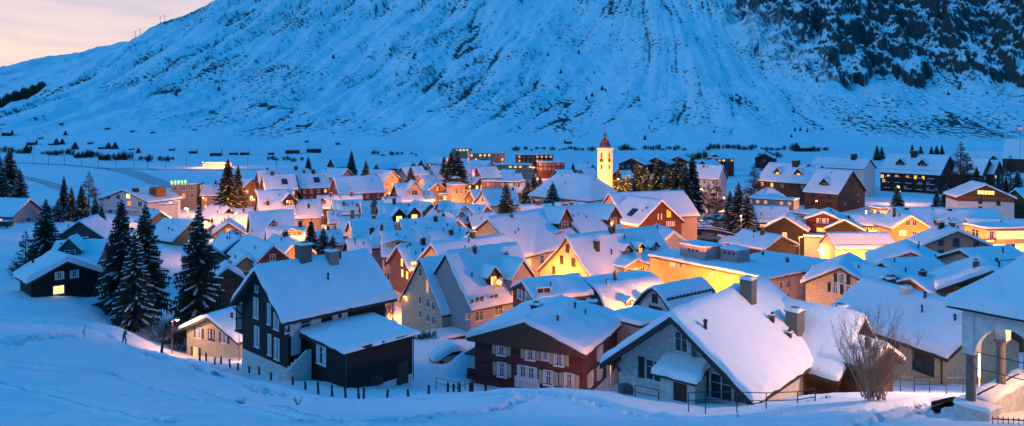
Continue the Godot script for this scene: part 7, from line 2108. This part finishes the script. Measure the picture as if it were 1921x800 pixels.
func river() -> void:
	var st := flat()
	for i in RIVER.size() - 1:
		var a: Vector2 = RIVER[i]
		var b: Vector2 = RIVER[i + 1]
		var na := Vector2(-(b - a).y, (b - a).x).normalized() * 6.5
		quad(st, Vector3(a.x - na.x, -2.35, -a.y + na.y), Vector3(a.x + na.x, -2.35, -a.y - na.y), Vector3(b.x + na.x, -2.35, -b.y - na.y), Vector3(b.x - na.x, -2.35, -b.y + na.y))
	var w := mesh_of("river", done(st), M.water, self)
	tag(w, "", "", "", "structure")
	# snow-capped boulders in the stream
	var r := RandomNumberGenerator.new()
	r.seed = 14
	for k in 16:
		var i := r.randi_range(1, 5)
		var q: Vector2 = RIVER[i].lerp(RIVER[i + 1], r.randf()) + Vector2(r.randf_range(-4, 4), r.randf_range(-2, 2))
		var s := r.randf_range(0.9, 2.4)
		var bo := thing("boulder", Vector3(q.x, -2.6, -q.y), r.randf() * TAU, "snow-capped boulder in the dark stream", "boulder", "snow-capped boulders in the stream")
		st = flat()
		lathe(st, PackedVector2Array([Vector2(s, 0), Vector2(s * 1.05, s * 0.3), Vector2(s * 0.7, s * 0.6), Vector2(0.02, s * 0.7)]), 7)
		mesh_of("rock", done(st), M.stone, bo)
		mesh_of("snow", snow_sheet(s * 0.85, s * 0.85, func(x: float, z: float) -> float: return s * 0.62 - 0.35 * Vector2(x, z).length(), 0.35, k), M.roof_snow, bo)
	for q in [[1313, 1360, 326, 371, 374, "upper bridge with a lit parapet across the stream"], [1284, 1392, 236, 430, 442, "lower bridge arching over the stream, snow on its rail"]]:
		var a := pt(q[0], q[3], q[2])
		var b := pt(q[1], q[4], q[2] - (8.0 if q[0] < 1300 else 0.0))
		var br := thing("bridge", Vector3((a.x + b.x) / 2, 0, (a.z + b.z) / 2), atan2(-(b.z - a.z), b.x - a.x), q[5], "bridge")
		var L := Vector2(b.x - a.x, b.z - a.z).length() / 2
		var up := func(x: float) -> float: return lerpf(a.y, b.y, (x + L) / (2 * L)) + 1.1 * (1.0 - pow(x / L, 2.0)) * (1.0 if q[0] < 1300 else 0.3)
		for side in 2:
			var line := PackedVector2Array()
			for i in 13: line.append(Vector2(lerpf(-L, L, i / 12.0), up.call(lerpf(-L, L, i / 12.0))))
			for i in range(12, -1, -1): line.append(Vector2(lerpf(-L, L, i / 12.0), up.call(lerpf(-L, L, i / 12.0)) - 1.1))
			st = flat()
			prism(st, line, 1.8 - 4.0 * side, 2.0 - 4.0 * side, 1)
			mesh_of("parapet", done(st), M.dark_wood if q[0] < 1300 else M.tan, br)
			var l2 := PackedVector2Array()
			for i in 13: l2.append(Vector2(lerpf(-L, L, i / 12.0), up.call(lerpf(-L, L, i / 12.0)) + 0.22))
			for i in range(12, -1, -1): l2.append(Vector2(lerpf(-L, L, i / 12.0), up.call(lerpf(-L, L, i / 12.0)) + 0.003))
			st = flat()
			prism(st, l2, 1.75 - 4.0 * side, 2.05 - 4.0 * side, 1)
			mesh_of("parapet_snow", done(st), M.roof_snow, br)
		st = flat()
		box(st, Vector3(-L, minf(a.y, b.y) - 1.5, -2.0), Vector3(L, minf(a.y, b.y) - 1.1, 1.8))
		mesh_of("deck", done(st), M.concrete, br)

func strip(called: String, pts: Array, wid: float, m: String, lift: float) -> void:
	var v := PackedVector3Array()
	var c := Curve3D.new()
	for q in pts: c.add_point(floor_at(q[0], q[1]))
	var len := c.get_baked_length()
	var n := int(len / 6.0) + 2
	for i in n:
		var a := c.sample_baked(len * i / (n - 1.0), true)
		var b := c.sample_baked(minf(len, len * i / (n - 1.0) + 1.0), true)
		if b.distance_to(a) < 0.1: b = a + (a - c.sample_baked(len * i / (n - 1.0) - 1.0, true))
		var s := (b - a).cross(Vector3.UP).normalized() * wid
		for k in 5:
			var p := a + s * (k / 2.0 - 1.0)
			p.y = gy(p.x, -p.z) + bumps(p.x, -p.z) + lift
			v.append(p)
	var o := mesh_of(called, grid_mesh(n, 5, v), M[m], self)
	tag(o, "", "", "", "structure")

func valley() -> void:
	strip("road", [[-60, 304], [40, 306], [110, 309], [190, 316], [260, 318], [400, 319.5], [560, 319]], 3.2, "ice_road", 0.22)
	strip("path", [[210, 318], [250, 325], [290, 340], [315, 352]], 5.0, "ice_road", 0.3)
	strip("path", [[-60, 322], [40, 333], [80, 341], [120, 356]], 3.0, "ice_road", 0.3)
	# barns on the snowfield and the lower slope: [px, py base, size, label]
	var k := 0
	for b in [[12, 254, 13, "long dark barn at the left edge of the snowfield"], [74, 261, 6, "little barn above the left hedge"], [58, 272, 12, "wide low barn with a snowy roof above the left hedge"], [95, 273, 7, "barn beside the left clump of bushes"], [168, 270, 7, "pair-like barn in the middle of the snowfield"], [190, 280, 9, "dark barn before the two round trees"], [245, 282, 6, "small barn left of the cable's foot"], [321, 283, 7, "square barn on the open snow, left of the larger one"], [361, 288, 9, "larger square barn left of the floodlit rink"], [404, 293, 12, "barn with a lit lamp above the floodlit rink"], [437, 291, 9, "low barn right of the one above the rink"], [458, 291, 10, "long low barn at the end of the rink's row"], [508, 290, 7, "small barn left of the big farm"], [548, 289, 16, "big farm barn with lights on the snowfield"], [588, 287, 17, "long dark shed joined to the big farm"], [575, 267, 6, "tiny hut on the slope above the farm"], [633, 271, 7, "tiny hut on the slope right of the farm"], [1066, 270, 10, "lone barn on the slope left of the church spire"], [1508, 285, 17, "far grey barn behind the resort"], [200, 243, 7, "hut on the left slope, below the cable"], [247, 248, 6, "small hut on the left slope under the cable"], [285, 250, 6, "hut beside the cable on the slope"], [113, 234, 6, "highest hut on the left slope"]]:
		var px: float = b[0]
		var py: float = b[1]
		var p := floor_at(px, maxf(py, 276.0)) if py >= 276 else hill_at(px, py)
		var w: float = b[2] * 0.42
		var L: float = b[2] * 0.9
		var s := {"A": p + Vector3(-L / 2, w * 1.5, 0), "r": Vector2(0.96, 0.28), "L": L, "w": w, "yr": p.y + w * 1.5, "ye": p.y + w * 0.6}
		var n := house("barn", b[3], s, ["dark_wood", "trim_dark"], {"ground": p.y - 1.0, "oe": 0.2, "og": 0.2, "cat": "barn", "group": "barns scattered over the snowfield", "snow": 0.3})
		k += 1
	# round trees and poles
	for q in [[203, 280, 9.5, "left of the two round dark trees on the snowfield"], [215, 280, 10, "right of the two round dark trees on the snowfield"], [140, 280, 10, "broad dark bush tree on the snowfield"], [105, 272, 10, "dark clump of trees above the left hedge"], [116, 271, 9, "right part of the dark clump above the left hedge"], [48, 288, 10, "dark tree at the far left hedge"], [259, 287, 7, "small dark tree left of the square barn"], [122, 253, 7, "lone dark tree on the snowfield's upper rim"]]:
		var p := floor_at(q[0], q[1]) if q[1] >= 276 else hill_at(q[0], q[1])
		copy_of(spruces[3 if q[2] > 9 else 1], p - Vector3(0, 1.0, 0), rng.randf() * TAU, Vector3(q[2] * 2.0, q[2], q[2] * 2.0), q[3])
	k = 0
	var st := flat()
	tube(st, Vector3(0, -0.5, 0), Vector3(0, 8, 0), 0.14, 0.09, 6)
	box(st, Vector3(-0.7, 7.2, -0.06), Vector3(0.7, 7.35, 0.06))
	var pole := done(st)
	for px in [62, 90, 120, 152, 184, 217, 251, 276, 310, 349, 464, 518]:
		var p := floor_at(px, 308 + 8.0 * minf(1.0, px / 260.0))
		p.y = gy(p.x, -p.z)
		var o := mesh_of("utility_pole", pole, M.dark_wood, self, Transform3D(Basis.IDENTITY, p))
		tag(o, "thin wooden pole along the valley road, the %s from the left" % ordinal(k), "pole", "poles along the valley road")
		k += 1
	# masts on the ridge
	k = 0
	for q in [[253, 65], [262, 62], [300, 38], [308, 37]]:
		var u: float = (q[0] - CX) / F
		var best := 1400.0
		var bs := -1e9
		for i in 130:
			var d := 1100.0 + 6.0 * i
			var e := (mountain_y(u * d, d) - H) / d
			if e > bs: bs = e; best = d
		st = flat()
		tube(st, Vector3(0, -2, 0), Vector3(0, 13, 0), 0.5, 0.3, 5)
		box(st, Vector3(-2.4, 11.5, -0.3), Vector3(2.4, 12.2, 0.3))
		var o := mesh_of("ridge_mast", done(st), M.steel, self, Transform3D(Basis.IDENTITY, Vector3(u * best, mountain_y(u * best, best), -best)))
		tag(o, "small mast on the mountain's left ridge, the %s from the left" % ordinal(k), "mast", "masts on the ridge")
		k += 1

func hill_at(px: float, py: float) -> Vector3:
	var u := (px - CX) / F
	var d := 940.0
	while d < 1900.0:
		var y := mountain_y(u * d, d)
		if H - (py - HY) / F * d <= y: break
		d += 2.0
	return Vector3(u * d, mountain_y(u * d, d), -d)

func _ready() -> void:
	rng.seed = 20
	var cam := Camera3D.new()
	cam.name = "camera"
	add_child(cam)
	cam.position = Vector3(0, H, 0)
	cam.near = 0.5
	cam.far = 9000.0
	cam.projection = Camera3D.PROJECTION_FRUSTUM
	cam.size = 2.0 * 400.0 / F * cam.near
	cam.frustum_offset = Vector2(0, -(400.0 - HY) / F * cam.near)
	cam.current = true
	var env := Environment.new()
	env.background_mode = Environment.BG_SKY
	var sm := PanoramaSkyMaterial.new()
	sm.panorama = dusk_sky()
	env.sky = Sky.new()
	env.sky.sky_material = sm
	env.background_energy_multiplier = 1.0
	env.tonemap_mode = Environment.TONE_MAPPER_LINEAR
	env.tonemap_exposure = 1.1
	env.sdfgi_enabled = true
	env.ssao_enabled = true
	env.ssil_enabled = true
	var we := WorldEnvironment.new()
	we.environment = env
	add_child(we)
	var sun := DirectionalLight3D.new()
	sun.name = "sun"
	sun.light_energy = 0.12
	sun.light_color = lin(0.40, 0.68, 1.0)
	sun.light_angular_distance = 25.0
	sun.shadow_enabled = true
	add_child(sun)
	sun.look_at_from_position(Vector3.ZERO, Vector3(0.8, -0.5, -0.15))
	materials()
	prepare_ground()
	prepare_tracks()
	build_ground()
	build_mountain()
	build_all()

# the dusk sky: deep blue overhead, a cream and rose afterglow low over the place where the sun went down, thin streaks of cloud in it
func dusk_sky() -> ImageTexture:
	var n := FastNoiseLite.new()
	n.seed = 4
	n.frequency = 1.0
	n.fractal_octaves = 4
	var w := 1440
	var h := 720
	var im := Image.create(w, h, false, Image.FORMAT_RGBAF)
	var top := Vector3(0.002, 0.225, 0.66)
	var low := Vector3(0.020, 0.30, 0.72)
	for y in h:
		var el := (0.5 - (y + 0.5) / h) * 180.0
		for x in w:
			if el < 0.0:
				im.set_pixel(x, y, Color(0.05, 0.25, 0.55))
				continue
			var az := wrapf((x + 0.5) / w * 360.0, -180.0, 180.0)
			var c := low.lerp(top, smoothstep(0.0, 45.0, el))
			var da := wrapf(az + 34.0, -180.0, 180.0)
			var g := exp(-pow(da / 62.0, 2.0)) * exp(-pow(el / 13.0, 1.7))
			if g > 0.004:
				var a := deg_to_rad(az)
				var s := n.get_noise_3d(cos(a) * 4.0, sin(a) * 4.0, el * 0.95 + 0.5 * n.get_noise_2d(cos(a) * 3.0, sin(a) * 3.0))
				var cloud := smoothstep(-0.05, 0.40, s)
				var warm := Vector3(1.0, 0.76, 0.67).lerp(Vector3(1.0, 0.62, 0.52), exp(-el / 3.0))
				warm = warm.lerp(Vector3(0.60, 0.52, 0.60), cloud * 0.42)
				c = c.lerp(warm, clampf(g * 1.15, 0.0, 1.0))
			im.set_pixel(x, y, Color(c.x, c.y, c.z))
	return ImageTexture.create_from_image(im)

func build_all() -> void:
	hn.seed = 6
	hn.frequency = 1.0
	hn.fractal_octaves = 3
	build_village()
	near_houses()
	blocks()
	church()
	chapel()
	build_trees()
	lamps()
	props()
	for s in spruces: s.free()
	larch.free()
	bush.free()
